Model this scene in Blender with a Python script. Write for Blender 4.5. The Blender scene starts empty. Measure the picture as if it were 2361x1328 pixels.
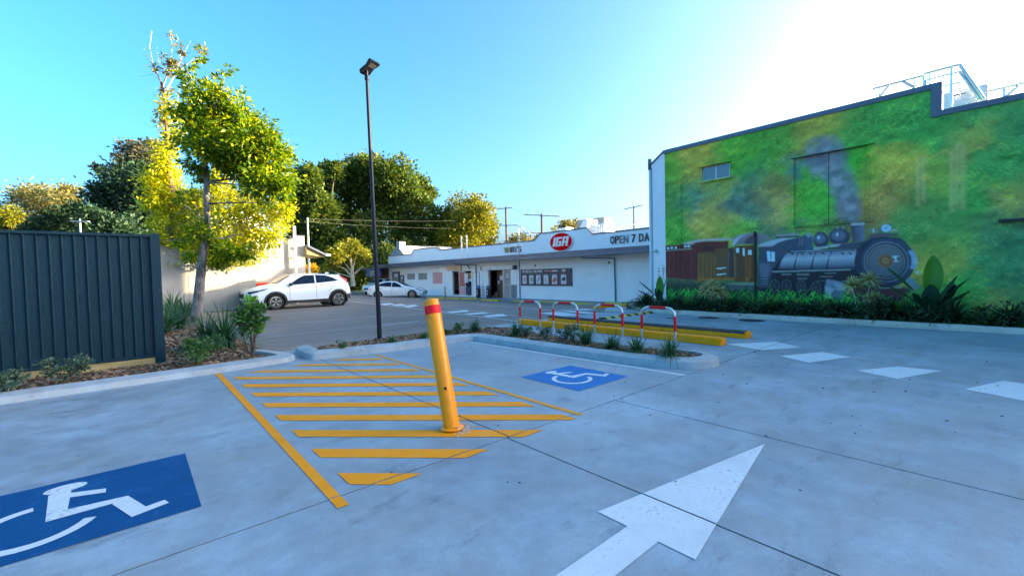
import bpy, bmesh, math, random
import numpy as np
from math import radians, sin, cos, pi
from mathutils import Vector, Matrix

random.seed(7)
scene = bpy.context.scene
COL = scene.collection

# ------------------------------------------------------------------ camera, sky, sun, exposure
EYE = 1.5
F = 1002.45
CX, CY = 1180.5, 664.0


def basis(yaw, pitch, roll):
    f = np.array([cos(yaw) * cos(pitch), sin(yaw) * cos(pitch), sin(pitch)])
    r = np.cross(f, [0, 0, 1.0]); r /= np.linalg.norm(r)
    u = np.cross(r, f)
    c, s = cos(roll), sin(roll)
    return np.array([c * r + s * u, -s * r + c * u, -f])


RM = basis(radians(48.886), radians(-1.884), radians(-1.3139))
cam = bpy.data.cameras.new('camera')
cam.sensor_width = 36.0
cam.lens = 36.0 * F / 2361.0
cam.clip_start = 0.05
cam.clip_end = 3000
cam_ob = bpy.data.objects.new('camera', cam)
COL.objects.link(cam_ob)
m = Matrix.Identity(4)
for i in range(3):
    for j in range(3):
        m[j][i] = RM[i][j]
m[0][3], m[1][3], m[2][3] = 0, 0, EYE
cam_ob.matrix_world = m
scene.camera = cam_ob

SUN_AZ, SUN_EL = -35.0, 7.0
world = bpy.data.worlds.new('World')
scene.world = world
world.use_nodes = True
wn = world.node_tree.nodes
wl = world.node_tree.links
sky = wn.new('ShaderNodeTexSky')
sky.sky_type = 'NISHITA'
sky.sun_disc = False
sky.sun_elevation = radians(SUN_EL)
sky.sun_rotation = radians(90 - SUN_AZ)
sky.air_density = 0.5
sky.dust_density = 5.5
sky.ozone_density = 2.0
hs = wn.new('ShaderNodeHueSaturation')
hs.inputs['Saturation'].default_value = 1.22
hs.inputs['Hue'].default_value = 0.482
wl.new(sky.outputs[0], hs.inputs['Color'])
wl.new(hs.outputs[0], wn['Background'].inputs[0])
wn['Background'].inputs[1].default_value = 0.15

sun = bpy.data.lights.new('sun', 'SUN')
sun.energy = 3.4
sun.angle = radians(0.5)
sun.color = (1.0, 0.78, 0.42)
sun_ob = bpy.data.objects.new('sun', sun)
COL.objects.link(sun_ob)
sd = Vector((cos(radians(SUN_EL)) * cos(radians(SUN_AZ)), cos(radians(SUN_EL)) * sin(radians(SUN_AZ)), sin(radians(SUN_EL))))
sun_ob.rotation_euler = sd.to_track_quat('Z', 'Y').to_euler()
sun_ob.location = (20, -10, 30)

scene.view_settings.view_transform = 'Standard'
scene.view_settings.look = 'None'
scene.view_settings.gamma = 1
scene.view_settings.exposure = 2.94
scene.view_settings.use_curve_mapping = False
scene.render.engine = 'CYCLES'
scene.cycles.max_bounces = 6
scene.cycles.transparent_max_bounces = 4
scene.cycles.caustics_reflective = False
scene.cycles.caustics_refractive = False


# ------------------------------------------------------------------ survey helpers (theodolite sights from the tripod point)
def ray(px, py):
    return RM.T @ np.array([px - CX, -(py - CY), -F])


def sm(t):
    t = max(0.0, min(1.0, t))
    return t * t * (3 - 2 * t)


def gz(x, y):
    """height of the ground: the far lot falls about half a metre"""
    return -0.45 * sm((x - 11) / 10) * sm((y - 9.9) / 8)


def onz(px, py, z=0.0):
    w = ray(px, py); t = (z - EYE) / w[2]
    return (w[0] * t, w[1] * t)


def ong(px, py):
    z = 0
    for i in range(25):
        x, y = onz(px, py, z)
        z = 0.5 * z + 0.5 * gz(x, y)
    return (x, y)


def onx(px, py, X):
    w = ray(px, py); t = X / w[0]
    return (w[1] * t, EYE + w[2] * t)


def ony(px, py, Y):
    w = ray(px, py); t = Y / w[1]
    return (w[0] * t, EYE + w[2] * t)


def ptd(px, py, d):
    """point at depth d metres"""
    w = ray(px, py) * d / F
    return Vector((w[0], w[1], EYE + w[2]))


# ------------------------------------------------------------------ materials
def new_mat(name):
    m = bpy.data.materials.new(name); m.use_nodes = True
    nt = m.node_tree
    return m, nt, nt.nodes['Principled BSDF']


def lk(nt, a, b): nt.links.new(a, b)


def noise(nt, scale, detail=6, rough=0.6, coord='Object', stretch=None):
    tc = nt.nodes.new('ShaderNodeTexCoord')
    n = nt.nodes.new('ShaderNodeTexNoise')
    n.inputs['Scale'].default_value = scale
    n.inputs['Detail'].default_value = detail
    n.inputs['Roughness'].default_value = rough
    if stretch:
        mp = nt.nodes.new('ShaderNodeMapping'); mp.inputs['Scale'].default_value = stretch
        lk(nt, tc.outputs[coord], mp.inputs[0]); lk(nt, mp.outputs[0], n.inputs['Vector'])
    else:
        lk(nt, tc.outputs[coord], n.inputs['Vector'])
    return n


def ramp(nt, fac, stops):
    r = nt.nodes.new('ShaderNodeValToRGB')
    el = r.color_ramp.elements
    while len(el) < len(stops): el.new(0.5)
    for e, (p, c) in zip(el, stops):
        e.position = p; e.color = (*c, 1)
    lk(nt, fac, r.inputs[0])
    return r


def mix(nt, fac, a, b, mode='MIX'):
    x = nt.nodes.new('ShaderNodeMix'); x.data_type = 'RGBA'; x.blend_type = mode
    if isinstance(fac, (int, float)): x.inputs[0].default_value = fac
    else: lk(nt, fac, x.inputs[0])
    for sock, v in ((x.inputs[6], a), (x.inputs[7], b)):
        if isinstance(v, tuple): sock.default_value = (*v, 1)
        else: lk(nt, v, sock)
    return x.outputs[2]


def bump(nt, b, h, strength=0.2, dist=0.02):
    bp = nt.nodes.new('ShaderNodeBump')
    bp.inputs['Strength'].default_value = strength
    bp.inputs['Distance'].default_value = dist
    lk(nt, h, bp.inputs['Height']); lk(nt, bp.outputs[0], b.inputs['Normal'])


def mat(name, c, rough=0.6, var=0.18, scale=4.0, metal=0.0, coat=0.0, bmp=0.0, bscale=60, stretch=None, spec=0.5):
    m, nt, b = new_mat(name)
    n = noise(nt, scale, stretch=stretch)
    d = tuple(max(0, x * (1 - var)) for x in c); l = tuple(min(1, x * (1 + var)) for x in c)
    r = ramp(nt, n.outputs[0], [(0.3, d), (0.7, l)])
    lk(nt, r.outputs[0], b.inputs['Base Color'])
    b.inputs['Roughness'].default_value = rough
    b.inputs['Metallic'].default_value = metal
    b.inputs['Coat Weight'].default_value = coat
    b.inputs['Specular IOR Level'].default_value = spec
    if bmp:
        n2 = noise(nt, bscale)
        bump(nt, b, n2.outputs[0], bmp)
    return m


def paint_mat(name, c, worn=(0.30, 0.30, 0.30), wear=0.5, rough=0.55):
    """road paint that has worn through in patches"""
    m, nt, b = new_mat(name)
    n = noise(nt, 3.0, 8, 0.7); n2 = noise(nt, 40, 4, 0.7)
    r = ramp(nt, n.outputs[0], [(0.35, tuple(x * 0.82 for x in c)), (0.65, c)])
    ad = nt.nodes.new('ShaderNodeMath'); ad.operation = 'MULTIPLY'
    lk(nt, n.outputs[0], ad.inputs[0]); lk(nt, n2.outputs[0], ad.inputs[1])
    w = ramp(nt, ad.outputs[0], [(0.28 + 0.04 * (1 - wear), (0, 0, 0)), (0.36 + 0.05 * (1 - wear), (wear, wear, wear))])
    lk(nt, mix(nt, w.outputs[0], r.outputs[0], worn), b.inputs['Base Color'])
    b.inputs['Roughness'].default_value = rough + .15; b.inputs['Specular IOR Level'].default_value = 0.2
    bump(nt, b, n2.outputs[0], 0.1, 0.004)
    return m


def concrete_mat(name, c, blotch=0.32, streak=(1, 1, 1)):
    m, nt, b = new_mat(name)
    n1 = noise(nt, 0.55, 9, 0.62, stretch=streak)
    n2 = noise(nt, 4.0, 9, 0.7, stretch=streak)
    n3 = noise(nt, 110, 3, 0.6)
    n4 = noise(nt, 1.3, 10, 0.75)
    base = ramp(nt, n1.outputs[0], [(0.30, tuple(x * (1 - blotch) for x in c)), (0.5, c), (0.72, tuple(x * (1 + blotch) for x in c))])
    warm = ramp(nt, n4.outputs[0], [(0.40, (0, 0, 0)), (0.68, (1, 1, 1))])
    mm = nt.nodes.new('ShaderNodeMath'); mm.operation = 'MULTIPLY'; mm.inputs[1].default_value = 0.6
    lk(nt, warm.outputs[0], mm.inputs[0])
    c1 = mix(nt, mm.outputs[0], base.outputs[0], tuple(a * b_ for a, b_ in zip(c, (0.98, 0.80, 0.62))))
    fine = ramp(nt, n2.outputs[0], [(0.28, (0.74, 0.74, 0.74)), (0.62, (1.06, 1.06, 1.06))])
    c2 = mix(nt, 1.0, c1, fine.outputs[0], 'MULTIPLY')
    sp = ramp(nt, n3.outputs[0], [(0.30, (0.86, 0.86, 0.86)), (0.6, (1.03, 1.03, 1.03))])
    c3 = mix(nt, 1.0, c2, sp.outputs[0], 'MULTIPLY')
    # dark oil and rubber smudges
    n5 = noise(nt, 1.1, 6, 0.8, stretch=(1.0, 2.2, 1))
    dk = ramp(nt, n5.outputs[0], [(0.27, (0.55, 0.54, 0.55)), (0.44, (1, 1, 1))])
    c4 = mix(nt, 1.0, c3, dk.outputs[0], 'MULTIPLY')
    n6 = noise(nt, .9, 2, 0.4, stretch=(1.0, 1.7, 1)); n7 = noise(nt, .5, 3, 0.5); n8 = noise(nt, 14, 4, 0.7)
    hl = ramp(nt, n6.outputs[0], [(0.478, (1, 1, 1)), (0.487, (.92, .92, .93)), (0.492, (1, 1, 1)), (0.515, (1, 1, 1)), (0.522, (.93, .93, .94)), (0.530, (1, 1, 1))])
    mk = ramp(nt, n7.outputs[0], [(0.50, (0, 0, 0)), (0.62, (.9, .9, .9))])
    c5 = mix(nt, 1.0, c4, mix(nt, mk.outputs[0], (1.0, 1.0, 1.0), hl.outputs[0]), 'MULTIPLY')
    dt = ramp(nt, n8.outputs[0], [(0.27, (.72, .72, .74)), (0.36, (1, 1, 1)), (0.70, (1, 1, 1)), (0.78, (1.12, 1.12, 1.10))])
    c4 = mix(nt, 1.0, c5, dt.outputs[0], 'MULTIPLY')
    lk(nt, c4, b.inputs['Base Color'])
    rr = ramp(nt, n2.outputs[0], [(0.3, (0.42,) * 3), (0.7, (0.72,) * 3)])
    lk(nt, rr.outputs[0], b.inputs['Roughness'])
    b.inputs['Specular IOR Level'].default_value = 0.4
    bump(nt, b, n3.outputs[0], 0.12, 0.004)
    return m


def leaf_mat(name, c1, c2, trans=0.35, rough=0.45, c3=None):
    m, nt, b = new_mat(name)
    geo = nt.nodes.new('ShaderNodeNewGeometry')
    stops = [(0.0, c1), (0.75, c2)] + ([(1.0, c3)] if c3 else [])
    r = ramp(nt, geo.outputs['Random Per Island'], stops)
    n = noise(nt, 0.6, 3)
    sh = ramp(nt, n.outputs[0], [(0.3, (0.8, 0.85, 0.8)), (0.7, (1.2, 1.15, 1.0))])
    col = mix(nt, 1.0, r.outputs[0], sh.outputs[0], 'MULTIPLY')
    lk(nt, col, b.inputs['Base Color'])
    b.inputs['Roughness'].default_value = rough
    b.inputs['Specular IOR Level'].default_value = 0.35
    t = nt.nodes.new('ShaderNodeBsdfTranslucent')
    tc = mix(nt, 1.0, col, (1.6, 1.5, 0.6), 'MULTIPLY')
    lk(nt, tc, t.inputs[0])
    ms = nt.nodes.new('ShaderNodeMixShader'); ms.inputs[0].default_value = trans
    out = nt.nodes['Material Output']
    lk(nt, b.outputs[0], ms.inputs[1]); lk(nt, t.outputs[0], ms.inputs[2]); lk(nt, ms.outputs[0], out.inputs[0])
    return m


def bark_mat(name, c1, c2, scale=6):
    m, nt, b = new_mat(name)
    n = noise(nt, scale, 8, 0.75, stretch=(1, 1, 0.5))
    r = ramp(nt, n.outputs[0], [(0.40, c1), (0.56, c2)])
    lk(nt, r.outputs[0], b.inputs['Base Color'])
    b.inputs['Roughness'].default_value = 0.85
    bump(nt, b, n.outputs[0], 0.6, 0.02)
    return m


M = {}
M['concrete'] = concrete_mat('pavement concrete', (0.27, 0.345, 0.42))  # blue of the open shade is mixed into this base colour
M['kerb'] = concrete_mat('kerb concrete', (0.36, 0.42, 0.48), 0.15)
M['kerb_pale'] = concrete_mat('pale kerb concrete', (0.52, 0.49, 0.44), 0.2)
M['joint'] = mat('joint dirt', (0.03, 0.03, 0.035), 0.9)
M['yellow'] = paint_mat('yellow road paint', (0.90, 0.31, 0.006), (0.46, 0.30, 0.14), 0.6)
M['yellow_worn'] = paint_mat('worn yellow road paint', (0.78, 0.32, 0.03), (0.40, 0.31, 0.20), 0.7)
M['white'] = paint_mat('white road paint', (0.62, 0.67, 0.72), (0.30, 0.34, 0.38), 0.75)
M['white_worn'] = paint_mat('worn white road paint', (0.50, 0.50, 0.49), (0.20, 0.19, 0.18), 0.85)
M['blue'] = paint_mat('blue road paint', (0.001, 0.070, 0.215), (0.05, 0.14, 0.28), 0.45)
M['blue2'] = paint_mat('bright blue road paint', (0.025, 0.165, 0.46), (0.06, 0.18, 0.40), 0.3)
M['kerb_yellow'] = paint_mat('yellow kerb paint', (1.0, 0.33, 0.003), (0.60, 0.26, 0.02), 0.35)
M['stop_yellow'] = paint_mat('faded yellow paint', (0.55, 0.42, 0.08), (0.25, 0.22, 0.14), 0.9)
M['soot'] = mat('rubber scuff', (0.055, 0.045, 0.04), 0.8, 0.6, 8)
M['steel'] = mat('galvanised steel', (0.62, 0.63, 0.64), 0.30, 0.1, 12, metal=0.85)
M['red_band'] = mat('red reflective tape', (0.90, 0.012, 0.02), 0.5, 0.12, 30, spec=0.2)
M['bollard'] = mat('bollard yellow enamel', (1.0, 0.30, 0.001), 0.30, 0.06, 5, spec=0.35)
M['black_pole'] = mat('black powder coat', (0.008, 0.010, 0.018), 0.45, 0.2, 20, spec=0.25)
M['fence'] = mat('dark slate fence steel', (0.005, 0.028, 0.044), 0.6, 0.25, 30, bmp=0.08, bscale=200, spec=0.18)
M['timber'] = mat('treated pine sleeper', (0.36, 0.27, 0.12), 0.85, 0.3, 3, bmp=0.3, bscale=20, stretch=(1, 8, 12))
M['mulch'] = mat('bark mulch', (0.15, 0.085, 0.06), 0.95, 0.5, 12, bmp=0.8, bscale=45)
M['chip'] = leaf_mat('bark chips', (0.10, 0.055, 0.035), (0.32, 0.21, 0.15), 0.0, 0.9)
M['white_wall'] = mat('white painted wall', (0.76, 0.82, 0.88), 0.7, 0.05, 1.0, bmp=0.05)  # white tinted towards the blue of the shade it stands in
M['facade'] = mat('shopfront white render', (0.82, 0.85, 0.88), 0.65, 0.06, 0.8)  # blue shade tint put into the white
M['cream_wall'] = mat('cream painted block', (0.34, 0.33, 0.315), 0.8, 0.07, 2.5, bmp=0.15, bscale=90)
M['parapet'] = mat('white parapet board', (0.84, 0.87, 0.90), 0.6, 0.04, 0.7)  # blue shade tint put into this white too
M['cap'] = mat('grey flashing', (0.11, 0.12, 0.16), 0.45, 0.1, 3, metal=0.3)
M['awning'] = mat('dark grey fascia', (0.10, 0.12, 0.19), 0.4, 0.1, 2, metal=0.2)
M['soffit'] = mat('soffit lining', (0.36, 0.33, 0.33), 0.8)
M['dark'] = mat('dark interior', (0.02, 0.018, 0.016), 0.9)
M['pipe_blue'] = mat('downpipe paint', (0.13, 0.19, 0.26), 0.5)
M['glass'] = mat('window glass', (0.05, 0.07, 0.09), 0.06, 0.1, 1, coat=0.5, spec=0.8)
M['alu'] = mat('aluminium frame', (0.5, 0.5, 0.5), 0.4, 0.05, 5, metal=0.5)
M['roof'] = mat('roof sheet', (0.45, 0.47, 0.5), 0.5)
M['carwhite'] = mat('white car paint', (0.72, 0.78, 0.82), 0.18, 0.02, 1, coat=0.8)
M['carglass'] = mat('tinted car glass', (0.010, 0.020, 0.045), 0.12, 0.1, 1, spec=0.12)
M['carblack'] = mat('black car plastic', (0.018, 0.018, 0.02), 0.5)
M['tyre'] = mat('tyre rubber', (0.016, 0.016, 0.017), 0.8, 0.2, 20)
M['rim'] = mat('machined alloy', (0.55, 0.52, 0.48), 0.25, 0.1, 8, metal=0.9)
M['lamp_red'] = mat('red lamp lens', (0.55, 0.01, 0.015), 0.15, 0.05, 5, coat=0.8)
M['lamp_clear'] = mat('headlamp lens', (0.55, 0.56, 0.58), 0.1, 0.2, 10, coat=0.8)
M['chrome'] = mat('chrome trim', (0.7, 0.7, 0.7), 0.12, 0.02, 3, metal=1.0)
M['seam'] = mat('panel gap', (0.08, 0.09, 0.10), 0.8)
M['bin_green'] = mat('bin green plastic', (0.03, 0.055, 0.03), 0.55)
M['bin_red'] = mat('bin lid red', (0.60, 0.035, 0.02), 0.45)
M['iga_red'] = mat('sign red', (0.95, 0.004, 0.010), 0.9, 0.03, 2, spec=0.05)
M['sign_white'] = mat('sign white', (0.82, 0.82, 0.82), 0.4, 0.02, 2)
M['navy'] = mat('sign navy', (0.015, 0.022, 0.045), 0.35)
M['gold'] = mat('gold lettering', (0.48, 0.30, 0.10), 0.35)
M['slate_letter'] = mat('slate lettering', (0.16, 0.20, 0.24), 0.35)
M['poster_dark'] = mat('dark printed panel', (0.055, 0.045, 0.075), 0.5, 0.25, 1.2)
M['poster_pink'] = mat('pink print', (0.70, 0.35, 0.36), 0.6, 0.12, 8)
M['poster_paper'] = mat('poster paper', (0.72, 0.66, 0.70), 0.6, 0.04, 5)
M['print_blue'] = mat('blue print', (0.08, 0.25, 0.55), 0.6)
M['print_green'] = mat('green print', (0.16, 0.26, 0.07), 0.6)
M['print_brown'] = mat('tan print', (0.42, 0.28, 0.16), 0.6)
M['print_meat'] = mat('meat print', (0.50, 0.16, 0.13), 0.6, 0.3, 30)
M['print_navy'] = mat('navy print', (0.03, 0.05, 0.12), 0.6)
M['signblue'] = mat('shop sign blue', (0.03, 0.07, 0.42), 0.5)
M['cardboard'] = mat('cardboard', (0.16, 0.09, 0.06), 0.85)
M['brick'] = mat('brown face brick', (0.24, 0.10, 0.05), 0.85, 0.3, 10)
M['timberpole'] = mat('weathered power pole', (0.10, 0.075, 0.06), 0.9, 0.3, 6)
M['paleconc'] = mat('pale pole', (0.42, 0.46, 0.45), 0.7)
M['insul'] = mat('porcelain insulator', (0.55, 0.53, 0.5), 0.3)
M['wire'] = mat('dark wire', (0.03, 0.03, 0.035), 0.7)
M['duct'] = mat('galvanised duct', (0.50, 0.53, 0.56), 0.35, 0.08, 6, metal=0.6)
M['ironlid'] = mat('iron cover', (0.035, 0.03, 0.04), 0.6, 0.3, 40, bmp=0.3, bscale=80)
M['rubber_black'] = mat('speed hump rubber', (0.02, 0.02, 0.022), 0.7)
M['rubber_yellow'] = mat('speed hump yellow', (0.70, 0.50, 0.03), 0.6)
M['leaf_a'] = leaf_mat('broad green leaf', (0.03, 0.10, 0.008), (0.17, 0.27, 0.006), 0.45, 0.4, (0.58, 0.54, 0.008))
M['leaf_b'] = leaf_mat('yellow green leaf', (0.15, 0.22, 0.008), (0.44, 0.46, 0.006), 0.42, 0.4, (0.72, 0.56, 0.008))
M['leaf_fig'] = leaf_mat('fig leaf', (0.03, 0.075, 0.02), (0.10, 0.16, 0.03), 0.3, 0.5, (0.17, 0.19, 0.015))
M['leaf_dark'] = leaf_mat('dark conifer leaf', (0.012, 0.038, 0.022), (0.03, 0.075, 0.038), 0.12, 0.6)
M['leaf_gum'] = leaf_mat('gum leaf', (0.11, 0.12, 0.05), (0.24, 0.22, 0.08), 0.3, 0.5)
M['leaf_blue'] = leaf_mat('grey green leaf', (0.05, 0.065, 0.06), (0.12, 0.11, 0.07), 0.3, 0.5)
M['leaf_round'] = leaf_mat('olive leaf', (0.05, 0.09, 0.015), (0.26, 0.25, 0.015), 0.3, 0.5)
M['leaf_yellow'] = leaf_mat('golden leaf', (0.40, 0.22, 0.005), (0.62, 0.38, 0.01), 0.3, 0.5)
M['leaf_shrub'] = leaf_mat('shrub leaf', (0.03, 0.09, 0.03), (0.08, 0.18, 0.05), 0.2, 0.4)
M['leaf_lime'] = leaf_mat('young leaf', (0.10, 0.26, 0.04), (0.18, 0.36, 0.06), 0.3, 0.4)
M['leaf_grey'] = leaf_mat('juniper leaf', (0.04, 0.09, 0.075), (0.12, 0.18, 0.13), 0.2, 0.6)
M['grass'] = leaf_mat('strappy leaf', (0.02, 0.07, 0.035), (0.06, 0.15, 0.07), 0.2, 0.45)
M['groundcover'] = leaf_mat('groundcover leaf', (0.010, 0.03, 0.015), (0.035, 0.07, 0.03), 0.12, 0.45)
M['paddle'] = mat('paddle leaf', (0.05, 0.22, 0.012), 0.35, 0.2, 3, coat=0.2)
M['paddle_dark'] = mat('dark paddle leaf', (0.012, 0.045, 0.020), 0.35, 0.2, 3, coat=0.2)
M['stalk'] = mat('leaf stalk', (0.16, 0.22, 0.10), 0.6)
M['spiky'] = leaf_mat('variegated spiky leaf', (0.30, 0.32, 0.13), (0.62, 0.52, 0.30), 0.15, 0.5)
M['bark_grey'] = bark_mat('lichen bark', (0.022, 0.022, 0.020), (0.22, 0.20, 0.19), 3.2)
M['bark_brown'] = bark_mat('brown bark', (0.04, 0.022, 0.012), (0.26, 0.15, 0.08), 4)
M['bark_dark'] = bark_mat('dark bark', (0.05, 0.04, 0.03), (0.16, 0.13, 0.10), 3)  # plain dark brown mottle
M['bark_pale'] = bark_mat('pale bark', (0.30, 0.25, 0.20), (0.55, 0.47, 0.38), 3)


def asphalt():
    m, nt, b = new_mat('asphalt')
    n1 = noise(nt, 0.35, 8, 0.6, stretch=(0.6, 1.6, 1)); n2 = noise(nt, 60, 3, 0.7); n3 = noise(nt, 2.2, 9, 0.75, stretch=(0.5, 1.8, 1))
    r = ramp(nt, n1.outputs[0], [(0.3, (0.16, 0.13, 0.115)), (0.55, (0.23, 0.19, 0.17)), (0.75, (0.29, 0.24, 0.215))])
    f = ramp(nt, n2.outputs[0], [(0.3, (0.7,) * 3), (0.7, (1.15,) * 3)])
    g = ramp(nt, n3.outputs[0], [(0.32, (0.62,) * 3), (0.5, (1.0,) * 3)])
    c = mix(nt, 1.0, r.outputs[0], f.outputs[0], 'MULTIPLY'); c = mix(nt, 1.0, c, g.outputs[0], 'MULTIPLY')
    lk(nt, c, b.inputs['Base Color']); b.inputs['Roughness'].default_value = 0.75
    bump(nt, b, n2.outputs[0], 0.3, 0.006)
    return m


M['asphalt'] = asphalt()
M['ground'] = mat('distant ground', (0.13, 0.11, 0.075), 0.9, 0.35, 0.08)


# ------------------------------------------------------------------ mesh helpers
class MB:
    def __init__(self): self.v = []; self.f = []; self.mi = []; self.cur = 0

    def poly(self, pts):
        k = len(self.v); self.v += [tuple(p) for p in pts]; self.f.append(tuple(range(k, k + len(pts)))); self.mi.append(self.cur)

    def faces(self, vs, fs):
        k = len(self.v); self.v += [tuple(p) for p in vs]
        for f in fs: self.f.append(tuple(i + k for i in f)); self.mi.append(self.cur)

    def box(self, x0, x1, y0, y1, z0, z1):
        vs = [(x0, y0, z0), (x1, y0, z0), (x1, y1, z0), (x0, y1, z0), (x0, y0, z1), (x1, y0, z1), (x1, y1, z1), (x0, y1, z1)]
        self.faces(vs, [(0, 3, 2, 1), (4, 5, 6, 7), (0, 1, 5, 4), (1, 2, 6, 5), (2, 3, 7, 6), (3, 0, 4, 7)])

    def obox(self, c, u, v, w):
        """box centred at c with half-axis vectors u,v,w"""
        c, u, v, w = map(Vector, (c, u, v, w))
        vs = [c + a * u + b * v + d * w for d in (-1, 1) for a, b in ((-1, -1), (1, -1), (1, 1), (-1, 1))]
        self.faces(vs, [(0, 3, 2, 1), (4, 5, 6, 7), (0, 1, 5, 4), (1, 2, 6, 5), (2, 3, 7, 6), (3, 0, 4, 7)])

    def tube(self, pts, rad, n=8, cap=True, closed=False):
        pts = [Vector(p) for p in pts]
        if not isinstance(rad, (list, tuple)): rad = [rad] * len(pts)
        k = len(self.v); up = None
        for i, p in enumerate(pts):
            if i == 0: t = pts[1] - pts[0]
            elif i == len(pts) - 1: t = pts[-1] - pts[-2]
            else: t = pts[i + 1] - pts[i - 1]
            t.normalize()
            if up is None:
                up = t.orthogonal().normalized()
            else:
                up = (up - t * up.dot(t));
                if up.length < 1e-6: up = t.orthogonal()
                up.normalize()
            s = t.cross(up)
            for j in range(n):
                a = 2 * pi * j / n
                q = p + (up * cos(a) + s * sin(a)) * rad[i]
                self.v.append(tuple(q))
        for i in range(len(pts) - 1):
            for j in range(n):
                a = k + i * n + j; b = k + i * n + (j + 1) % n
                self.f.append((a, b, b + n, a + n)); self.mi.append(self.cur)
        if cap:
            self.f.append(tuple(k + j for j in range(n))[::-1]); self.mi.append(self.cur)
            e = k + (len(pts) - 1) * n
            self.f.append(tuple(e + j for j in range(n))); self.mi.append(self.cur)

    def lathe(self, c, axis, prof, n=24):
        """prof: list of (r, h) along axis from c"""
        c = Vector(c); axis = Vector(axis).normalized(); u = axis.orthogonal().normalized(); w = axis.cross(u)
        k = len(self.v)
        for r, h in prof:
            for j in range(n):
                a = 2 * pi * j / n
                self.v.append(tuple(c + axis * h + (u * cos(a) + w * sin(a)) * r))
        for i in range(len(prof) - 1):
            for j in range(n):
                a = k + i * n + j; b = k + i * n + (j + 1) % n
                self.f.append((a, b, b + n, a + n)); self.mi.append(self.cur)
        self.f.append(tuple(k + j for j in range(n))[::-1]); self.mi.append(self.cur)
        e = k + (len(prof) - 1) * n
        self.f.append(tuple(e + j for j in range(n))); self.mi.append(self.cur)

    def prism(self, poly, d0, d1, plane='x'):
        """poly 2d pts; plane x: pts are (y,z) between x=d0..d1; y: (x,z); z: (x,y)"""
        def P(a, b, d):
            return {'x': (d, a, b), 'y': (a, d, b), 'z': (a, b, d)}[plane]
        n = len(poly)
        vs = [P(a, b, d0) for a, b in poly] + [P(a, b, d1) for a, b in poly]
        fs = [tuple(range(n))[::-1], tuple(range(n, 2 * n))] + [(i, (i + 1) % n, n + (i + 1) % n, n + i) for i in range(n)]
        self.faces(vs, fs)

    def build(self, name, material, parent=None, smooth=False, fix=True, bevel=0):
        me = bpy.data.meshes.new(name)
        me.from_pydata(self.v, [], self.f)
        mats = material if isinstance(material, (list, tuple)) else [material]
        for mm in mats: me.materials.append(mm)
        if len(mats) > 1: me.polygons.foreach_set('material_index', self.mi)
        if fix:
            bm = bmesh.new(); bm.from_mesh(me)
            bmesh.ops.recalc_face_normals(bm, faces=bm.faces)
            if bevel:
                ed = [e for e in bm.edges if len(e.link_faces) == 2 and e.calc_face_angle(0) > 0.6]
                bmesh.ops.bevel(bm, geom=ed, offset=bevel, segments=2, affect='EDGES', clamp_overlap=True)
            bm.to_mesh(me); bm.free()
        if smooth:
            me.polygons.foreach_set('use_smooth', [True] * len(me.polygons))
            try: me.set_sharp_from_angle(angle=radians(35))
            except Exception: pass
        me.update()
        o = bpy.data.objects.new(name, me); COL.objects.link(o)
        if parent: o.parent = parent
        return o


def empty(name, loc=(0, 0, 0), rz=0.0):
    o = bpy.data.objects.new(name, None); COL.objects.link(o)
    o.location = loc; o.rotation_euler = (0, 0, rz); o.empty_display_size = 0.3
    return o


def tag(o, label=None, cat=None, group=None, kind=None):
    if label: o['label'] = label
    if cat: o['category'] = cat
    if group: o['group'] = group
    if kind: o['kind'] = kind
    return o


def thing(name, label, cat, loc=(0, 0, 0), rz=0.0, group=None):
    return tag(empty(name, loc, rz), label, cat, group)


def copy_tree(o, parent=None):
    c = o.copy(); COL.objects.link(c)
    if parent: c.parent = parent
    for ch in list(o.children): copy_tree(ch, c)
    return c


def np_mesh(name, V, Fq, material, parent=None):
    """V (n,3), Fq (m,4) quads"""
    me = bpy.data.meshes.new(name)
    V = np.asarray(V, np.float32); Fq = np.asarray(Fq, np.int32)
    me.vertices.add(len(V)); me.vertices.foreach_set('co', V.ravel())
    k = Fq.shape[1]
    me.loops.add(Fq.size); me.loops.foreach_set('vertex_index', Fq.ravel())
    me.polygons.add(len(Fq)); me.polygons.foreach_set('loop_start', np.arange(0, Fq.size, k, dtype=np.int32))
    try: me.polygons.foreach_set('loop_total', np.full(len(Fq), k, np.int32))
    except Exception: pass
    me.materials.append(material)
    me.update(calc_edges=True); me.validate()
    o = bpy.data.objects.new(name, me); COL.objects.link(o)
    if parent: o.parent = parent
    return o


def text_mesh(name, body, w, h, o3, right, up, material, parent=None, depth=0.02, shear=0.0, bold=0.0):
    """lettering w wide, h high, lower-left corner at o3, along unit vectors right / up"""
    cu = bpy.data.curves.new(name, 'FONT'); cu.body = body; cu.extrude = 0.5; cu.shear = shear; cu.offset = bold
    cu.resolution_u = 3
    t = bpy.data.objects.new(name + '_tmp', cu); COL.objects.link(t)
    dg = bpy.context.evaluated_depsgraph_get()
    me = bpy.data.meshes.new_from_object(t.evaluated_get(dg))
    bpy.data.objects.remove(t); bpy.data.curves.remove(cu)
    co = np.array([v.co[:] for v in me.vertices])
    lo, hi = co.min(0), co.max(0)
    right, up, o3 = Vector(right), Vector(up), Vector(o3); out = right.cross(up)
    for v, c in zip(me.vertices, co):
        a = (c[0] - lo[0]) / (hi[0] - lo[0]) * w; b = (c[1] - lo[1]) / (hi[1] - lo[1]) * h; d = (c[2] + 0.5) * depth
        v.co = o3 + right * a + up * b + out * d
    me.name = name
    me.materials.clear(); me.materials.append(material)
    ob = bpy.data.objects.new(name, me); COL.objects.link(ob)
    if parent: ob.parent = parent
    return ob


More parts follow.
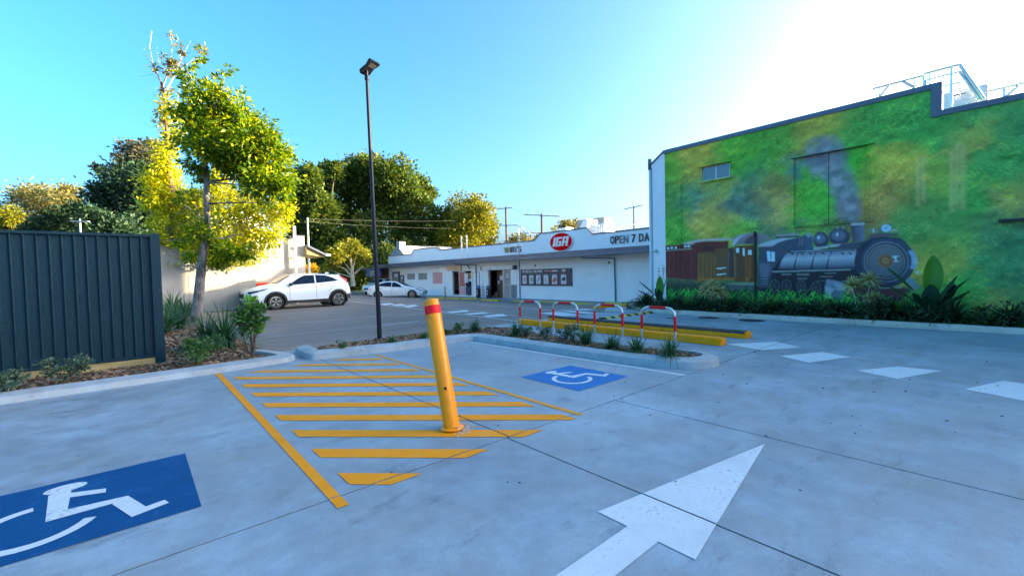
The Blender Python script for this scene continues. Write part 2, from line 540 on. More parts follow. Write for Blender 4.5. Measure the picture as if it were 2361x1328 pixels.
def holes_rects(a0, a1, b0, b1, holes):
    """rectangles covering [a0,a1]x[b0,b1] minus holes (a0,a1,b0,b1)"""
    As = sorted({a0, a1, *[h[0] for h in holes], *[h[1] for h in holes]}); Bs = sorted({b0, b1, *[h[2] for h in holes], *[h[3] for h in holes]})
    out = []
    for i in range(len(As) - 1):
        for j in range(len(Bs) - 1):
            ca, cb = (As[i] + As[i + 1]) / 2, (Bs[j] + Bs[j + 1]) / 2
            if not any(h[0] < ca < h[1] and h[2] < cb < h[3] for h in holes) and a0 <= ca <= a1 and b0 <= cb <= b1:
                out.append((As[i], As[i + 1], Bs[j], Bs[j + 1]))
    return out


def wall_grid(mb, x_front, thick, y0, y1, z0, z1, holes):
    """wall facing -X with real openings; shared vertices so there are no inner faces"""
    for (a, b, c, d) in holes_rects(y0, y1, z0, z1, holes):
        mb.poly([(x_front, a, c), (x_front, a, d), (x_front, b, d), (x_front, b, c)])
        mb.poly([(x_front + thick, a, c), (x_front + thick, b, c), (x_front + thick, b, d), (x_front + thick, a, d)])
    for (a, b, c, d) in holes + [(y0, y1, z0, z1)]:
        for p, q in (((a, c), (b, c)), ((b, c), (b, d)), ((b, d), (a, d)), ((a, d), (a, c))):
            mb.poly([(x_front, *p), (x_front, *q), (x_front + thick, *q), (x_front + thick, *p)])


# ------------------------------------------------------------------ ground, asphalt, slabs
def sheet(name, xs, ys, dz, material, inside=None):
    xs, ys = list(xs), list(ys)
    V = [(x, y, gz(x, y) + dz) for y in ys for x in xs]
    n = len(xs); Fq = [(j * n + i, j * n + i + 1, (j + 1) * n + i + 1, (j + 1) * n + i) for j in range(len(ys) - 1) for i in range(n - 1)]
    return np_mesh(name, V, Fq, material)


xs = [-900, -400, -150, -60] + list(np.arange(-30, 60.1, 1.0)) + [80, 150, 400, 900]
ys = [-900, -300, -60, -20] + list(np.arange(-10, 80.1, 1.0)) + [110, 200, 450, 900]
tag(sheet('ground', xs, ys, -0.12, M['ground']), kind='structure')
lot = sheet('asphalt_lot', np.arange(-12, 90.1, 1.0), list(np.arange(9.0, 70.1, 1.0)), -0.006, M['asphalt'])
tag(lot, kind='structure')

pav = tag(empty('concrete_pavement'), kind='structure')
G = 0.0075
SLABS = [(-12, 2.53, -3.9, 3.02), (2.53, 4.19, -3.9, 3.02), (4.19, 9.37, -3.9, 3.02), (9.37, 13.8, -3.9, 3.02), (-12, 2.53, -24, -3.9), (2.53, 8.2, -24, -3.9), (8.2, 13.8, -24, -3.9),
         (-12, 2.56, 3.02, 8.6), (2.56, 5.98, 3.02, 8.6), (5.98, 9.9, 3.02, 9.9), (9.9, 13.8, 3.02, 9.9)]
for a, b, c, d in SLABS:
    mb = MB(); mb.box(a + G, b - G, c + G, d - G, -0.1, 0)
    mb.build('slab', M['concrete'], pav)
mb = MB(); mb.box(1.2, 2.9, 8.6, 9.9, -0.1, 0.002); mb.build('slab', M['concrete'], pav)
mb = MB(); mb.box(-12, 13.79, -24, 8.59, -0.05, -0.004); mb.build('joint_filler', M['joint'], pav)
# small apron between the far end of the strip and the bed corner
mb = MB(); mb.prism([(13.8, 8.2), (14.6, 9.4), (15.4, 10.6), (14.6, 10.9), (13.2, 9.9)], -0.1, 0.02, 'z'); mb.build('slab', M['kerb'], pav)


def clip(poly, rect):
    a, b, c, d = rect
    for ax, val, sgn in ((0, a, 1), (0, b, -1), (1, c, 1), (1, d, -1)):
        out = []
        for i in range(len(poly)):
            p, q = poly[i], poly[(i + 1) % len(poly)]
            ip, iq = sgn * (p[ax] - val) >= 0, sgn * (q[ax] - val) >= 0
            if ip: out.append(p)
            if ip != iq:
                t = (val - p[ax]) / (q[ax] - p[ax]); out.append((p[0] + t * (q[0] - p[0]), p[1] + t * (q[1] - p[1])))
        poly = out
        if not poly: return []
    return poly


def marking(name, polys, material, label=None, z=0.004, parent=pav, split=True):
    mb = MB()
    for kk, p in enumerate(polys):
        if name == 'figure': z += .0003
        if split:
            for s in SLABS:
                q = clip(list(p), (s[0] + G, s[1] - G, s[2] + G, s[3] - G))
                if len(q) > 2: mb.poly([(x, y, z) for x, y in q])
        else: mb.poly([(x, y, gz(x, y) + z) for x, y in p])
    o = mb.build(name, material, parent)
    if label: o['label'] = label
    return o


def strip(a, b, w):
    a, b = np.array(a), np.array(b); d = b - a; d = d / np.hypot(*d); n = np.array([-d[1], d[0]]) * w / 2
    return [tuple(a + n), tuple(b + n), tuple(b - n), tuple(a - n)]


# hatched shared zone
marking('border_line', [strip((0.985, 8.38), (0.985, 2.86), 0.075)], M['yellow'], 'solid yellow line on the near side of the hatching')
marking('border_line', [strip((3.47, 7.98), (3.50, 2.95), 0.07)], M['yellow_worn'], 'faded yellow line on the far side of the hatching')
A = 0.645
for k in range(-1, 10):
    y0 = 3.26 + A * k     # left end (x=1.13) centre
    # stripes run from (1.13,y) to (3.4, y-2.0): slope about -0.95
    L0, L1, W = 1.13, 3.37, 0.125
    pl = [(L0, y0 - W), (L0, y0 + W), (L1, y0 + W - 2.22), (L1, y0 - W - 2.22)]
    if k < 0: continue
    pl = clip(pl, (1.12, 3.38, 2.92, 8.1))
    if len(pl) > 2: marking('hatch_stripe', [pl], M['yellow'] if k < 7 else M['yellow_worn'])
for y0 in (9.71, 10.36):
    pl = clip([(L0, y0 - W), (L0, y0 + W), (L1, y0 + W - 2.22), (L1, y0 - W - 2.22)], (1.5, 3.36, 2.92, 8.08))
    if len(pl) > 2: marking('hatch_stripe', [pl], M['yellow_worn'])
marking('bay_line', [strip((5.62, 7.85), (5.86, 3.0), 0.075)], M['white'])


def ring(c, r0, r1, a0, a1, n=22, sx=1, sy=1):
    out = []
    for i in range(n):
        p, q = radians(a0 + (a1 - a0) * i / n), radians(a0 + (a1 - a0) * (i + 1) / n)
        out.append([(c[0] + sx * r0 * cos(p), c[1] + sy * r0 * sin(p)), (c[0] + sx * r1 * cos(p), c[1] + sy * r1 * sin(p)),
                    (c[0] + sx * r1 * cos(q), c[1] + sy * r1 * sin(q)), (c[0] + sx * r0 * cos(q), c[1] + sy * r0 * sin(q))])
    return out


def wheelchair(ox, oy, sx, sy, bw, bh, bx, by, bm, label):
    """blue panel and white figure; figure drawn in metres around (ox,oy)"""
    mk = empty('wheelchair_symbol'); mk.parent = pav; mk['label'] = label
    marking('panel', [[(bx, by), (bx + bw, by), (bx + bw, by + bh), (bx, by + bh)]], bm, parent=mk)
    P = lambda l: [(ox + sx * a, oy + sy * b) for a, b in l]
    fig = [P([(0.115 * cos(2 * pi * i / 20) - 0.005, 0.50 + 0.075 * sin(2 * pi * i / 20)) for i in range(20)]),
           P([(-0.085, 0.43), (0.03, 0.44), (0.04, 0.02), (-0.05, -0.06)]),
           P([(0.03, 0.37), (0.03, 0.28), (0.22, 0.20), (0.22, 0.28)]),
           P([(-0.05, -0.06), (0.04, 0.06), (0.34, 0.02), (0.28, -0.05)]),
           P([(0.34, 0.02), (0.43, -0.26), (0.36, -0.37), (0.26, -0.06)]),
           P([(0.36, -0.37), (0.41, -0.27), (0.53, -0.24), (0.55, -0.31)])]
    marking('figure', fig, M['white'], z=0.006, parent=mk)
    marking('wheel', [P(q) for q in ring((-0.10, -0.07), 0.262, 0.330, 97, 338, 26, 0.95, 1.0)], M['white'], z=0.0062, parent=mk)
    return mk


wheelchair(-0.42, 4.04, 1.0, 1.0, 1.10, 1.19, -0.81, 3.525, M['blue'], 'dark blue wheelchair symbol of the near bay')
# far symbol: figure turned the same way in its bay
wheelchair(4.70, 4.10, 0.92, 0.86, 1.07, 1.09, 4.19, 3.555, M['blue2'], 'bright blue wheelchair symbol of the far bay beside the garden bed')

# arrow
marking('direction_arrow', [[(4.01, 1.36), (2.135, 1.68), (2.135, 1.055)], [(2.135, 1.465), (0.2, 1.465), (0.2, 1.265), (2.135, 1.265)]], M['white'],
        'large white arrow painted on the near slab')
# give-way blocks across the entry
for q in (((8.85, 3.72), (9.75, 3.10), (9.35, 2.55), (8.60, 2.95)), ((8.22, 2.56), (9.08, 2.15), (8.86, 1.70), (7.93, 2.06)),
          ((7.76, 1.43), (8.45, 1.08), (8.50, 0.61), (7.52, 0.96)), ((7.41, 0.34), (8.27, 0.04), (8.1, -0.5), (7.15, -0.2))):
    marking('entry_block', [list(q)], M['white'])
# long line beyond the blocks
marking('edge_line', [strip(ong(1480, 733), ong(1720, 751), 0.09)], M['white_worn'])

# lot markings: lines and bars of the walkway
lm = tag(empty('lot_markings'), kind='structure')


def gpoly(*pts): return [ong(*p) for p in pts]


def lot_line(p, q, w, mname='white'):
    a, b = ong(*p), ong(*q); n = max(1, int(math.dist(a, b) / 1.5)); pts = [(a[0] + (b[0] - a[0]) * i / n, a[1] + (b[1] - a[1]) * i / n) for i in range(n + 1)]
    marking('lane_line', [strip(pts[i], pts[i + 1], w) for i in range(n)], M[mname], parent=lm, split=False, z=0.006)


lot_line((797, 693), (1200, 742), 0.09); lot_line((812, 688), (900, 698), 0.10, 'white_worn'); lot_line((1024, 710), (1250, 736), 0.09, 'white_worn')
lot_line((1085, 701), (1360, 724), 0.11); lot_line((1150, 697), (1205, 699), 0.10, 'white_worn')
lot_line((620, 750), (885, 729), 0.09, 'white_worn'); lot_line((700, 727), (822, 718), 0.09, 'white_worn'); lot_line((866, 752), (966, 741), 0.09, 'white')
lot_line((600, 780), (860, 753), 0.09, 'white_worn'); lot_line((560, 713), (740, 700), 0.09, 'white_worn'); lot_line((938, 776), (1044, 764), 0.07, 'white')
lot_line((470, 762), (760, 742), 0.08, 'white_worn'); lot_line((815, 667), (850, 668), 0.12, 'white')
for q in (((873, 701), (900, 699), (910, 702), (884, 704)), ((902, 703), (926, 701), (936, 704), (915, 706)), ((925, 706), (955, 703), (966, 706), (940, 709)),
          ((1030, 719), (1078, 715), (1081, 719), (1040, 722)), ((1068, 724), (1118, 720), (1128, 723), (1085, 726)), ((1113, 728), (1160, 724), (1170, 729), (1125, 732)),
          ((1285, 714), (1340, 718), (1395, 724), (1330, 722)), ((1240, 722), (1290, 719), (1345, 727), (1300, 730)), ((1350, 712), (1380, 715), (1345, 716), (1310, 713))):
    marking('crossing_bar', [gpoly(*q)], M['white'], parent=lm, split=False, z=0.007)

# manhole covers
for x, y, r in ((13.35, 6.10, 0.30), (13.35, 4.86, 0.34), (12.6, 6.95, 0.13)):
    mb = MB(); mb.lathe((x, y, -0.02), (0, 0, 1), [(r, 0), (r, 0.026), (r - 0.02, 0.028), (r - 0.03, 0.024), (r - 0.04, 0.026)], 28)
    o = mb.build('manhole_cover', M['ironlid'])
    tag(o, {0.30: 'round dark iron cover in the pavement, middle of the three', 0.34: 'round dark iron cover nearest the big leaved plant, largest of the three',
            0.13: 'small round dark cover farthest along the mural kerb'}[r], 'manhole cover', 'iron covers by the mural kerb')


# ------------------------------------------------------------------ kerbs
def kerb(name, pts, h, w, slope, material, label, side=1, parent=None):
    """sweep; pts = base line of the exposed face; body lies to the left (side=1) of travel"""
    sec = [(0, -0.05), (slope * 0.25, h * 0.75), (slope, h), (slope + w, h + 0.004), (slope + w, -0.05)]
    P = [Vector((x, y, 0)) for x, y in pts]
    mb = MB(); k = len(sec)
    for i, p in enumerate(P):
        t = (P[min(i + 1, len(P) - 1)] - P[max(i - 1, 0)]).normalized()
        n = Vector((-t.y, t.x, 0)) * side
        for a, z in sec: mb.v.append(tuple(p + n * a + Vector((0, 0, z))))
    for i in range(len(P) - 1):
        for j in range(k - 1):
            a = i * k + j; mb.f.append((a, a + 1, a + 1 + k, a + k)); mb.mi.append(0)
    mb.f.append(tuple(range(k))); mb.mi.append(0); e = (len(P) - 1) * k; mb.f.append(tuple(e + j for j in range(k))[::-1]); mb.mi.append(0)
    o = mb.build(name, material, parent, smooth=True)
    return tag(o, kind='structure')


def smooth_path(pts, it=2):
    for _ in range(it):
        q = [pts[0]]
        for a, b in zip(pts, pts[1:]):
            q += [(a[0] * .75 + b[0] * .25, a[1] * .75 + b[1] * .25), (a[0] * .25 + b[0] * .75, a[1] * .25 + b[1] * .75)]
        q.append(pts[-1]); pts = q
    return pts


kerb('kerb', [(-12, 8.10)] + smooth_path([(0, 8.36), (1.9, 8.47), (2.24, 8.60), (2.28, 9.0), (2.0, 9.9)]), 0.11, 0.14, 0.16, M['kerb'], '')
kp = smooth_path([(2.40, 9.45), (2.38, 9.1), (2.36, 8.45), (2.6, 8.34), (3.8, 8.12)], 2) + [(5.60, 8.02)] + \
     [(5.74, 7.95), (5.78, 7.6), (5.93, 4.4)] + smooth_path([(5.98, 4.0), (6.15, 3.2), (6.55, 2.92), (7.0, 2.98), (7.22, 3.3), (7.2, 3.8)], 2)
kerb('kerb', kp, 0.14, 0.13, 0.12, M['kerb'], '')
kerb('kerb', [(13.82, -24), (13.82, 8.0)] + smooth_path([(13.82, 8.1), (13.9, 8.6), (14.5, 9.6), (15.6, 10.5)]), 0.13, 0.14, 0.03, M['kerb_pale'], '', side=-1)

# beds
BEDR = [(2.62, 8.72), (3.8, 8.38), (5.75, 8.24), (6.02, 7.9), (6.05, 7.5), (6.2, 4.4), (6.35, 3.6), (6.62, 3.24), (6.9, 3.25), (6.97, 3.6),
        (6.78, 5.0), (6.82, 6.0), (7.02, 7.3), (7.25, 8.3), (7.0, 8.95), (6.1, 9.25), (5.0, 9.32), (3.7, 9.2), (2.8, 9.25)]
BEDL = [(-9, 8.52), (0, 8.62), (1.85, 8.72), (2.06, 8.85), (2.02, 9.3), (1.95, 10.2), (1.9, 13), (1.75, 16.5), (1.7, 21), (1.2, 23.5), (-9, 23.5)]
BEDM = [(13.98, -24), (13.98, 8.0), (14.1, 8.7), (14.7, 9.6), (15.8, 10.4), (16.6, 9.8), (15.05, 8.3), (15.05, -24)]
for p, h in ((BEDR, 0.105), (BEDL, 0.035), (BEDM, 0.10)):
    mb = MB(); mb.prism(p, -0.06, h, 'z')
    tag(mb.build('mulch_bed', M['mulch']), kind='structure')


def inpoly(x, y, p):
    c = False
    for i in range(len(p)):
        (x1, y1), (x2, y2) = p[i], p[i - 1]
        if (y1 > y) != (y2 > y) and x < (x2 - x1) * (y - y1) / (y2 - y1) + x1: c = not c
    return c


def chips(name, poly, h, n, bounds, smin=0.015, smax=0.045, seed=1):
    r = random.Random(seed); V = []; Fq = []
    while len(V) < n * 4:
        x, y = r.uniform(bounds[0], bounds[1]), r.uniform(bounds[2], bounds[3])
        if not inpoly(x, y, poly): continue
        a = r.uniform(0, 2 * pi); l = r.uniform(smin, smax); w = l * r.uniform(.2, .45); t = r.uniform(-.5, .5); t2 = r.uniform(-.6, .6)
        z = h + abs(sin(t)) * l * .6 + r.uniform(0.002, 0.02)
        u = np.array([cos(a) * cos(t), sin(a) * cos(t), sin(t)]) * l; v = np.array([-sin(a) * cos(t2), cos(a) * cos(t2), sin(t2)]) * w
        c = np.array([x, y, z]); k = len(V)
        V += [c - u - v, c + u - v, c + u + v, c - u + v]; Fq.append((k, k + 1, k + 2, k + 3))
    tag(np_mesh(name, V, Fq, M['chip']), 'brown bark chips spread over the ' + {1: 'garden bed by the hoops', 2: 'bed in front of the dark fence', 3: 'bed under the two tall trees'}[seed], 'mulch', kind='stuff')


chips('bark_chips', BEDR, 0.105, 9000, (2.5, 7.3, 3.2, 9.4), seed=1)
chips('bark_chips', BEDL, 0.035, 8000, (-2.2, 2.1, 8.5, 10.6), seed=2)
chips('bark_chips', BEDL, 0.035, 3500, (0.4, 2.0, 10.4, 16), 0.03, 0.06, seed=3)

# ------------------------------------------------------------------ bollard
base = Vector((2.29, 3.56, 0)); w_ = ptd(995, 699, 4.42) - base; H_ = w_.length; ax = w_.normalized()
bl = thing('bollard', 'leaning yellow steel bollard with red reflective bands standing in the hatched zone', 'bollard', base)
mb = MB(); mb.lathe(ax * 0.02, ax, [(0.078, 0), (0.078, H_ - 0.02), (0.077, H_ - 0.015)], 32); mb.build('post', M['bollard'], bl, smooth=True)
mb = MB(); mb.lathe(ax * (H_ + 0.005), ax, [(0.0765, 0), (0.078, 0.008), (0.072, 0.022), (0.045, 0.034), (0.0, 0.038)], 32); mb.build('cap', M['bollard'], bl, smooth=True)
mb = MB(); mb.lathe(ax * (H_ - 0.115), ax, [(0.0805, 0), (0.0805, 0.085)], 32); mb.build('reflective_band', M['red_band'], bl, smooth=True)
# square-ish flange lifted on one side
pn = (Vector((0, 0, 1)) * 0.75 + ax * 0.25).normalized()
mb = MB(); mb.lathe((0.0, 0.0, 0.012), pn, [(0.115, 0), (0.118, 0.006), (0.112, 0.014), (0.085, 0.018)], 20); mb.build('base_plate', M['bollard'], bl, smooth=True)
u_ = pn.orthogonal().normalized(); v_ = pn.cross(u_)
for k in range(4):
    a = radians(45 + 90 * k); c = (u_ * cos(a) + v_ * sin(a)) * 0.098 + pn * 0.014 + Vector((0, 0, 0.012))
    mb = MB(); mb.lathe(c, pn, [(0.013, 0), (0.013, 0.008), (0.007, 0.009), (0.007, 0.02)], 8); mb.build('bolt', M['steel'], bl)
vw = (Vector((0, 0, EYE)) - base).normalized(); fr = (vw - ax * vw.dot(ax)).normalized(); rt = ax.cross(fr)
mb = MB(); mb.lathe(ax * 0.40 + fr * 0.070 + rt * 0.0, fr, [(0.022, 0), (0.022, 0.0095), (0.017, 0.012), (0.015, 0.0095)], 20); mb.build('lock_ring', M['bollard'], bl, smooth=True)
mb = MB(); mb.lathe(ax * 0.40 + fr * 0.070, fr, [(0.015, 0), (0.015, 0.0105)], 16); mb.build('keyhole', M['rubber_black'], bl)
text_mesh('lettering', 'MAX 2.3', 0.042, 0.012, ax * (H_ - 0.155) + fr * 0.0735 - rt * 0.065 * -1 * -1, (rt + fr * 0.35).normalized(), ax, M['navy'], bl, 0.0015)
# chipped grout on the base
mb = MB(); rr = random.Random(3)
for i in range(160):
    a = rr.uniform(-1.9, 1.6); d = rr.uniform(0.10, 0.22); x, y = cos(a) * d, sin(a) * d; s = rr.uniform(.003, .010)
    mb.obox((2.29 + x, 3.56 + y, s * .5), (s, 0, 0.001), (0, s * rr.uniform(.5, 1.2), 0), (0, 0, s * .5))
tag(mb.build('concrete_crumbs', M['kerb_pale'], fix=False), 'pale crumbs of broken grout around the foot of the leaning bollard', 'rubble', kind='stuff')

# ------------------------------------------------------------------ hoops
ys_h = [(9.02, 8.22), (7.74, 6.93), (6.41, 5.64), (5.155, 4.40)]
hl = ['farthest from the big arrow', 'second from the far end', 'third from the far end', 'nearest to the give way blocks']
for (a, b), n in zip(ys_h, hl):
    X = 8.15
    t = thing('hoop_rail', 'red and silver steel hoop barrier, ' + n, 'hoop barrier', (X, (a + b) / 2, 0), 0, 'hoop barriers beside the yellow kerb blocks')
    c = (a + b) / 2; hw = (a - b) / 2; R = 0.17; top = 0.735 + 0.0
    pts = [(0, hw, -0.02), (0, hw, top - R)] + [(0, hw - R + R * cos(q), top - R + R * sin(q)) for q in [pi / 2 * i / 7 for i in range(1, 8)]]
    pts += [(0, -p[1], p[2]) for p in pts[::-1]]
    mb = MB(); mb.tube(pts, 0.026, 14); mb.build('hoop', M['steel'], t, smooth=True)
    for s in (1, -1):
        mb = MB(); mb.tube([(0, s * hw, 0.27), (0, s * hw, 0.57)], 0.0275, 14); mb.build('red_sleeve', M['red_band'], t, smooth=True)
        mb = MB(); mb.lathe((0, s * hw, 0.0), (0, 0, 1), [(0.055, 0), (0.055, 0.008), (0.03, 0.012)], 14); mb.build('foot_flange', M['steel'], t, smooth=True)
    mb = MB(); mb.tube([(0, hw - R - 0.02, top), (0, -hw + R + 0.02, top)], 0.0275, 14); mb.build('red_sleeve', M['red_band'], t, smooth=True)

# yellow kerb blocks
def block_row(x0, x1, ya, yb, n, h, label, soot):
    L = (yb - ya) / n
    for i in range(n):
        t = thing('kerb_block', label % ['first', 'second', 'third', 'fourth'][i], 'kerb block', ((x0 + x1) / 2, ya + L * (i + .5), 0), 0, 'yellow concrete kerb blocks')
        w = (x1 - x0) / 2; l = L / 2 - 0.004
        mb = MB(); mb.prism([(-w, 0.0), (w, 0.0), (w * .86, h - 0.012), (w * .72, h), (-w * .72, h), (-w * .86, h - 0.012)], -l, l, 'y')
        mb.build('body', M['kerb_yellow'], t, bevel=0.012, smooth=False)
        if soot:
            mb = MB(); mb.prism([(-w * .90, h * .68), (-w * .87, h - 0.010), (-w * .73, h + 0.003), (w * .70, h + 0.003), (w * .70, h + 0.001), (-w * .70, h - 0.002), (-w * .84, h - 0.02)], -l * (1 if i else .96), l, 'y')
            mb.build('rubber_scuff', M['soot'], t)


block_row(8.55, 8.83, 3.68, 9.62, 3, 0.145, 'bright yellow kerb block of the front row, %s from the entry end', False)
block_row(9.76, 10.06, 3.66, 9.52, 3, 0.145, 'scuffed yellow and black kerb block of the rear row, %s from the entry end', True)

# speed hump
sh = thing('speed_hump', 'black and yellow striped rubber speed hump lying across the lane', 'speed hump', (12.5, 8.3, 0))
A0, B0 = Vector(ong(1385, 736)).to_3d(), Vector(ong(1508, 720)).to_3d(); dv = (B0 - A0); n_ = 14
for i in range(n_):
    p, q = A0 + dv * (i / n_), A0 + dv * ((i + 1) / n_); t_ = dv.normalized(); nn = Vector((-t_.y, t_.x, 0)) * 0.16; zz = gz(p.x, p.y)
    mb = MB()
    sk = t_ * 0.06
    for s0, s1, z0, z1 in ((-1, -.4, 0.0, 0.045), (-.4, .4, .045, .045), (.4, 1, .045, 0)):
        mb.poly([p + nn * s0 + sk * s0 + Vector((0, 0, z0 + zz)) - sh.location, q + nn * s0 + sk * s0 + Vector((0, 0, z0 + zz)) - sh.location,
                 q + nn * s1 + sk * s1 + Vector((0, 0, z1 + zz)) - sh.location, p + nn * s1 + sk * s1 + Vector((0, 0, z1 + zz)) - sh.location])
    mb.build('segment', M['rubber_yellow'] if i % 2 else M['rubber_black'], sh, fix=False)

# ------------------------------------------------------------------ lamp post
lp = thing('lamp_post', 'tall slim black lamp post with one flat floodlight head', 'lamp post', (4.09, 9.2, 0.1))
tp = Vector((-0.07, 0.05, 5.72))
mb = MB(); mb.tube([(0, 0, -0.1), (0, 0, 0.5), tp * 0.5, tp], [0.052, 0.05, 0.042, 0.034], 16); mb.build('pole', M['black_pole'], lp, smooth=True)
mb = MB(); mb.lathe((0, 0, -0.02), (0, 0, 1), [(0.12, 0), (0.12, 0.02), (0.06, 0.03)], 16); mb.build('base_plate', M['black_pole'], lp)
mb = MB(); mb.lathe(tp, (0, 0, 1), [(0.048, -0.04), (0.048, 0.05), (0.03, 0.055), (0.03, 0.20)], 12); mb.build('collar', M['black_pole'], lp, smooth=True)
# head: flat tapered slab tilted up, underside seen from below
hu = Vector((0.30, -0.80, 0.42)).normalized(); hv = Vector((0, 0, 1)).cross(hu).normalized(); hn = hu.cross(hv)
hc = tp + Vector((0.0, 0.0, 0.17))
HS = .8
out = [(a * HS, b * HS) for a, b in [(-0.16, -0.12), (-0.10, -0.17), (0.14, -0.14), (0.32, -0.19), (0.36, -0.17), (0.36, 0.17), (0.32, 0.19), (0.14, 0.14), (-0.10, 0.17), (-0.16, 0.12)]]
mb = MB(); n = len(out)
vs = [hc + hu * a + hv * b - hn * 0.028 for a, b in out] + [hc + hu * a * .97 + hv * b * .93 + hn * 0.035 for a, b in out]
mb.faces(vs, [tuple(range(n)), tuple(range(n, 2 * n))[::-1]] + [(i, (i + 1) % n, n + (i + 1) % n, n + i) for i in range(n)])
mb.build('head', M['black_pole'], lp, bevel=0.008)
mb = MB(); mb.obox(hc + hu * 0.17 - hn * 0.030, hu * 0.05, hv * 0.085, hn * 0.004); mb.build('lens', mat('dull lamp lens', (0.045, 0.045, 0.04), 0.6), lp)

# ------------------------------------------------------------------ dark steel fence
fn = thing('steel_fence', 'dark slate ribbed steel fence on a timber sleeper', 'fence', (0, 10, 0))
mb = MB(); mb.box(0.262, 0.40, -0.05, 0.035, 0.02, 2.355); mb.build('post', M['fence'], fn, bevel=0.006)
mb = MB(); mb.box(-5.4, 0.26, -0.045, 0.03, 2.285, 2.335); mb.build('top_rail', M['fence'], fn, bevel=0.008)
mb = MB(); mb.box(-5.4, 0.26, -0.045, 0.03, 0.165, 0.215); mb.build('bottom_rail', M['fence'], fn, bevel=0.008)
for i in range(2):
    mb = MB(); mb.box(-5.4 + 2.83 * i, -2.575 + 2.83 * i, -0.03, 0.03, 0.0, 0.162); mb.build('sleeper', M['timber'], fn, bevel=0.006)
P_ = 0.138
pan = None
for i in range(40):
    x1 = 0.262 - P_ * i
    if pan is None:
        # pan with rolled rib on its left edge, gentle profile
        prof = [(0, 0.0), (-0.008, 0.008), (-0.100, 0.008), (-0.106, 0.0), (-0.112, -0.022), (-0.120, -0.026), (-0.128, -0.022), (-0.134, 0.0), (-P_, 0.0)]
        mb = MB()
        for z in (0.21, 2.29):
            for a, b in prof: mb.v.append((a, b, z))
        k = len(prof)
        for j in range(k - 1): mb.f.append((j, j + 1, k + j + 1, k + j)); mb.mi.append(0)
        pan = mb.build('fence_panel', M['fence'], fn, fix=False); pan.location = (x1, 0, 0)
    else:
        c = pan.copy(); COL.objects.link(c); c.parent = fn; c.location = (x1, 0, 0)

# ------------------------------------------------------------------ mural painter (numpy, in wall metres)
PPM = 130
U0, U1, V1 = 8.46, -8.0, 6.0
TW, TH = int((U0 - U1) * PPM), int(V1 * PPM)
uu = U0 - (np.arange(TW) + .5) / PPM            # y of each column
vv = (np.arange(TH) + .5) / PPM                 # z of each row (row 0 at the foot)
rngm = np.random.default_rng(11)


def vnoise(cell_u, cell_v, seed, sk=0.0):
    r = np.random.default_rng(seed)
    gw, gh = int((U0 - U1) / cell_u) + 4, int(V1 / cell_v) + 6
    g = r.random((gh, gw))
    X = (U0 - uu)[None, :] / cell_u + np.zeros((TH, 1)); Y = (vv[:, None] + sk * (U0 - uu)[None, :]) / cell_v
    Y = Y % (gh - 2)
    xi, yi = X.astype(int), Y.astype(int); fx, fy = X - xi, Y - yi
    fx, fy = fx * fx * (3 - 2 * fx), fy * fy * (3 - 2 * fy)
    return (g[yi, xi] * (1 - fx) + g[yi, xi + 1] * fx) * (1 - fy) + (g[yi + 1, xi] * (1 - fx) + g[yi + 1, xi + 1] * fx) * fy


def srgb(c):
    c = np.array(c, float) / 255
    return np.where(c < .04, c / 12.92, ((c + .055) / 1.055) ** 2.4)


ILL = np.array([0.31, 0.56, 0.95])


def pig(c):
    """pigment (linear albedo) that reads as colour c under open blue shade"""
    return np.clip(srgb(c) / ILL, 0.008, 0.80)


def uvp(px, py):
    return onx(px, py, 15.0)


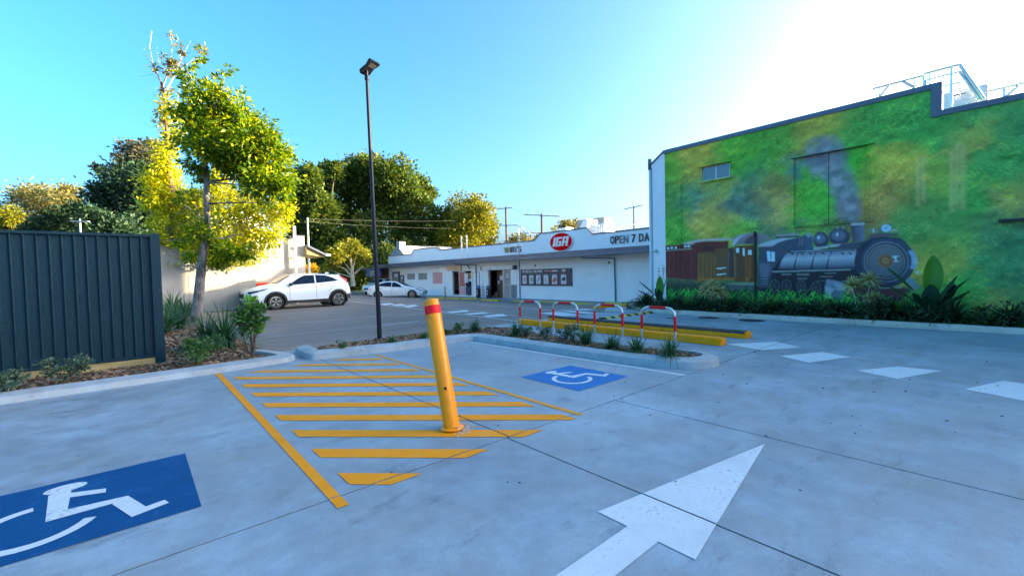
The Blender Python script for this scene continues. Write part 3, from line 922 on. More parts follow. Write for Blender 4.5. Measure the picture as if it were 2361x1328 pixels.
# loose foliage background from big soft patches
anch = [(1545, 380, 22, (70, 150, 45)), (1600, 370, 35, (140, 150, 50)), (1640, 440, 30, (100, 140, 70)), (1565, 460, 30, (60, 130, 70)), (1600, 460, 24, (50, 120, 135)),
        (1700, 360, 40, (60, 150, 45)), (1760, 380, 40, (55, 150, 60)), (1660, 520, 35, (130, 145, 55)), (1620, 500, 25, (150, 145, 75)), (1700, 480, 30, (55, 110, 130)),
        (1740, 470, 30, (70, 110, 95)), (1740, 410, 30, (60, 105, 110)), (1560, 540, 35, (60, 150, 55)), (1790, 430, 30, (105, 110, 60)), (1790, 470, 25, (150, 150, 90)),
        (1800, 340, 40, (60, 140, 50)), (1850, 330, 40, (110, 130, 60)), (1900, 290, 40, (150, 150, 45)), (1850, 440, 30, (55, 150, 45)), (1870, 480, 35, (60, 165, 55)),
        (1840, 380, 20, (50, 120, 150)), (1800, 540, 30, (65, 105, 95)), (1710, 540, 30, (80, 160, 60)), (1960, 290, 50, (50, 140, 70)), (2040, 260, 55, (50, 140, 65)), (2120, 240, 55, (45, 135, 70)),
        (1960, 370, 25, (50, 170, 45)), (2000, 400, 30, (80, 150, 50)), (2070, 370, 45, (150, 160, 50)), (2060, 430, 45, (140, 140, 60)), (2030, 470, 35, (120, 120, 65)),
        (2130, 300, 50, (50, 150, 70)), (2200, 300, 60, (50, 135, 80)), (2280, 270, 70, (60, 140, 80)), (2350, 300, 60, (50, 125, 85)), (2160, 400, 40, (95, 150, 60)),
        (2240, 330, 40, (140, 150, 60)), (2290, 380, 60, (45, 140, 75)), (2130, 460, 40, (70, 130, 70)), (2230, 450, 50, (50, 150, 70)), (2340, 450, 45, (130, 140, 60)),
        (2300, 500, 60, (60, 110, 85)), (2150, 520, 50, (60, 130, 80)), (2200, 560, 60, (50, 140, 70)), (2190, 580, 45, (120, 140, 55)), (2140, 610, 35, (130, 145, 60)), (2300, 590, 70, (45, 120, 95)),
        (2220, 660, 50, (50, 165, 70)), (2330, 660, 70, (40, 110, 85)), (2290, 700, 30, (110, 135, 60)), (2200, 720, 40, (40, 110, 75)), (2361, 560, 60, (45, 115, 90)),
        (1985, 560, 40, (80, 100, 80)), (1900, 560, 40, (70, 120, 75)), (1860, 570, 30, (80, 150, 60)), (1600, 620, 40, (60, 90, 70)), (2400, 400, 90, (50, 130, 80))]
acc = np.zeros((TH, TW, 3)); wsum = np.zeros((TH, TW)) + 1e-6
wob = (vnoise(.5, .4, 1) - .5) * .5 + (vnoise(.16, .14, 2) - .5) * .22
wob2 = (vnoise(.5, .4, 3) - .5) * .5 + (vnoise(.16, .14, 4) - .5) * .22
UU = uu[None, :] + wob; VV = vv[:, None] + wob2
for px, py, r, c in anch:
    a, b = uvp(px, py); a2, b2 = uvp(px + r, py); s = abs(a2 - a) * 0.85 + .08
    w = np.exp(-np.clip(((UU - a) ** 2 + (VV - b) ** 2) / (2 * s * s) * 1.7, 0, 30)); acc += w[..., None] * pig(c); wsum += w
base_c = pig((50, 128, 82)); acc += 0.02 * base_c; wsum += 0.02
img = acc / wsum[..., None]
lum_ = img.mean(2, keepdims=True); img = (img * .88 + lum_ * np.array([.11, .14, .10])) * .98
dab = .30 * vnoise(.05, .035, 5, .4) + .34 * vnoise(.13, .09, 6, -.5) + .14 * vnoise(.028, .02, 8) + .22 * vnoise(.30, .22, 12, .3)
big = vnoise(.6, .5, 9)
lump = .6 * vnoise(.42, .34, 21) + .4 * vnoise(.20, .16, 22)
sh_ = int(.10 * PPM); rel = np.roll(lump, -sh_, 0) - lump; rel[-sh_:] = 0
rel = np.clip(-rel * 2.2, -.5, .6)                                     # tops of the painted leaf masses catch light
img *= (0.66 + 0.60 * dab * (0.6 + 0.6 * big) + .34 * rel)[..., None]
tw_ = np.clip((vnoise(.035, .028, 31, .6) - .62) * 5, 0, 1) * np.clip((lump - .42) * 4, 0, 1)
img += (img * .75 + pig((70, 95, 45)) * .4) * tw_[..., None] * .42
hi = np.clip((dab - .56) * 4, 0, 1) * np.clip((big - .40) * 3, 0, 1)
img = img * (1 - .30 * hi[..., None]) + pig((140, 170, 70)) * .30 * hi[..., None]
gap = np.clip((.40 - dab) * 4, 0, 1)
img *= (1 - .28 * gap)[..., None]


def soft(mask, k):
    for _ in range(2):
        for ax_ in (0, 1):
            c = np.cumsum(np.pad(mask, [(k + 1, k) if i == ax_ else (0, 0) for i in (0, 1)], mode='edge'), axis=ax_)
            if ax_ == 0: mask = (c[2 * k + 1:] - c[:-2 * k - 1]) / (2 * k + 1)
            else: mask = (c[:, 2 * k + 1:] - c[:, :-2 * k - 1]) / (2 * k + 1)
    return mask


TONE = 1.0
TINT = np.array([1.0, 1.0, 1.0])


def fill(pts, col, alpha=1.0, blur=1, raw=False, shade=None):
    """paint a polygon; pts are survey sights of the mural unless raw; shade=(col2, 'v'|'u') gives a brushed gradient"""
    global img
    P = np.array(pts if raw else [uvp(*p) for p in pts])
    ci = (U0 - P[:, 0]) * PPM; ri = P[:, 1] * PPM; mg = blur * 3 + 2
    c0, c1 = max(0, int(ci.min()) - mg), min(TW, int(ci.max()) + mg); r0, r1 = max(0, int(ri.min()) - mg), min(TH, int(ri.max()) + mg)
    if c1 <= c0 or r1 <= r0: return
    X, Y = np.meshgrid(np.arange(c0, c1) + .5, np.arange(r0, r1) + .5); ins = np.zeros(X.shape, bool)
    for i in range(len(P)):
        x1, y1, x2, y2 = ci[i], ri[i], ci[i - 1], ri[i - 1]
        if y1 == y2: continue
        ins ^= ((y1 > Y) != (y2 > Y)) & (X < (x2 - x1) * (Y - y1) / (y2 - y1) + x1)
    mk = ins.astype(float)
    if blur: mk = soft(mk, blur)
    mk = (mk * alpha)[..., None]
    c = np.array(pig(col) ** TONE * TINT)[None, None, :]
    if shade is not None:
        c2, mode = shade
        t = (Y - ri.min()) / max(1, ri.max() - ri.min()) if mode == 'v' else (X - ci.min()) / max(1, ci.max() - ci.min())
        if mode == 'c': t = 1 - np.abs((Y - ri.min()) / max(1, ri.max() - ri.min()) - .62) * 2.0; t = np.clip(t, 0, 1)
        c = c * (1 - t[..., None]) + (pig(c2) ** TONE * TINT)[None, None, :] * t[..., None]
    br = (0.82 + 0.36 * dab[r0:r1, c0:c1])[..., None]
    img[r0:r1, c0:c1] = img[r0:r1, c0:c1] * (1 - mk) + c * br * mk


def ell(cx_, cy_, rx, ry, n=36): return [(cx_ + rx * cos(2 * pi * i / n), cy_ + ry * sin(2 * pi * i / n)) for i in range(n)]


def stroke(p, q, w, col, alpha=1.0, blur=1):
    a, b = np.array(uvp(*p)), np.array(uvp(*q)); d = b - a; L = np.hypot(*d); n_ = np.array([-d[1], d[0]]) / L * w / 2
    fill([tuple(a + n_), tuple(b + n_), tuple(b - n_), tuple(a - n_)], col, alpha, blur, raw=True)


def zz(l, ox, oy, k): return [(ox + a / k, oy + b / k) for a, b in l]


def B(l): return zz(l, 1520, 500, 6.641)      # survey sheet of the carriages
def L_(l): return zz(l, 1680, 480, 4.919)     # survey sheet of the engine


# painted palms and trunks at the right
for (x0, x1, yt, yb) in ((2113, 2122, 365, 480), (2126, 2135, 360, 470), (2190, 2200, 345, 490), (2203, 2212, 330, 480), (2216, 2226, 335, 485)):
    fill([(x0, yt), (x1, yt - 4), (x1, yb), (x0, yb)], (140, 152, 122), .36, 3)
    stroke((x0 + 2, yt + 6), (x0 + 1, yb - 8), .04, (165, 168, 135), .35, 3)
for p, q in (((2135, 370), (2180, 345)), ((2226, 355), (2290, 325)), ((2250, 340), (2275, 345)), ((2180, 345), (2200, 365)), ((2120, 390), (2112, 350))):
    stroke(p, q, .04, (150, 158, 100), .45, 2)
# smoke
TINT = np.array([.80, 1.0, 1.0])
for cx_, cy_, r in ((1890, 350, 36), (1915, 345, 32), (1905, 375, 40), (1930, 400, 34), (1940, 425, 34), (1952, 450, 30), (1960, 475, 26), (1966, 495, 20), (1880, 375, 26), (1925, 360, 28), (1948, 480, 26)):
    fill(ell(cx_, cy_, r, r * 1.05), (88, 106, 142), .55, 7)
for _ in range(60):
    t = rngm.random(); cx_ = 1895 + 75 * t + rngm.normal() * 18 * (1.2 - t); cy_ = 350 + 150 * t + rngm.normal() * 14; r = rngm.uniform(5, 12)
    fill(ell(cx_, cy_, r, r * .8, 16), (125, 142, 178) if rngm.random() < .5 else (70, 84, 115), .35, 3)
# dark ground under the train
fill([(1534, 650), (1750, 655), (1900, 660), (2150, 690), (2150, 740), (1534, 735)], (35, 52, 55), .85, 8)
TONE = 1.16; TINT = np.array([.80, 1.02, 1.05])
# red carriage
fill(B([(95, 440), (370, 425), (590, 375), (1060, 372), (1060, 540), (590, 560), (590, 975), (95, 930)]), (84, 54, 66), 1, 2, shade=((82, 55, 62), 'v'))
for x in range(120, 590, 62): fill(B([(x, 540), (x + 22, 540), (x + 22, 890), (x, 890)]), (62, 46, 66), .5, 3)
for x in (150, 215, 350, 480): fill(B([(x, 540), (x + 14, 540), (x + 14, 890), (x, 890)]), (128, 62, 70), .5, 2)
fill(B([(95, 515), (500, 475), (500, 498), (95, 528)]), (110, 125, 140), .9, 1)
fill(B([(360, 400), (610, 345), (1100, 322), (1100, 355), (700, 372), (560, 395), (500, 425), (380, 425)]), (135, 150, 180), 1, 2)
for x, y, w in ((120, 465, 32), (175, 458, 32), (238, 455, 30), (380, 432, 38), (430, 430, 42)): fill(B([(x, y), (x + w, y - 2), (x + w, y + 36), (x, y + 36)]), (200, 205, 225), 1, 1)
fill(B([(370, 425), (478, 420), (478, 430), (370, 435)]), (30, 34, 50), 1, 1)
# tan carriage
fill(B([(585, 560), (850, 545), (850, 490), (1060, 480), (1060, 940), (585, 1000)]), (88, 78, 68), 1, 2)
for x in range(600, 860, 60): fill(B([(x, 580), (x + 18, 580), (x + 18, 930), (x, 935)]), (118, 102, 70), .7, 2)
fill(B([(585, 935), (1370, 925), (1370, 960), (620, 985), (585, 1000)]), (120, 98, 66), .9, 2)
fill(B([(870, 620), (1030, 620), (1030, 730), (870, 730)]), (84, 80, 80), .7, 3)
for y in (785, 878): stroke(B([(880, y + 6)])[0], B([(960, y + 3)])[0], .045, (210, 215, 225)); stroke(B([(955, y + 2)])[0], B([(1025, y - 8)])[0], .035, (210, 215, 225))
fill(B([(690, 440), (850, 440), (850, 520), (690, 530)]), (66, 52, 62), .8, 3)
# cab carriage
fill(B([(1060, 480), (1150, 470), (1150, 930), (1060, 930)]), (66, 62, 84), 1, 2)
fill(B([(1100, 445), (1130, 330), (1200, 280), (1330, 255), (1500, 245), (1640, 275), (1710, 310), (1700, 340), (1500, 420), (1300, 420)]), (92, 102, 134), 1, 2, shade=((110, 120, 150), 'v'))
fill(B([(1105, 440), (1140, 350), (1230, 290), (1330, 262), (1220, 340), (1160, 430)]), (140, 160, 205), .9, 2)
fill(B([(1300, 420), (1330, 330), (1420, 285), (1500, 270), (1500, 420)]), (66, 60, 84), .8, 3)
fill(B([(1150, 450), (1500, 425), (1500, 1000), (1150, 1000)]), (84, 68, 60), 1, 2)
for x, w, c in ((1150, 30, (120, 98, 66)), (1310, 60, (108, 84, 64)), (1385, 18, (130, 105, 72)), (1180, 120, (76, 70, 68))): fill(B([(x, 610), (x + w, 610), (x + w, 930), (x, 930)]), c, .75, 2)
for q in ([(1172, 480), (1225, 478), (1225, 548), (1180, 550)], [(1275, 478), (1305, 480), (1312, 600), (1280, 600)], [(1362, 510), (1410, 508), (1420, 582), (1355, 582)]): fill(B(q), (205, 212, 232), 1, 1)
fill(B([(1310, 930), (1380, 930), (1370, 970), (1340, 990)]), (150, 100, 65), .8, 2)
fill(B([(1040, 1015), (1500, 1005), (1500, 1050), (1040, 1045)]), (110, 125, 150), .8, 2)
for x in (1100, 1180, 1260, 1400): fill(ell(*B([(x, 1090)])[0], 7, 6), (80, 95, 125), .6, 2)
for x in (120, 250, 420): fill(B([(x, 940), (x + 110, 960), (x + 100, 1060), (x, 1050)]), (68, 76, 95), .6, 4)
# engine cab
TINT = np.array([.66, .96, 1.02])
fill(L_([(335, 700), (480, 560), (600, 480), (1500, 440), (1560, 900), (1500, 1090), (900, 1090), (335, 930)]), (44, 50, 68), 1, 4)
fill(L_([(335, 440), (500, 360), (780, 330), (880, 300), (980, 480), (600, 560), (480, 720), (480, 900), (335, 900)]), (66, 78, 112), 1, 2)
fill(L_([(330, 440), (350, 410), (480, 365), (620, 340), (780, 335), (640, 365), (560, 390), (500, 430)]), (140, 158, 200), .95, 2)
fill(L_([(540, 300), (790, 280), (800, 315), (540, 330)]), (118, 130, 158), 1, 1)
stroke(L_([(540, 332)])[0], L_([(800, 318)])[0], .03, (30, 34, 50))
fill(L_([(432, 488), (470, 488), (478, 605), (440, 600)]), (205, 214, 235), 1, 1)
fill(L_([(482, 496), (522, 494), (522, 605), (482, 605)]), (190, 200, 228), 1, 1)
fill(L_([(350, 620), (470, 620), (475, 760), (350, 760)]), (92, 102, 146), .8, 4)
for y in (770, 800, 830, 860): stroke(L_([(365, y)])[0], L_([(445, y)])[0], .02, (120, 130, 160), .8)
# boiler barrel
fill(L_([(565, 690), (600, 590), (670, 500), (1450, 460), (1430, 690), (1000, 710)]), (60, 72, 104), 1, 2, shade=((135, 155, 200), 'c'))
for x in (765, 960, 1135): fill(L_([(x - 35, 700), (x - 20, 620), (x + 5, 540), (x + 25, 490), (x + 40, 490), (x + 10, 550), (x - 5, 630), (x - 15, 700)]), (40, 48, 76), .9, 1)
stroke(L_([(670, 500)])[0], L_([(1440, 470)])[0], .035, (45, 55, 85)); stroke(L_([(700, 494)])[0], L_([(1440, 464)])[0], .018, (150, 170, 210), .8)
for x in (730, 840, 935, 1080, 1300, 1385): stroke(L_([(x - 25, 505)])[0], L_([(x + 10, 525)])[0], .03, (22, 26, 46))
fill(L_([(490, 712), (1000, 700), (1380, 690), (1380, 706), (1000, 716), (490, 732)]), (120, 136, 165), .9, 1)
fill(L_([(480, 735), (1400, 712), (1440, 800), (1090, 830), (500, 800)]), (48, 50, 66), .9, 3)
for q in ((600, 740, 710, 760), (770, 740, 915, 765), (780, 790, 890, 812), (1080, 730, 1220, 742), (1000, 820, 1090, 832), (1030, 770, 1180, 782)): fill(L_([(q[0], q[1]), (q[2], q[1]), (q[2], q[3]), (q[0], q[3])]), (100, 116, 142), .8, 1)
# running gear
fill(L_([(460, 800), (1090, 820), (1110, 1050), (460, 960)]), (40, 46, 64), .9, 5)
for x, y, r in ((520, 880, 12), (655, 880, 12), (820, 880, 11), (990, 900, 12)):
    c = L_([(x, y)])[0]; fill(ell(*c, r, r + 3), (74, 84, 104), .8, 1); fill(ell(*c, r - 2.5, r), (40, 46, 64), .9, 1)
    for k in range(6): stroke(c, (c[0] + (r - 2) * cos(k), c[1] + r * sin(k)), .02, (78, 88, 108), .6)
stroke(L_([(760, 950)])[0], L_([(970, 915)])[0], .03, (84, 92, 112), .8)
# cylinders and pilot
fill(L_([(1110, 805), (1300, 840), (1330, 960), (1200, 960), (1090, 900)]), (84, 100, 142), 1, 2, shade=((110, 128, 170), 'v'))
fill(L_([(1090, 885), (1190, 905), (1200, 1030), (1095, 1015)]), (124, 142, 184), 1, 2)
fill(L_([(1200, 850), (1320, 860), (1330, 940), (1210, 935)]), (130, 148, 190), .8, 4)
c = L_([(1255, 1010)])[0]; fill(ell(*c, 18, 16), (62, 74, 112), 1, 1); fill(ell(c[0] - 3, c[1], 14, 14), (100, 116, 162), 1, 3); fill(ell(*c, 17, 15), (84, 98, 140), .4, 1)
fill(L_([(1380, 900), (1700, 890), (2100, 900), (2000, 1000), (1950, 1100), (1400, 1100), (1330, 1000)]), (76, 64, 84), 1, 5)
fill(L_([(1730, 940), (2050, 930), (2040, 1020), (1740, 1030)]), (92, 62, 84), .8, 5)
for x in range(1400, 1980, 75): fill(L_([(x, 1010), (x + 28, 1010), (x + 22, 1120), (x + 5, 1120)]), (40, 42, 66), .8, 2)
fill(L_([(1980, 830), (2060, 780), (2170, 890), (2140, 920), (2080, 900)]), (104, 128, 178), .9, 3)
for a, b in (((1690, 905), (1960, 905)), ((1990, 830), (2110, 920)), ((1850, 870), (1960, 900))): stroke(L_([a])[0], L_([b])[0], .03, (130, 142, 175), .8)
# domes, stack, lamp
for q, c1, c2 in (([(1385, 180), (1405, 380), (1540, 385), (1535, 185)], (62, 68, 96), (98, 112, 152)),): fill(L_(q), c1, 1, 1, shade=(c2, 'u'))
fill(L_([(1385, 168), (1540, 158), (1545, 188), (1390, 200)]), (150, 168, 205), 1, 1)
for cx_, cy_, rx, ry in ((1045, 360, 88, 92), (1255, 325, 122, 95)):
    c = L_([(cx_, cy_)])[0]; fill(ell(*c, rx / 4.919, ry / 4.919), (62, 68, 98), 1, 1); fill(ell(c[0] - 2, c[1] - 3, rx / 7, ry / 8), (96, 112, 156), .8, 4)
    fill(ell(c[0] - 5, c[1] - 5, 3, 4), (190, 208, 240), 1, 1)
    fill([(c[0] - rx / 5.2, c[1] + ry / 5.2), (c[0] + rx / 5.2, c[1] + ry / 6.6), (c[0] + rx / 5.2, c[1] + ry / 4.8), (c[0] - rx / 5.2, c[1] + ry / 3.9)], (140, 154, 190), .9, 1)
for cx_ in (1235, 1300): fill(ell(*L_([(cx_, 220)])[0], 3, 4), (112, 126, 160), 1, 1)
fill(L_([(860, 320), (950, 310), (955, 470), (865, 480)]), (70, 88, 130), 1, 1); fill(ell(*L_([(908, 305)])[0], 6, 5), (110, 134, 180), 1, 1)
for x in (800, 830): fill(L_([(x, 320), (x + 14, 318), (x + 14, 430), (x, 435)]), (96, 106, 140), .9, 1)
fill(L_([(1280, 400), (1550, 380), (1430, 470), (1200, 470)]), (70, 76, 108), 1, 2)
# smokebox and face
c = L_([(1780, 610)])[0]
fill(ell(c[0] - 2, c[1], 70, 58), (52, 62, 92), 1, 1); fill(L_([(1480, 420), (1620, 330), (1960, 340), (2080, 480), (2000, 500), (1500, 520)]), (50, 60, 90), 1, 3)
fill(ell(c[0] + 5, c[1] - 1, 62, 54), (62, 74, 108), 1, 1)
for q0, q1, col_ in (((2060, 480), (2105, 560), (120, 148, 205)), ((2105, 560), (2105, 640), (130, 160, 215)), ((2105, 640), (2080, 690), (120, 148, 205))): stroke(L_([q0])[0], L_([q1])[0], .10, col_, .9, 2)
fill(ell(c[0] + 1, c[1], 52, 47), (98, 114, 148), 1, 1); fill(ell(c[0] + 1, c[1], 49, 44), (48, 56, 84), 1, 1); fill(ell(c[0], c[1], 46, 41), (84, 96, 126), 1, 1, shade=((96, 106, 130), 'v'))
for k in range(34):
    a = 2 * pi * k / 34; fill(ell(c[0] + 40 * cos(a), c[1] + 35 * sin(a), 1.5, 1.5, 8), (38, 44, 70), .9, 0)
c2_ = L_([(1780, 598)])[0]
fill(ell(*c2_, 18, 14.5), (124, 100, 78), 1, 1); fill(ell(*c2_, 14.5, 11.5), (84, 78, 92), 1, 1); fill(ell(*c2_, 10.5, 8.5), (130, 108, 86), 1, 2)
for q in ([(1850, 545), (1935, 540), (1935, 550), (1850, 556)], [(1885, 552), (1905, 552), (1905, 605), (1885, 605)], [(1868, 600), (1930, 598), (1930, 607), (1868, 610)], [(1868, 565), (1886, 552), (1888, 566), (1872, 575)]): fill(L_(q), (175, 195, 225), 1, 0)
# headlamp shelf
fill(L_([(1590, 305), (1700, 282), (1915, 285), (1920, 312), (1600, 335)]), (84, 84, 108), 1, 1)
c = L_([(1785, 228)])[0]; fill(ell(*c, 13, 10), (90, 112, 160), 1, 1); fill(ell(*c, 11, 8.5), (175, 200, 240), 1, 1); fill(ell(*c, 6, 5), (120, 150, 205), .8, 1)
fill(L_([(1628, 235), (1650, 230), (1650, 280), (1630, 282)]), (150, 165, 205), 1, 1); fill(L_([(1650, 242), (1720, 240), (1720, 258), (1650, 262)]), (105, 115, 145), 1, 1); fill(L_([(1850, 242), (1905, 236), (1905, 262), (1850, 262)]), (140, 150, 160), 1, 1)
fill(L_([(2118, 712), (2152, 710), (2152, 745), (2125, 745)]), (170, 190, 220), 1, 1)
TONE = 1.0; TINT = np.array([1.0, 1.0, 1.0])
# painted fern band
for _ in range(1500):
    px = rngm.uniform(1536, 1990) if rngm.random() < .85 else rngm.uniform(1990, 2140); t = (px - 1536) / 460
    py = rngm.uniform(0, 1) * (44 + 22 * t) + 672 + 10 * t; a = rngm.uniform(-2.6, -.5); l = rngm.uniform(6, 20)
    g = rngm.random(); col_ = (26, 145 if g > .35 else 90, 58) if g < .8 else (65, 185, 78)
    stroke((px, py), (px + l * cos(a), py + l * sin(a) * .8), rngm.uniform(.012, .03), col_, .85, 0)
fill([(1534, 712), (2150, 730), (2361, 745), (2361, 790), (1534, 760)], (20, 45, 40), .6, 6)

mural = bpy.data.images.new('mural_paint', TW, TH, float_buffer=False)
lin = np.clip(img, 0, 1); enc = np.where(lin <= .0031308, lin * 12.92, 1.055 * lin ** (1 / 2.4) - .055)
buf = np.ones((TH, TW, 4), np.float32); buf[..., :3] = enc
mural.pixels.foreach_set(buf.ravel()); mural.update(); mural.pack()
mm, nt, b_ = new_mat('mural paint on render')
ti = nt.nodes.new('ShaderNodeTexImage'); ti.image = mural; ti.extension = 'EXTEND'
uvn = nt.nodes.new('ShaderNodeUVMap'); uvn.uv_map = 'wall'
lk(nt, uvn.outputs[0], ti.inputs[0]); lk(nt, ti.outputs[0], b_.inputs['Base Color'])
b_.inputs['Roughness'].default_value = 0.75; b_.inputs['Specular IOR Level'].default_value = 0.25
nn_ = noise(nt, 70, 4); bump(nt, b_, nn_.outputs[0], 0.15, 0.006)
M['mural'] = mm
del img, acc, wsum, UU, VV, buf, lin, enc


def wall_uv(o):
    me = o.data; uv = me.uv_layers.new(name='wall')
    for l in me.loops:
        co = me.vertices[l.vertex_index].co + (o.location if o.parent is None else o.location)
        uv.data[l.index].uv = ((U0 - co.y) / (U0 - U1), co.z / V1)
    return o


mbd = thing('mural_building', 'tall building with a steam train mural in a green forest', 'building')
XW = 15.0
win = (6.12, 7.05, 4.53, 5.01); lou = (2.53, 4.31, 2.71, 4.73)
mb = MB()
wall_grid(mb, XW, 0.25, -24.0, 8.44, -0.1, 5.16, [win, lou])  # unseen run past the frame lengthened to keep sun off the pavement
wall_uv(mb.build('mural_wall', M['mural'], mbd, fix=False))
mb = MB(); wall_grid(mb, XW, 0.25, 1.2, 8.44, 5.161, 5.86, []); wall_uv(mb.build('mural_wall', M['mural'], mbd, fix=False))
# cap flashing: raised part, step, lower part
mb = MB()
mb.prism([(8.46, 5.80), (8.46, 5.93), (1.13, 5.93), (1.13, 5.10), (-8, 5.10), (-8, 5.225), (1.02, 5.225), (1.13, 5.225)][:0] or [(8.47, 5.79), (8.47, 5.92), (1.12, 5.92), (1.12, 5.235), (-24, 5.235), (-24, 5.10), (1.32, 5.10), (1.32, 5.79)], XW - 0.035, XW + 0.30, 'x')
mb.build('cap_flashing', M['cap'], mbd)
# white return wall, back walls, roof
C0 = Vector((15.0, 8.44, 0)); C1 = Vector((16.5, 9.93, 0)); dr = (C1 - C0).normalized(); nr = Vector((-dr.y, dr.x, 0))
mb = MB()
mb.prism([(15.0, 8.442), (16.5, 9.93), (24, 9.93), (24, -24), (23.8, -24), (23.8, 9.73), (16.6, 9.73), (15.26, 8.40)], -0.5, 5.86, 'z')  # unseen depth cut short to let sun reach the block building
mb.build('return_wall', M['white_wall'], mbd)
mb = MB(); mb.prism([(14.97, 8.46), (16.48, 9.97), (24, 9.97), (24, 9.7), (16.6, 9.7), (15.22, 8.36)], 5.862, 5.93, 'z'); mb.build('coping', M['cap'], mbd)
mb = MB(); mb.box(15.25, 23.8, -24, 8.40, 4.85, 4.95); mb.build('roof', M['roof'], mbd)
# sliding window with a sill and hood
wy0, wy1, wz0, wz1 = win
wf = MB()
for a, b, c, d in ((wy0, wy1, wz0, wz0 + .035), (wy0, wy1, wz1 - .035, wz1), (wy0, wy0 + .035, wz0 + .035, wz1 - .035), (wy1 - .035, wy1, wz0 + .035, wz1 - .035), ((wy0 + wy1) / 2 - .02, (wy0 + wy1) / 2 + .02, wz0 + .035, wz1 - .035)):
    wf.box(XW + .05, XW + .09, a, b, c, d)
wfo = wf.build('window_frame', M['alu'], mbd)
for s in (0, 1):
    a = wy0 + .035 + s * ((wy1 - wy0) / 2 - .015); mb = MB(); mb.box(XW + .066, XW + .074, a, a + (wy1 - wy0) / 2 - .055, wz0 + .035, wz1 - .035); mb.build('pane', M['glass'], wfo)
mb = MB(); mb.box(XW - .07, XW + .05, wy0 - .06, wy1 + .06, wz0 - .05, wz0 - .002); wall_uv(mb.build('window_sill', M['mural'], mbd))
mb = MB(); mb.box(XW - .10, XW + .02, wy0 - .06, wy1 + .06, wz1 + .002, wz1 + .03); wall_uv(mb.build('window_hood', M['mural'], mbd))
# painted-over loading doors, two leaves recessed
ly0, ly1, lz0, lz1 = lou; mid = (ly0 + ly1) / 2 + .0
for a, b in ((ly0 + .012, mid - .008), (mid + .008, ly1 - .012)):
    mb = MB(); mb.box(XW + .05, XW + .09, a, b, lz0 + .012, lz1 - .012); wall_uv(mb.build('loading_door', M['mural'], mbd))
mb = MB(); mb.box(XW + .11, XW + .14, ly0, ly1, lz0, lz1); mb.build('door_backing', M['dark'], mbd)
mb = MB(); mb.box(XW - .10, XW + .02, ly0 - .12, ly1 + .04, lz1 + .002, lz1 + .035); wall_uv(mb.build('door_hood', M['mural'], mbd))
mb = MB(); mb.box(XW - .05, XW + .02, ly0 - .12, ly1 + .03, lz0 - .03, lz0 - .002); wall_uv(mb.build('door_sill', M['mural'], mbd))
mb = MB()
mb.box(XW - .03, XW + .03, ly1 - .035, ly1 + .012, lz0, lz1); wall_uv(mb.build('door_jamb', M['mural'], mbd))
mb = MB(); mb.box(XW - .02, XW + .03, ly0 - .012, ly0 + .02, lz0, lz1); wall_uv(mb.build('door_jamb', M['mural'], mbd))
mb = MB(); mb.tube([(XW - .03, 7.80, 4.75), (XW - .03, 7.84, 1.75)], .012, 8); wall_uv(mb.build('conduit', M['mural'], mbd))
mb = MB(); mb.tube([(XW - .04, 5.34, 2.55), (XW - .04, 5.34, 0.1)], .028, 10); mb.lathe((XW - .04, 5.34, 2.5), (0, 0, 1), [(.035, 0), (.05, .06), (.04, .14), (.0, .18)], 12); mb.build('vent_pipe', M['rubber_black'], mbd)
mb = MB(); mb.box(XW - .14, XW - .002, -0.9, 0.18, 2.41, 2.47); mb.build('steel_shelf', M['rubber_black'], mbd)
# downpipe and details on the return wall
for p_, r_, nm in ((C1 + nr * 0.05 - dr * .08, .05, 'downpipe'),):
    mb = MB(); mb.tube([p_ + Vector((0, 0, -.3)), p_ + Vector((0, 0, 5.75))], r_, 12); mb.build(nm, M['white_wall'], mbd, smooth=True)
mb = MB(); q = C1 + nr * .05 - dr * .08; mb.obox(q + Vector((0, 0, 5.9)), dr * .07, nr * .06, Vector((0, 0, .22))); mb.build('rain_head', M['cap'], mbd)
q = C1 - dr * .26 + nr * .012
mb = MB(); mb.obox(q + Vector((0, 0, 2.7)), dr * .012, nr * .01, Vector((0, 0, 3.0))); mb.build('corner_trim', M['pipe_blue'], mbd)
sp_ = thing('spotlight', 'small grey spotlight fixed high on the white end wall of the mural building', 'spotlight', tuple(C0 + dr * 1.15 + nr * .03 + Vector((0, 0, 2.28))))
mb = MB(); mb.lathe((0, 0, 0), nr, [(.05, 0), (.05, .05), (.02, .06), (.02, .14)], 12); mb.build('bracket', M['alu'], sp_)
mb = MB(); mb.lathe(nr * .14 + dr * .18, -dr + Vector((0, 0, -.15)), [(.05, 0), (.055, .02), (.05, .28), (.03, .34)], 14); mb.build('lamp_body', M['alu'], sp_, smooth=True)
nt_ = thing('wall_notice', 'narrow white notice with black lines on the white end wall next to the mural', 'notice', tuple(C0 + dr * .28 + nr * .004))
mb = MB(); mb.obox(Vector((0, 0, 1.40)), dr * .19, nr * .004, Vector((0, 0, .26))); mb.build('board', M['sign_white'], nt_)
mb = MB()
for z, l in ((1.64, .17), (1.56, .15), (1.47, .13), (1.38, .07), (1.31, .13), (1.27, .13), (1.22, .13), (1.16, .17)):
    mb.obox(Vector((0, 0, z)) + nr * .006, dr * l, nr * .003, Vector((0, 0, .022 if z > 1.33 and z < 1.6 else .006)))
mb.build('print', M['navy'], nt_)
nt_ = thing('wall_notice', 'three small square notices one above another on the white end wall', 'notice', tuple(C0 + dr * .95 + nr * .004))
for z in (1.32, 1.45, 1.58):
    mb = MB(); mb.obox(Vector((0, 0, z)), dr * .15, nr * .004, Vector((0, 0, .055))); bd = mb.build('board', M['sign_white'], nt_)
    mb = MB(); mb.obox(Vector((0, 0, z)) + nr * .006, dr * .08, nr * .002, Vector((0, 0, .025))); mb.build('print', M['navy'], bd)

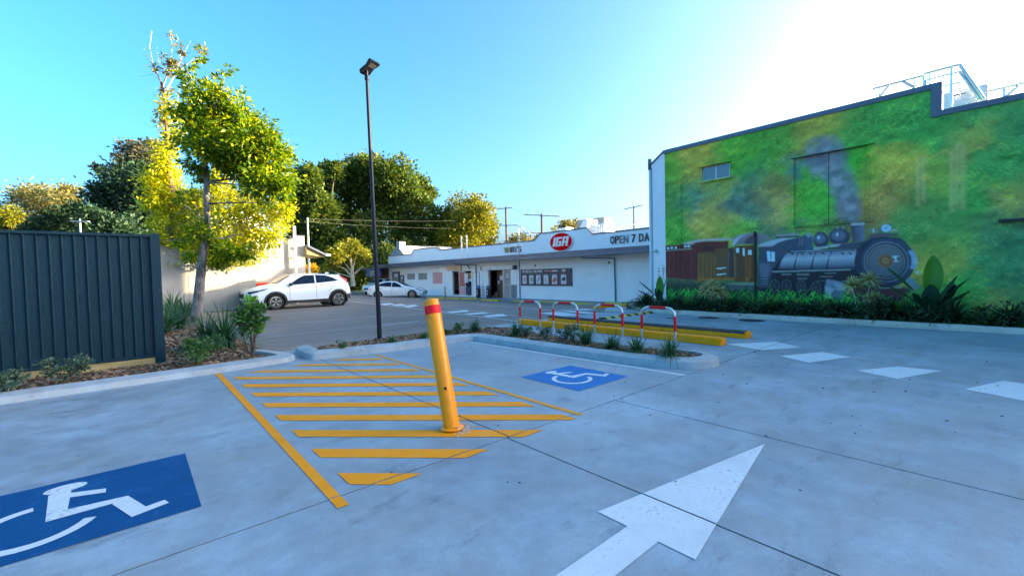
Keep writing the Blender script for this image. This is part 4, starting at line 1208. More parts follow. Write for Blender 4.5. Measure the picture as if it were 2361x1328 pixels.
# roof safety rails
def rails(name, label, segs, r=.028):
    t = thing(name, label, 'railing', (XW, 0, 0))
    for nm, p, q, rr_ in segs:
        mb = MB(); mb.tube([Vector(p) - Vector((XW, 0, 0)), Vector(q) - Vector((XW, 0, 0))], rr_, 8); mb.build(nm, M['steel'], t, smooth=True)
    return t


def rr3(px, py, X=17.0):
    y, z = onx(px, py, X); return (X, y, z)


rp = lambda a: rr3(1980 + a[0] / 6.197, 120 + a[1] / 6.197)
X_ = 17.0
rails('roof_railing', 'galvanised guard rail around the roof access above the mural', [
    ('handrail', rp((205, 530)), rp((920, 340)), .028), ('handrail', rp((925, 335)), rp((945, 312)), .028), ('handrail', rp((945, 312)), rp((1440, 182)), .03),
    ('handrail', rp((1440, 182)), rp((1790, 680)), .045), ('midrail', rp((965, 402)), rp((1437, 285)), .022), ('midrail', rp((1437, 285)), rp((1735, 690)), .03),
    ('post', rp((298, 512)), rp((298, 660)), .02), ('post', rp((797, 378)), rp((797, 560)), .022), ('post', rp((930, 345)), rp((940, 640)), .035),
    ('post', rp((963, 402)), rp((963, 600)), .02), ('post', rp((1020, 300)), rp((1020, 600)), .024), ('post', rp((1332, 215)), rp((1318, 790)), .034),
    ('brace', rp((430, 480)), rp((298, 640)), .03), ('brace', rp((635, 428)), rp((797, 510)), .04), ('brace', rp((205, 530)), rp((262, 650)), .012),
    ('rung', rp((1200, 495)), rp((1478, 428)), .022), ('rung', rp((1210, 582)), rp((1485, 515)), .016), ('brace', rp((1520, 725)), rp((1725, 618)), .018)])
rails('roof_railing', 'short galvanised guard rail over the low right end of the mural wall', [
    ('handrail', rp((1820, 572)), rp((2700, 370)), .028), ('post', rp((2080, 525)), rp((2080, 720)), .03), ('brace', rp((2280, 485)), rp((2110, 640)), .035)])
y_, z_ = onx(2205, 232, 18.0)
hv_ = thing('roof_unit', 'pale box unit on the roof behind the step of the mural wall', 'roof unit', (18.0, y_, 4.95))
mb = MB(); mb.box(-.4, .4, -.62, .5, 0.0, z_ - 4.95 + .17); mb.build('casing', M['duct'], hv_, bevel=.03)
mb = MB(); mb.box(-.41, -.401, -.2, .05, z_ - 4.95 + .03, z_ - 4.95 + .05); mb.build('slot', M['carblack'], hv_)

# ------------------------------------------------------------------ supermarket
XF = 22.0
FL = -0.44
shop = thing('supermarket_building', 'long white single storey supermarket with dark grey awning and stepped parapet', 'building')
# openings: (y0,y1,z0,z1)
W1, W2 = (40.40, 42.15, 1.12, 1.76), (37.95, 39.70, 1.10, 1.76)
D_pink = (30.50, 33.45, -0.34, 1.86); D_main = (26.35, 28.15, FL, 1.85); D_slide = (24.62, 26.20, FL, 1.85)
mb = MB(); wall_grid(mb, XF, .22, 6.0, 46.4, -.7, 2.88, [W1, W2, D_pink, (24.62, 28.15, FL + .02, 1.85)])
mb.build('front_wall', M['facade'], shop, fix=False)
par = [(6.0, 2.882), (46.4, 2.882), (46.4, 3.74), (40.95, 3.72), (40.40, 4.14), (35.95, 4.14), (35.45, 3.83), (22.60, 3.81), (22.08, 4.25), (17.78, 4.27), (17.35, 3.83), (6.0, 3.88)]
mb = MB(); mb.prism(par, XF - .02, XF + .2, 'x'); mb.build('parapet', M['parapet'], shop)
top = par[2:]
mb = MB()
for (a, b), (c, d) in zip(top, top[1:]):
    mb.prism([(a, b), (c, d), (c, d + .085), (a, b + .085)], XF - .06, XF + .24, 'x')
mb.build('parapet_capping', M['cap'], shop)
mb = MB(); mb.box(XF + .22, 36, 6, 46.4, 3.0, 3.1); mb.box(XF + .22, 36, 46.2, 46.4, -.7, 3.0); mb.box(35.8, 36, 6, 46.4, -.7, 3.0); mb.build('roof', M['roof'], shop)
# awning: sloping sheet, fascia, gutter lip and soffit
XA = 20.7
mb = MB(); mb.prism([(XF - .02, 2.86), (XF - .02, 2.80), (XA, 2.74), (XA, 2.80)], 6.0, 47.6, 'y'); mb.build('awning_roof', M['awning'], shop)
mb = MB(); mb.box(XA - .05, XA - .002, 6.0, 47.6, 2.50, 2.84); mb.build('fascia', M['awning'], shop)
mb = MB(); mb.box(XA - .10, XA - .052, 6.0, 47.6, 2.70, 2.78); mb.box(XA - .07, XA - .051, 6.0, 47.6, 2.47, 2.52); mb.build('gutter', M['cap'], shop)
mb = MB(); mb.box(XA, XF - .002, 6.0, 47.6, 2.50, 2.53); mb.build('soffit', M['soffit'], shop)
for y in (21.9, 18.4, 26.4, 31.2, 15.0, 36.0, 41.5):
    mb = MB(); mb.lathe((21.35, y, 2.499), (0, 0, -1), [(.16, 0), (.16, .02), (.1, .03)], 14); mb.build('soffit_light', M['cap'], shop)
# splayed end of the awning at the left corner
mb = MB(); mb.prism([(XA, 46.5), (XA, 50.6), (XF + 1.5, 50.6), (XF + 1.5, 46.5)], 2.35, 2.50, 'z'); mb.build('awning_return', M['awning'], shop)
# windows
for i, (a, b, c, d) in enumerate((W1, W2)):
    mb = MB(); mb.box(XF + .10, XF + .14, a, b, c, c + .05); mb.box(XF + .10, XF + .14, a, b, d - .05, d); mb.box(XF + .10, XF + .14, a, a + .05, c + .05, d - .05); mb.box(XF + .10, XF + .14, b - .05, b, c + .05, d - .05)
    w = mb.build('window_frame', M['alu'], shop)
    for k in range(7):
        z = c + .06 + k * (d - c - .12) / 7; mb = MB(); mb.prism([(XF + .115, z), (XF + .13, z + .075), (XF + .134, z + .075), (XF + .119, z)], a + .05, b - .05, 'y'); mb.build('louvre_blade', M['cream_wall'], w)
    mb = MB(); mb.box(XF - .05, XF + .09, a - .08, b + .08, c - .07, c - .002); mb.build('window_sill', M['facade'], shop)
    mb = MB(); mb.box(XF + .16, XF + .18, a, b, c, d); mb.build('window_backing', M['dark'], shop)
# shop door with posters
a, b, c, d = D_pink
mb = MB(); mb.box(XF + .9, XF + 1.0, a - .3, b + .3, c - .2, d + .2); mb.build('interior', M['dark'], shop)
mb = MB()
for y in (a + .04, a + 1.02, a + 1.95, b - .04): mb.box(XF + .08, XF + .14, y - .04, y + .04, c, d)
mb.box(XF + .08, XF + .14, a, b, c, c + .08); mb.box(XF + .08, XF + .14, a, b, d - .06, d); fr_ = mb.build('door_frame', M['alu'], shop)
mb = MB(); mb.box(XF + .10, XF + .11, a + 1.05, b - .9, c + .08, d - .06); mb.build('pane', M['poster_paper'], fr_)
mb = MB(); mb.box(XF + .085, XF + .098, a + 1.08, a + 1.92, c + .12, c + .72); mb.build('poster', M['poster_pink'], fr_)
mb = MB(); mb.box(XF + .085, XF + .098, a + 1.12, a + 1.88, c + .80, d - .15)
o = mb.build('poster', M['print_meat'], fr_)
for z0, z1, mn in ((c + .1, c + .78, 'print_navy'), (c + .9, c + 1.2, 'carglass'), (c + 1.25, c + 1.5, 'sign_white'), (c + 1.55, c + 2.0, 'gold')):
    mb = MB(); mb.box(XF + .085, XF + .10, a + .08, a + .98, z0, z1); mb.build('pane', M[mn], fr_)
mb = MB(); mb.box(XF - .14, XF - .002, 31.9, 34.1, 1.90, 2.34)
o = tag(mb.build('shop_sign', mat('peach lightbox', (0.72, 0.50, 0.34), 0.5, 0.05, 1)), 'peach coloured sign box above the shop door with pink posters', 'sign')
for y0, y1, z0, z1, mn, nm, lb in ((35.15, 36.85, .70, 1.78, 'poster_pink', 'wall_poster', 'pink printed poster on the white shop wall right of the two louvre windows'),
                                   (31.55, 30.95, .80, 1.60, 'poster_paper', 'wall_poster', 'small white notice beside the shop door with pink posters')):
    mb = MB(); mb.box(XF - .02, XF - .003, min(y0, y1), max(y0, y1), z0, z1); p = tag(mb.build('print_board', M[mn]), lb, 'poster')
    p.name = nm
# texts lines of the pink poster
# blank door
mb = MB(); mb.box(XF - .03, XF - .003, 29.35, 30.6 - .35, FL + .04, 1.62); dd = mb.build('door', M['facade'], shop)
mb = MB(); mb.lathe((XF - .03, 30.1, .62), (-1, 0, 0), [(.035, 0), (.035, .03), (.02, .06)], 10); mb.build('handle', M['alu'], dd)
mb = MB()
for y in (29.31, 30.27): mb.box(XF - .02, XF - .002, y, y + .035, FL, 1.66)
mb.box(XF - .02, XF - .002, 29.31, 30.3, 1.66, 1.69); mb.build('door_trim', M['cap'], shop)
for p, q in (((XF - .04, 30.98, 2.30), (XF - .04, 30.6, 1.98)), ((XF - .04, 30.9, -.35), (XF - .04, 30.5, .25))):
    mb = MB(); mb.tube([p, q], .04, 6); mb.build('brace', M['cap'], shop)
# main entry: dark room with stacked goods, sliding leaves, roller shutter box
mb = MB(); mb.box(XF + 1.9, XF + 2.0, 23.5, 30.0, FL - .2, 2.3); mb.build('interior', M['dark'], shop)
mb = MB(); mb.box(XF + .2, XF + 1.9, 23.5, 30.0, FL - .06, FL); mb.build('interior_floor', M['asphalt'], shop)
mb = MB(); mb.box(XF + .75, XF + .85, 26.45, 27.95, FL, 1.75); ip = mb.build('interior_partition', M['cardboard'], shop)
for y0, y1, z0, z1, mn in ((27.1, 27.55, 1.0, 1.35, 'poster_paper'), (26.6, 26.8, .95, 1.35, 'poster_paper'), (27.6, 27.8, .7, .95, 'poster_paper'), (26.9, 27.35, .55, .8, 'carblack')):
    mb = MB(); mb.box(XF + .735, XF + .748, y0, y1, z0, z1); mb.build('notice', M[mn], ip)
for x, y, s, h in ((22.5, 27.5, .22, .45), (22.55, 26.9, .25, .6), (22.35, 27.75, .15, .2)):
    mb = MB(); mb.box(x - s, x + s, y - s, y + s, FL, FL + h); tag(mb.build('cardboard_box', M['cardboard'], bevel=.01), {.45: 'brown carton just inside the supermarket entry, middle one', .6: 'tallest brown carton inside the supermarket entry', .2: 'smallest brown carton inside the supermarket entry'}[h], 'carton', 'cartons inside the entry')
mb = MB()
for y in (28.12, 26.32, 26.22, 25.42, 24.66): mb.box(XF + .04, XF + .10, y - .035, y + .035, FL, 1.85)
mb.box(XF + .04, XF + .10, 24.62, 28.15, 1.80, 1.85); mb.box(XF + .04, XF + .10, 24.62, 26.22, FL, FL + .06); mb.box(XF + .04, XF + .10, 24.62, 26.22, .60, .66)
ef = mb.build('entry_frame', M['alu'], shop)
for y0, y1, z0, z1, mn in ((25.46, 26.18, .66, 1.80, 'cream_wall'), (25.46, 26.18, FL + .06, .60, 'cream_wall'), (24.70, 25.38, .66, 1.80, 'facade'), (24.70, 25.38, FL + .06, .60, 'slate_letter')):
    mb = MB(); mb.box(XF + .06, XF + .075, y0, y1, z0, z1); mb.build('door_panel', M[mn], ef)
for z in (1.42, 1.30, 1.18, 1.06): mb = MB(); mb.box(XF + .05, XF + .058, 25.7, 25.95, z, z + .05); mb.build('sticker', M['sign_white'] if z > 1.1 else M['navy'], ef)
mb = MB(); mb.box(XF - .30, XF - .003, 24.75, 28.65, 1.86, 2.10); mb.build('shutter_box', M['facade'], shop, bevel=.03)
mb = MB(); mb.box(XF - .33, XF - .0, 24.60, 24.74, 1.80, 2.14); mb.box(XF - .33, XF - .0, 28.66, 28.74, 1.84, 2.12); mb.build('shutter_end', M['cap'], shop)
# wall lights, pipes
for y in (22.9, 16.45): mb = MB(); mb.box(XF - .10, XF - .003, y - .32, y + .32, 1.98, 2.10); w = mb.build('wall_light', M['facade'], shop, bevel=.01); mb = MB(); mb.box(XF - .11, XF - .0, y - .36, y - .322, 1.97, 2.11); mb.build('end_cap', M['cap'], w)
for pts, r_ in ([[(XA - .02, 30.9, 2.50), (XA - .02, 30.9, 2.36), (XA + .2, 30.6, 2.34), (XF - .06, 29.72, 2.30), (XF - .06, 29.70, FL)], .05], [[(XA, 17.2, 2.50), (XA, 17.2, 2.36), (XF - .06, 15.70, 2.28), (XF - .06, 15.66, FL)], .045]):
    mb = MB(); mb.tube(pts, r_, 10); mb.build('downpipe', M['pipe_blue'], shop, smooth=True)
for y in (24.28, 28.9): mb = MB(); mb.box(XF - .035, XF - .003, y - .05, y + .05, FL, 2.45); mb.build('cover_strip', M['pipe_blue'] if y < 25 else M['facade'], shop)
# dark plinth line
mb = MB(); mb.box(XF - .01, XF - .003, 6, 24.6, FL - .1, FL + .06); mb.build('plinth', M['cap'], shop)
# left end: poster cases and brown brick pier
mb = MB(); mb.box(XF + .0, XF + .2, 46.42, 51.2, -.7, 2.35); mb.build('brick_pier', M['brick'], shop)
for y0, y1, z0, z1, lb in ((43.7, 45.4, .72, 2.0, 'tall dark framed poster case at the left end of the supermarket wall'), (42.75, 43.55, .62, 1.62, 'smaller framed poster case next to the tall one on the supermarket wall')):
    t = thing('poster_case', lb, 'poster case', (XF - .04, (y0 + y1) / 2, z0))
    w, h = (y1 - y0) / 2, z1 - z0
    mb = MB(); mb.box(-.05, .035, -w, w, 0, h); mb.build('frame', M['poster_dark'], t)
    mb = MB(); mb.box(-.06, -.051, -w * .8, w * .8, h * .1, h * .9); mb.build('sheet', M['slate_letter'], t)
    mb = MB(); mb.box(-.066, -.061, -w * .6, w * .3, h * .55, h * .85); mb.build('print', M['poster_paper'], t)
    mb = MB(); mb.box(-.066, -.061, -w * .5, w * .5, h * .15, h * .4); mb.build('print', M['print_brown'], t)
bs = thing('hanging_sign', 'blue hanging shop sign with white and gold panel under the awning end', 'sign', (20.9, 48.2, 1.55))
mb = MB(); mb.box(-.06, .06, -2.0, 1.7, 0, .78); mb.build('board', M['signblue'], bs, bevel=.02)
mb = MB(); mb.box(-.075, -.061, -1.35, .75, .12, .66); mb.build('panel', M['sign_white'], bs)
mb = MB(); mb.box(-.09, -.076, -.1, .72, .14, .64); mb.build('panel', M['gold'], bs)
text_mesh('lettering', 'mart', 1.15, .34, (-.078, .0, .2), (0, -1, 0), (0, 0, 1), M['slate_letter'], bs, .01)

# signs on the parapet
XS = XF - .02
sg = thing('oval_sign', 'red oval supermarket sign with white letters on the stepped parapet', 'sign', (XS, 19.96, 3.565))
mb = MB(); n = 40
mb.prism([(1.04 * cos(2 * pi * i / n), .635 * sin(2 * pi * i / n)) for i in range(n)], -.10, -.02, 'x'); mb.build('rim', M['sign_white'], sg)
mb = MB(); mb.prism([(.985 * cos(2 * pi * i / n), .595 * sin(2 * pi * i / n)) for i in range(n)], -.115, -.101, 'x'); mb.build('face', M['iga_red'], sg)


def bar_letters(parts, sx, sy, ox, oz, x0, x1, shear, parent, material):
    for pl in parts:
        mb = MB()
        for poly in pl: mb.prism([(oz[0] - (a * sx + (b - .5) * sy * shear), oz[1] + (b - .5) * sy) for a, b in poly], x0, x1, 'x')
        mb.build('letter', material, parent)


I_ = [[(-.02, 0), (.40, 0), (.40, .14), (-.02, .14)], [(.08, .14), (.30, .14), (.30, .86), (.08, .86)], [(-.02, .86), (.40, .86), (.40, 1), (-.02, 1)]]
I_ = [[(.0, 0), (.30, 0), (.30, 1), (.0, 1)]]
G_ = [[(.0, 0), (.28, 0), (.28, 1), (.0, 1)], [(.28, .80), (.78, .80), (.78, 1), (.28, 1)], [(.28, 0), (.78, 0), (.78, .2), (.28, .2)], [(.52, .2), (.78, .2), (.78, .55), (.52, .55)], [(.42, .40), (.52, .40), (.52, .55), (.42, .55)]]
A_ = [[(.0, 0), (.27, 0), (.27, 1), (.0, 1)], [(.27, .80), (.54, .80), (.54, 1), (.27, 1)], [(.27, .34), (.54, .34), (.54, .52), (.27, .52)], [(.54, 0), (.82, 0), (.82, 1), (.54, 1)]]
off = lambda L, d: [[(a + d, b) for a, b in p] for p in L]
bar_letters([off(I_, -1.03), off(G_, -.62), off(A_, .30)], .62, .62, 0, (.02, .02), -.135, -.116, .28, sg, M['sign_white'])
mb = MB(); mb.prism([(-.66 + .03 * cos(i), -.29 + .03 * sin(i)) for i in range(6)], -.135, -.116, 'x'); mb.build('dot', M['sign_white'], sg)
os_ = thing('wall_lettering', 'dark raised OPEN 7 DAYS lettering on the white parapet', 'sign')
R_, U_ = (0, -1, 0), (0, 0, 1)
xx = 15.97
for ch, w in zip('OPEN 7 DAYS', (.34, .32, .29, .35, .19, .30, .19, .34, .38, .36, .34)):
    if ch != ' ': text_mesh('letter', ch, w * .86, .47, (XS - .01, xx, 3.15), R_, U_, M['slate_letter'] if ch in 'EN' and xx > 14.5 else M['navy'], os_, .05, 0, .012)
    xx -= w * 1.0
ws_ = thing('wall_lettering', 'gold and dark raised WHITE\'S lettering on the white parapet', 'sign')
xx = 25.93
for i, (ch, w) in enumerate(zip("WHITE'S", (.40, .34, .17, .30, .29, .14, .33))):
    text_mesh('letter', ch, w * .84, .42 if ch != "'" else .15, (XS - .01, xx, 3.12 if ch != "'" else 3.4), R_, U_, M['gold'] if i < 2 else M['slate_letter'] if i == 4 else M['navy'], ws_, .06, 0, .01)
    xx -= w
# specials board
sb = thing('specials_board', 'wide dark ON SPECIAL THIS WEEK board with six white posters', 'sign', (XF - .03, 21.6, .59))
mb = MB(); mb.box(-.03, .025, -2.52, 2.52, 0, 1.20); mb.build('board', M['poster_dark'], sb)
text_mesh('lettering', 'ON SPECIAL THIS WEEK', 2.15, .185, (-.032, 2.35, .94), R_, U_, M['sign_white'], sb, .008, 0, .012)
text_mesh('lettering', "WHITE'S", .42, .10, (-.032, .02, .99), R_, U_, M['sign_white'], sb, .008)
mb = MB(); mb.box(-.045, -.031, -.62, -.42, .97, 1.10); mb.build('logo', M['iga_red'], sb)
text_mesh('lettering', 'IGA', .14, .07, (-.046, -.45, 1.0), R_, U_, M['sign_white'], sb, .006)
mb = MB(); mb.box(-.04, -.031, -1.25, -.68, .985, 1.085); mb.build('strip', M['poster_paper'], sb)
for z, a, b in ((1.09, -1.62, -1.95), (1.04, -1.60, -2.0), (.99, -1.68, -1.93), (.945, -1.75, -1.85)):
    mb = MB(); mb.box(-.04, -.031, b, a, z, z + .03); mb.build('flourish', M['sign_white'], sb)
for i, (c, mn, sh_) in enumerate(((2.08, 'print_brown', 0), (1.36, 'print_green', 1), (.62, 'print_blue', 2), (-.14, 'print_navy', 3), (-.96, 'print_meat', 4), (-1.80, 'print_navy', 5))):
    w = .215 + i * .006
    mb = MB(); mb.box(-.045, -.031, c - w - .03, c + w + .03, .09, .87); cs = mb.build('poster_frame', M['rubber_black'], sb)
    mb = MB(); mb.box(-.052, -.046, c - w, c + w, .12, .84); mb.build('poster', M['poster_paper'], cs)
    mb = MB(); mb.box(-.056, -.053, c - w, c + w, .74, .84); mb.build('header', M['slate_letter'], cs)
    mb = MB()
    if i == 4: mb.prism([(c + w, .32), (c - .02, .22), (c - w * 1.02, .42), (c - w * .6, .60), (c - .0, .62)], -.058, -.053, 'x')
    elif i == 2: mb.prism([(c + .12, .30), (c + .02, .28), (c - .02, .36), (c - .14, .50), (c - .14, .64), (c - .02, .64), (c + .02, .44), (c + .12, .38)], -.058, -.053, 'x')
    elif i == 3: mb.prism([(c + .04 + .05 * cos(t), .50 + .06 * sin(t)) for t in range(6)], -.058, -.053, 'x'); mb.prism([(c + .04 + .05 * cos(t), .36 + .05 * sin(t)) for t in range(6)], -.058, -.053, 'x')
    elif i == 5: mb.prism([(c + .16, .36), (c - .16, .34), (c - .18, .60), (c - .05, .62), (c + .16, .52)], -.058, -.053, 'x')
    else:
        for z in (.34, .44, .54): mb.prism([(c + .09, z), (c - .10, z - .02), (c - .12, z + .07), (c + .07, z + .06)], -.058, -.053, 'x')
    mb.build('picture', M[mn], cs)
    mb = MB()
    for z in (.16, .20): mb.box(-.056, -.053, c - w * .7, c + w * .7, z, z + .015)
    mb.build('small_print', M['slate_letter'], cs)

# footpath in front of the shop, kerb, yellow wheel stops
mb = MB(); mb.box(19.9, XF + .1, 11, 50, -.60, FL + .02); tag(mb.build('shop_footpath', M['concrete']), kind='structure')
def wheel_stop(p, q, lab, hgt=.12, wdt=.16):
    a, b = Vector((*ong(*p), 0)), Vector((*ong(*q), 0)); c = (a + b) / 2; t = thing('wheel_stop', lab, 'wheel stop', (c.x, c.y, gz(c.x, c.y)), 0, 'yellow wheel stops along the shopfront')
    d = (b - a) / 2; n = Vector((-d.y, d.x, 0)).normalized() * wdt; mb = MB(); k = []
    for s in (-1, 1):
        for w_, z in ((-1, -.02), (-.7, hgt), (.7, hgt), (1, -.02)): mb.v.append(tuple(d * s + n * w_ + Vector((0, 0, z))))
    for j in range(4): mb.f.append((j, (j + 1) % 4, 4 + (j + 1) % 4, 4 + j)); mb.mi.append(0)
    mb.f += [(0, 1, 2, 3), (4, 7, 6, 5)]; mb.mi += [0, 0]; mb.build('body', M['stop_yellow'], t)
for i, (p, q) in enumerate((((1113, 693), (1152, 695)), ((1186, 696), (1232, 697)), ((1241, 698), (1300, 699)), ((1308, 700), (1372, 701)), ((1400, 703), (1470, 706)), ((1032, 689), (1062, 690)), ((1066, 690), (1102, 691)), ((985, 688), (1024, 689)))):
    wheel_stop(p, q, 'faded yellow wheel stop, ' + ['in front of the open supermarket entry', 'left of the first hoop barrier', 'below the left half of the specials board', 'right of the specials board', 'nearest the mural building corner', 'below the small yellow post', 'in front of the blank white door', 'just right of the white hatchback'][i])
t = thing('kerb_bar', 'long worn yellow kerb bar at the lane edge near the mural building corner', 'kerb block', (*ong(1418, 712), 0))
a, b = Vector((*ong(1366, 711), 0)), Vector((*ong(1464, 706), 0)); c = t.location; mb = MB(); d = (b - a).normalized(); nn2 = Vector((-d.y, d.x, 0)) * .12
mb.faces([tuple(p + n_ * s + Vector((0, 0, z)) - Vector((c.x, c.y, 0))) for p in (a, b) for n_, s, z in ((nn2, -1, -.2), (nn2, -.8, .06), (nn2, .8, .06), (nn2, 1, -.2))], [(0, 1, 2, 3), (4, 7, 6, 5), (0, 4, 5, 1), (1, 5, 6, 2), (2, 6, 7, 3)]); mb.build('body', M['kerb_yellow'], t)
t = thing('marker_post', 'small yellow post on the kerb beside the supermarket wall', 'post', (20.5, 32.5, -.45))
y = onx(1026, 670, 20.5)[0]; t.location.y = y
mb = MB(); mb.lathe((0, 0, 0), (0, 0, 1), [(.06, 0), (.06, .95), (.03, 1.0)], 12); mb.build('tube', M['stop_yellow'], t, smooth=True)
# two slim litter bins
for yy, lab, lid in ((29.55, 'slim dark bin with blue top left of the supermarket entry, below the downpipe', 'print_blue'), (28.15, 'slim dark bin with pale blue top and white stickers at the supermarket entry', 'pipe_blue')):
    X1 = 21.6; t = thing('litter_bin', lab, 'bin', (X1, yy * X1 / 22.0, FL), 0, 'slim bins by the supermarket entry')
    mb = MB(); mb.box(-.14, .14, -.17, .17, 0, .78); mb.build('body', M['navy'], t, bevel=.03)
    mb = MB(); mb.box(-.15, .15, -.18, .18, .78, 1.02); mb.build('lid', M[lid], t, bevel=.04)
    for z in (.30, .52): mb = MB(); mb.box(-.150, -.142, -.07, .07, z, z + .12); mb.build('sticker', M['poster_paper'], t)

# things on the roof
def roof_thing(name, lab, cat, px, py, X): y, z = onx(px, py, X); return thing(name, lab, cat, (X, y, 3.1)), z - 3.1
t, h = roof_thing('roof_duct', 'curved pale blue metal cowl rising behind the parapet peak', 'duct', 1345, 512, 27.0)
mb = MB(); mb.prism([(1.2, h - .75), (1.2, 0), (-.9, 0), (-.9, h - .15), (-.85, h + .1), (-.5, h + .1), (-.15, h - .5)], -.6, .6, 'x'); mb.build('cowl', M['duct'], t)
t, h = roof_thing('roof_duct', 'curved metal duct with grille behind the notch of the parapet', 'duct', 1385, 518, 26.0)
pr = [(1.2, 0)] + [(1.1 - .15 * k, h * (1 - .02 * (k - 5) ** 2)) for k in range(3, 8)] + [(-.8, h + .1), (-.9, 0)]
mb = MB(); mb.prism(pr, -.6, .6, 'x'); mb.build('cowl', M['duct'], t)
for k in range(5): mb = MB(); mb.box(-.64, -.602, -.75 + k * .16, -.70 + k * .16, .2, h * .95); mb.build('slat', M['sign_white'], t)
t, h = roof_thing('roof_unit', 'cream plant box on the supermarket roof behind the ducts', 'roof unit', 1372, 505, 30.0)
mb = MB(); mb.box(-.5, .5, -1.3, 1.6, 0, h); mb.build('casing', M['cream_wall'], t, bevel=.02)
t, h = roof_thing('roof_unit', 'grey box on the supermarket roof behind the oval sign', 'roof unit', 1301, 528, 25.0)
mb = MB(); mb.box(-.4, .4, -.55, .5, 0, h + .05); mb.build('casing', M['duct'], t, bevel=.02)
t, h = roof_thing('roof_railing', 'low metal guard on the supermarket roof beyond the curved duct', 'railing', 1425, 527, 26.0)
for k in range(5): mb = MB(); mb.tube([(0, .5 - k * .25, 0), (0, .5 - k * .25, h + .15)], .025, 6); mb.build('post', M['steel'], t)
mb = MB(); mb.tube([(0, .6, h + .15), (0, -4.5, h + .18)], .02, 6); mb.build('rail', M['steel'], t)
# standing posts on the awning
for i, (px, pt, X1, mn) in enumerate(((1063.5, 545, 21.2, 'sign_white'), (1075.5, 543, 21.2, 'sign_white'), (1195.5, 523, 21.2, 'alu'))):
    y, z = onx(px, pt, X1)
    t = thing('awning_post', ['white upright post on the awning, left of the pair', 'white upright post on the awning, right of the pair', 'grey upright post with a stay crossing the gold lettering'][i], 'post', (X1, y, 2.8), 0, 'uprights on the awning')
    mb = MB(); mb.tube([(0, 0, 0), (0, 0, z - 2.8)], .055 if i < 2 else .04, 8); mb.build('post', M[mn], t, smooth=True)
    if i == 2:
        y2, z2 = onx(1226, 541, 24.5); mb = MB(); mb.tube([(0, 0, z - 2.8), (.1, -.15, z - 2.8), (3.3, y2 - y, z2 - 2.8)], .022, 6); mb.build('stay', M['alu'], t)

# gabled cream building beyond
t = thing('gabled_house', 'small cream gable with chimney rising behind the left end of the supermarket', 'house', (25.0, onx(916, 600, 25)[0], -.5))
y0 = t.location.y; P2 = lambda px, py: (onx(px, py, 25)[0] - y0, onx(px, py, 25)[1] + .5)
mb = MB(); mb.prism([(P2(899, 600)[0], 0), (P2(899, 600)[0], P2(899, 590)[1]), P2(915, 566), P2(932, 588), (P2(932, 600)[0], 0)], 0, 8, 'x'); mb.build('gable_wall', M['cream_wall'], t)
mb = MB(); a, b = P2(914, 568), P2(921, 557); mb.box(-.02, .8, min(a[0], b[0]), max(a[0], b[0]), a[1] - .4, b[1]); mb.build('chimney', M['cream_wall'], t)

# ------------------------------------------------------------------ left block building
lb = thing('block_building', 'low cream painted block building lit by the sun behind the white car', 'building')
bl_me = {}
def block_wall(x0, x1, y, z0, z1, mat_, L=.40, Hh=.20, holes=()):
    mb = MB(); mb.box(x0 + .01, x1 - .01, y + .008, y + .19, z0, z1 - .01); mb.build('wall_core', M['cream_wall'], lb)
    rows = int(round((z1 - z0) / Hh)); hh = (z1 - z0) / rows
    for r in range(rows):
        xs_ = [x0] + [x for x in np.arange(x0 + (L / 2 if r % 2 else L), x1 - .02, L)] + [x1]
        for a, b in zip(xs_, xs_[1:]):
            key = (round(b - a, 3), round(hh, 3))
            if key not in bl_me:
                m_ = MB(); m_.box(.003, key[0] - .003, 0, .03, .003, key[1] - .003); o_ = m_.build('block', mat_, lb, bevel=.004); bl_me[key] = o_.data
            else: o_ = bpy.data.objects.new('block', bl_me[key]); COL.objects.link(o_); o_.parent = lb
            o_.location = (a, y - .004 - random.random() * .006, z0 + r * hh)
YL = 25.4
block_wall(2.0, 4.78, YL, 0, 3.36, M['cream_wall'])
mb = MB(); mb.box(-6, 1.99, YL, YL + .2, 0, 3.36); mb.box(4.62, 4.78, YL + .2, 28.5, 0, 3.2); mb.build('side_wall', M['cream_wall'], lb)
block_wall(4.80, 7.42, 28.5, -.05, 3.86, M['cream_wall'])
mb = MB(); mb.box(7.44, 8.06, 28.5, 28.7, -.1, 4.05); mb.build('end_pier', M['cream_wall'], lb)
mb = MB(); mb.box(-6, 7.44, YL + .2 + 3.1, YL + 16, 3.40, 3.55); mb.box(7.86, 8.06, 28.7, 40, -.1, 3.6); mb.box(-6, 4.6, YL + .2, 28.5, 3.2, 3.3); mb.build('roof', M['roof'], lb)
mb = MB(); mb.box(-6, 4.82, YL - .03, YL + .23, 3.362, 3.44); mb.box(4.825, 7.43, 28.46, 28.72, 3.862, 3.93); mb.box(7.44, 8.08, 28.46, 28.72, 4.052, 4.12); mb.build('capping', M['cap'], lb)
# skillion porch at the right end
mb = MB(); mb.prism([(8.07, 3.52), (9.15, 2.98), (9.15, 2.86), (8.07, 3.40)], 27.9, 31, 'y'); mb.build('porch_roof', M['awning'], lb)
mb = MB(); mb.prism([(8.07, 3.39), (9.05, 2.90), (9.05, 2.80), (8.07, 2.95)], 28.1, 30.8, 'y'); mb.build('porch_soffit', M['timber'], lb)
mb = MB(); mb.box(9.10, 9.40, 27.9, 28.05, 2.86, 2.98); mb.build('gutter', M['facade'], lb)
t = thing('flue_post', 'tall white post fixed to the sunlit block wall beside the white car', 'post', (7.42, 28.2, 0))
mb = MB(); mb.tube([(0, 0, 0), (0, 0, 4.62)], .085, 12); mb.build('pipe', M['sign_white'], t, smooth=True)
mb = MB(); mb.obox((0, .12, 2.75), (.45, 0, 0), (0, .02, 0), (0, 0, .015)); mb.build('bracket', M['cap'], t)
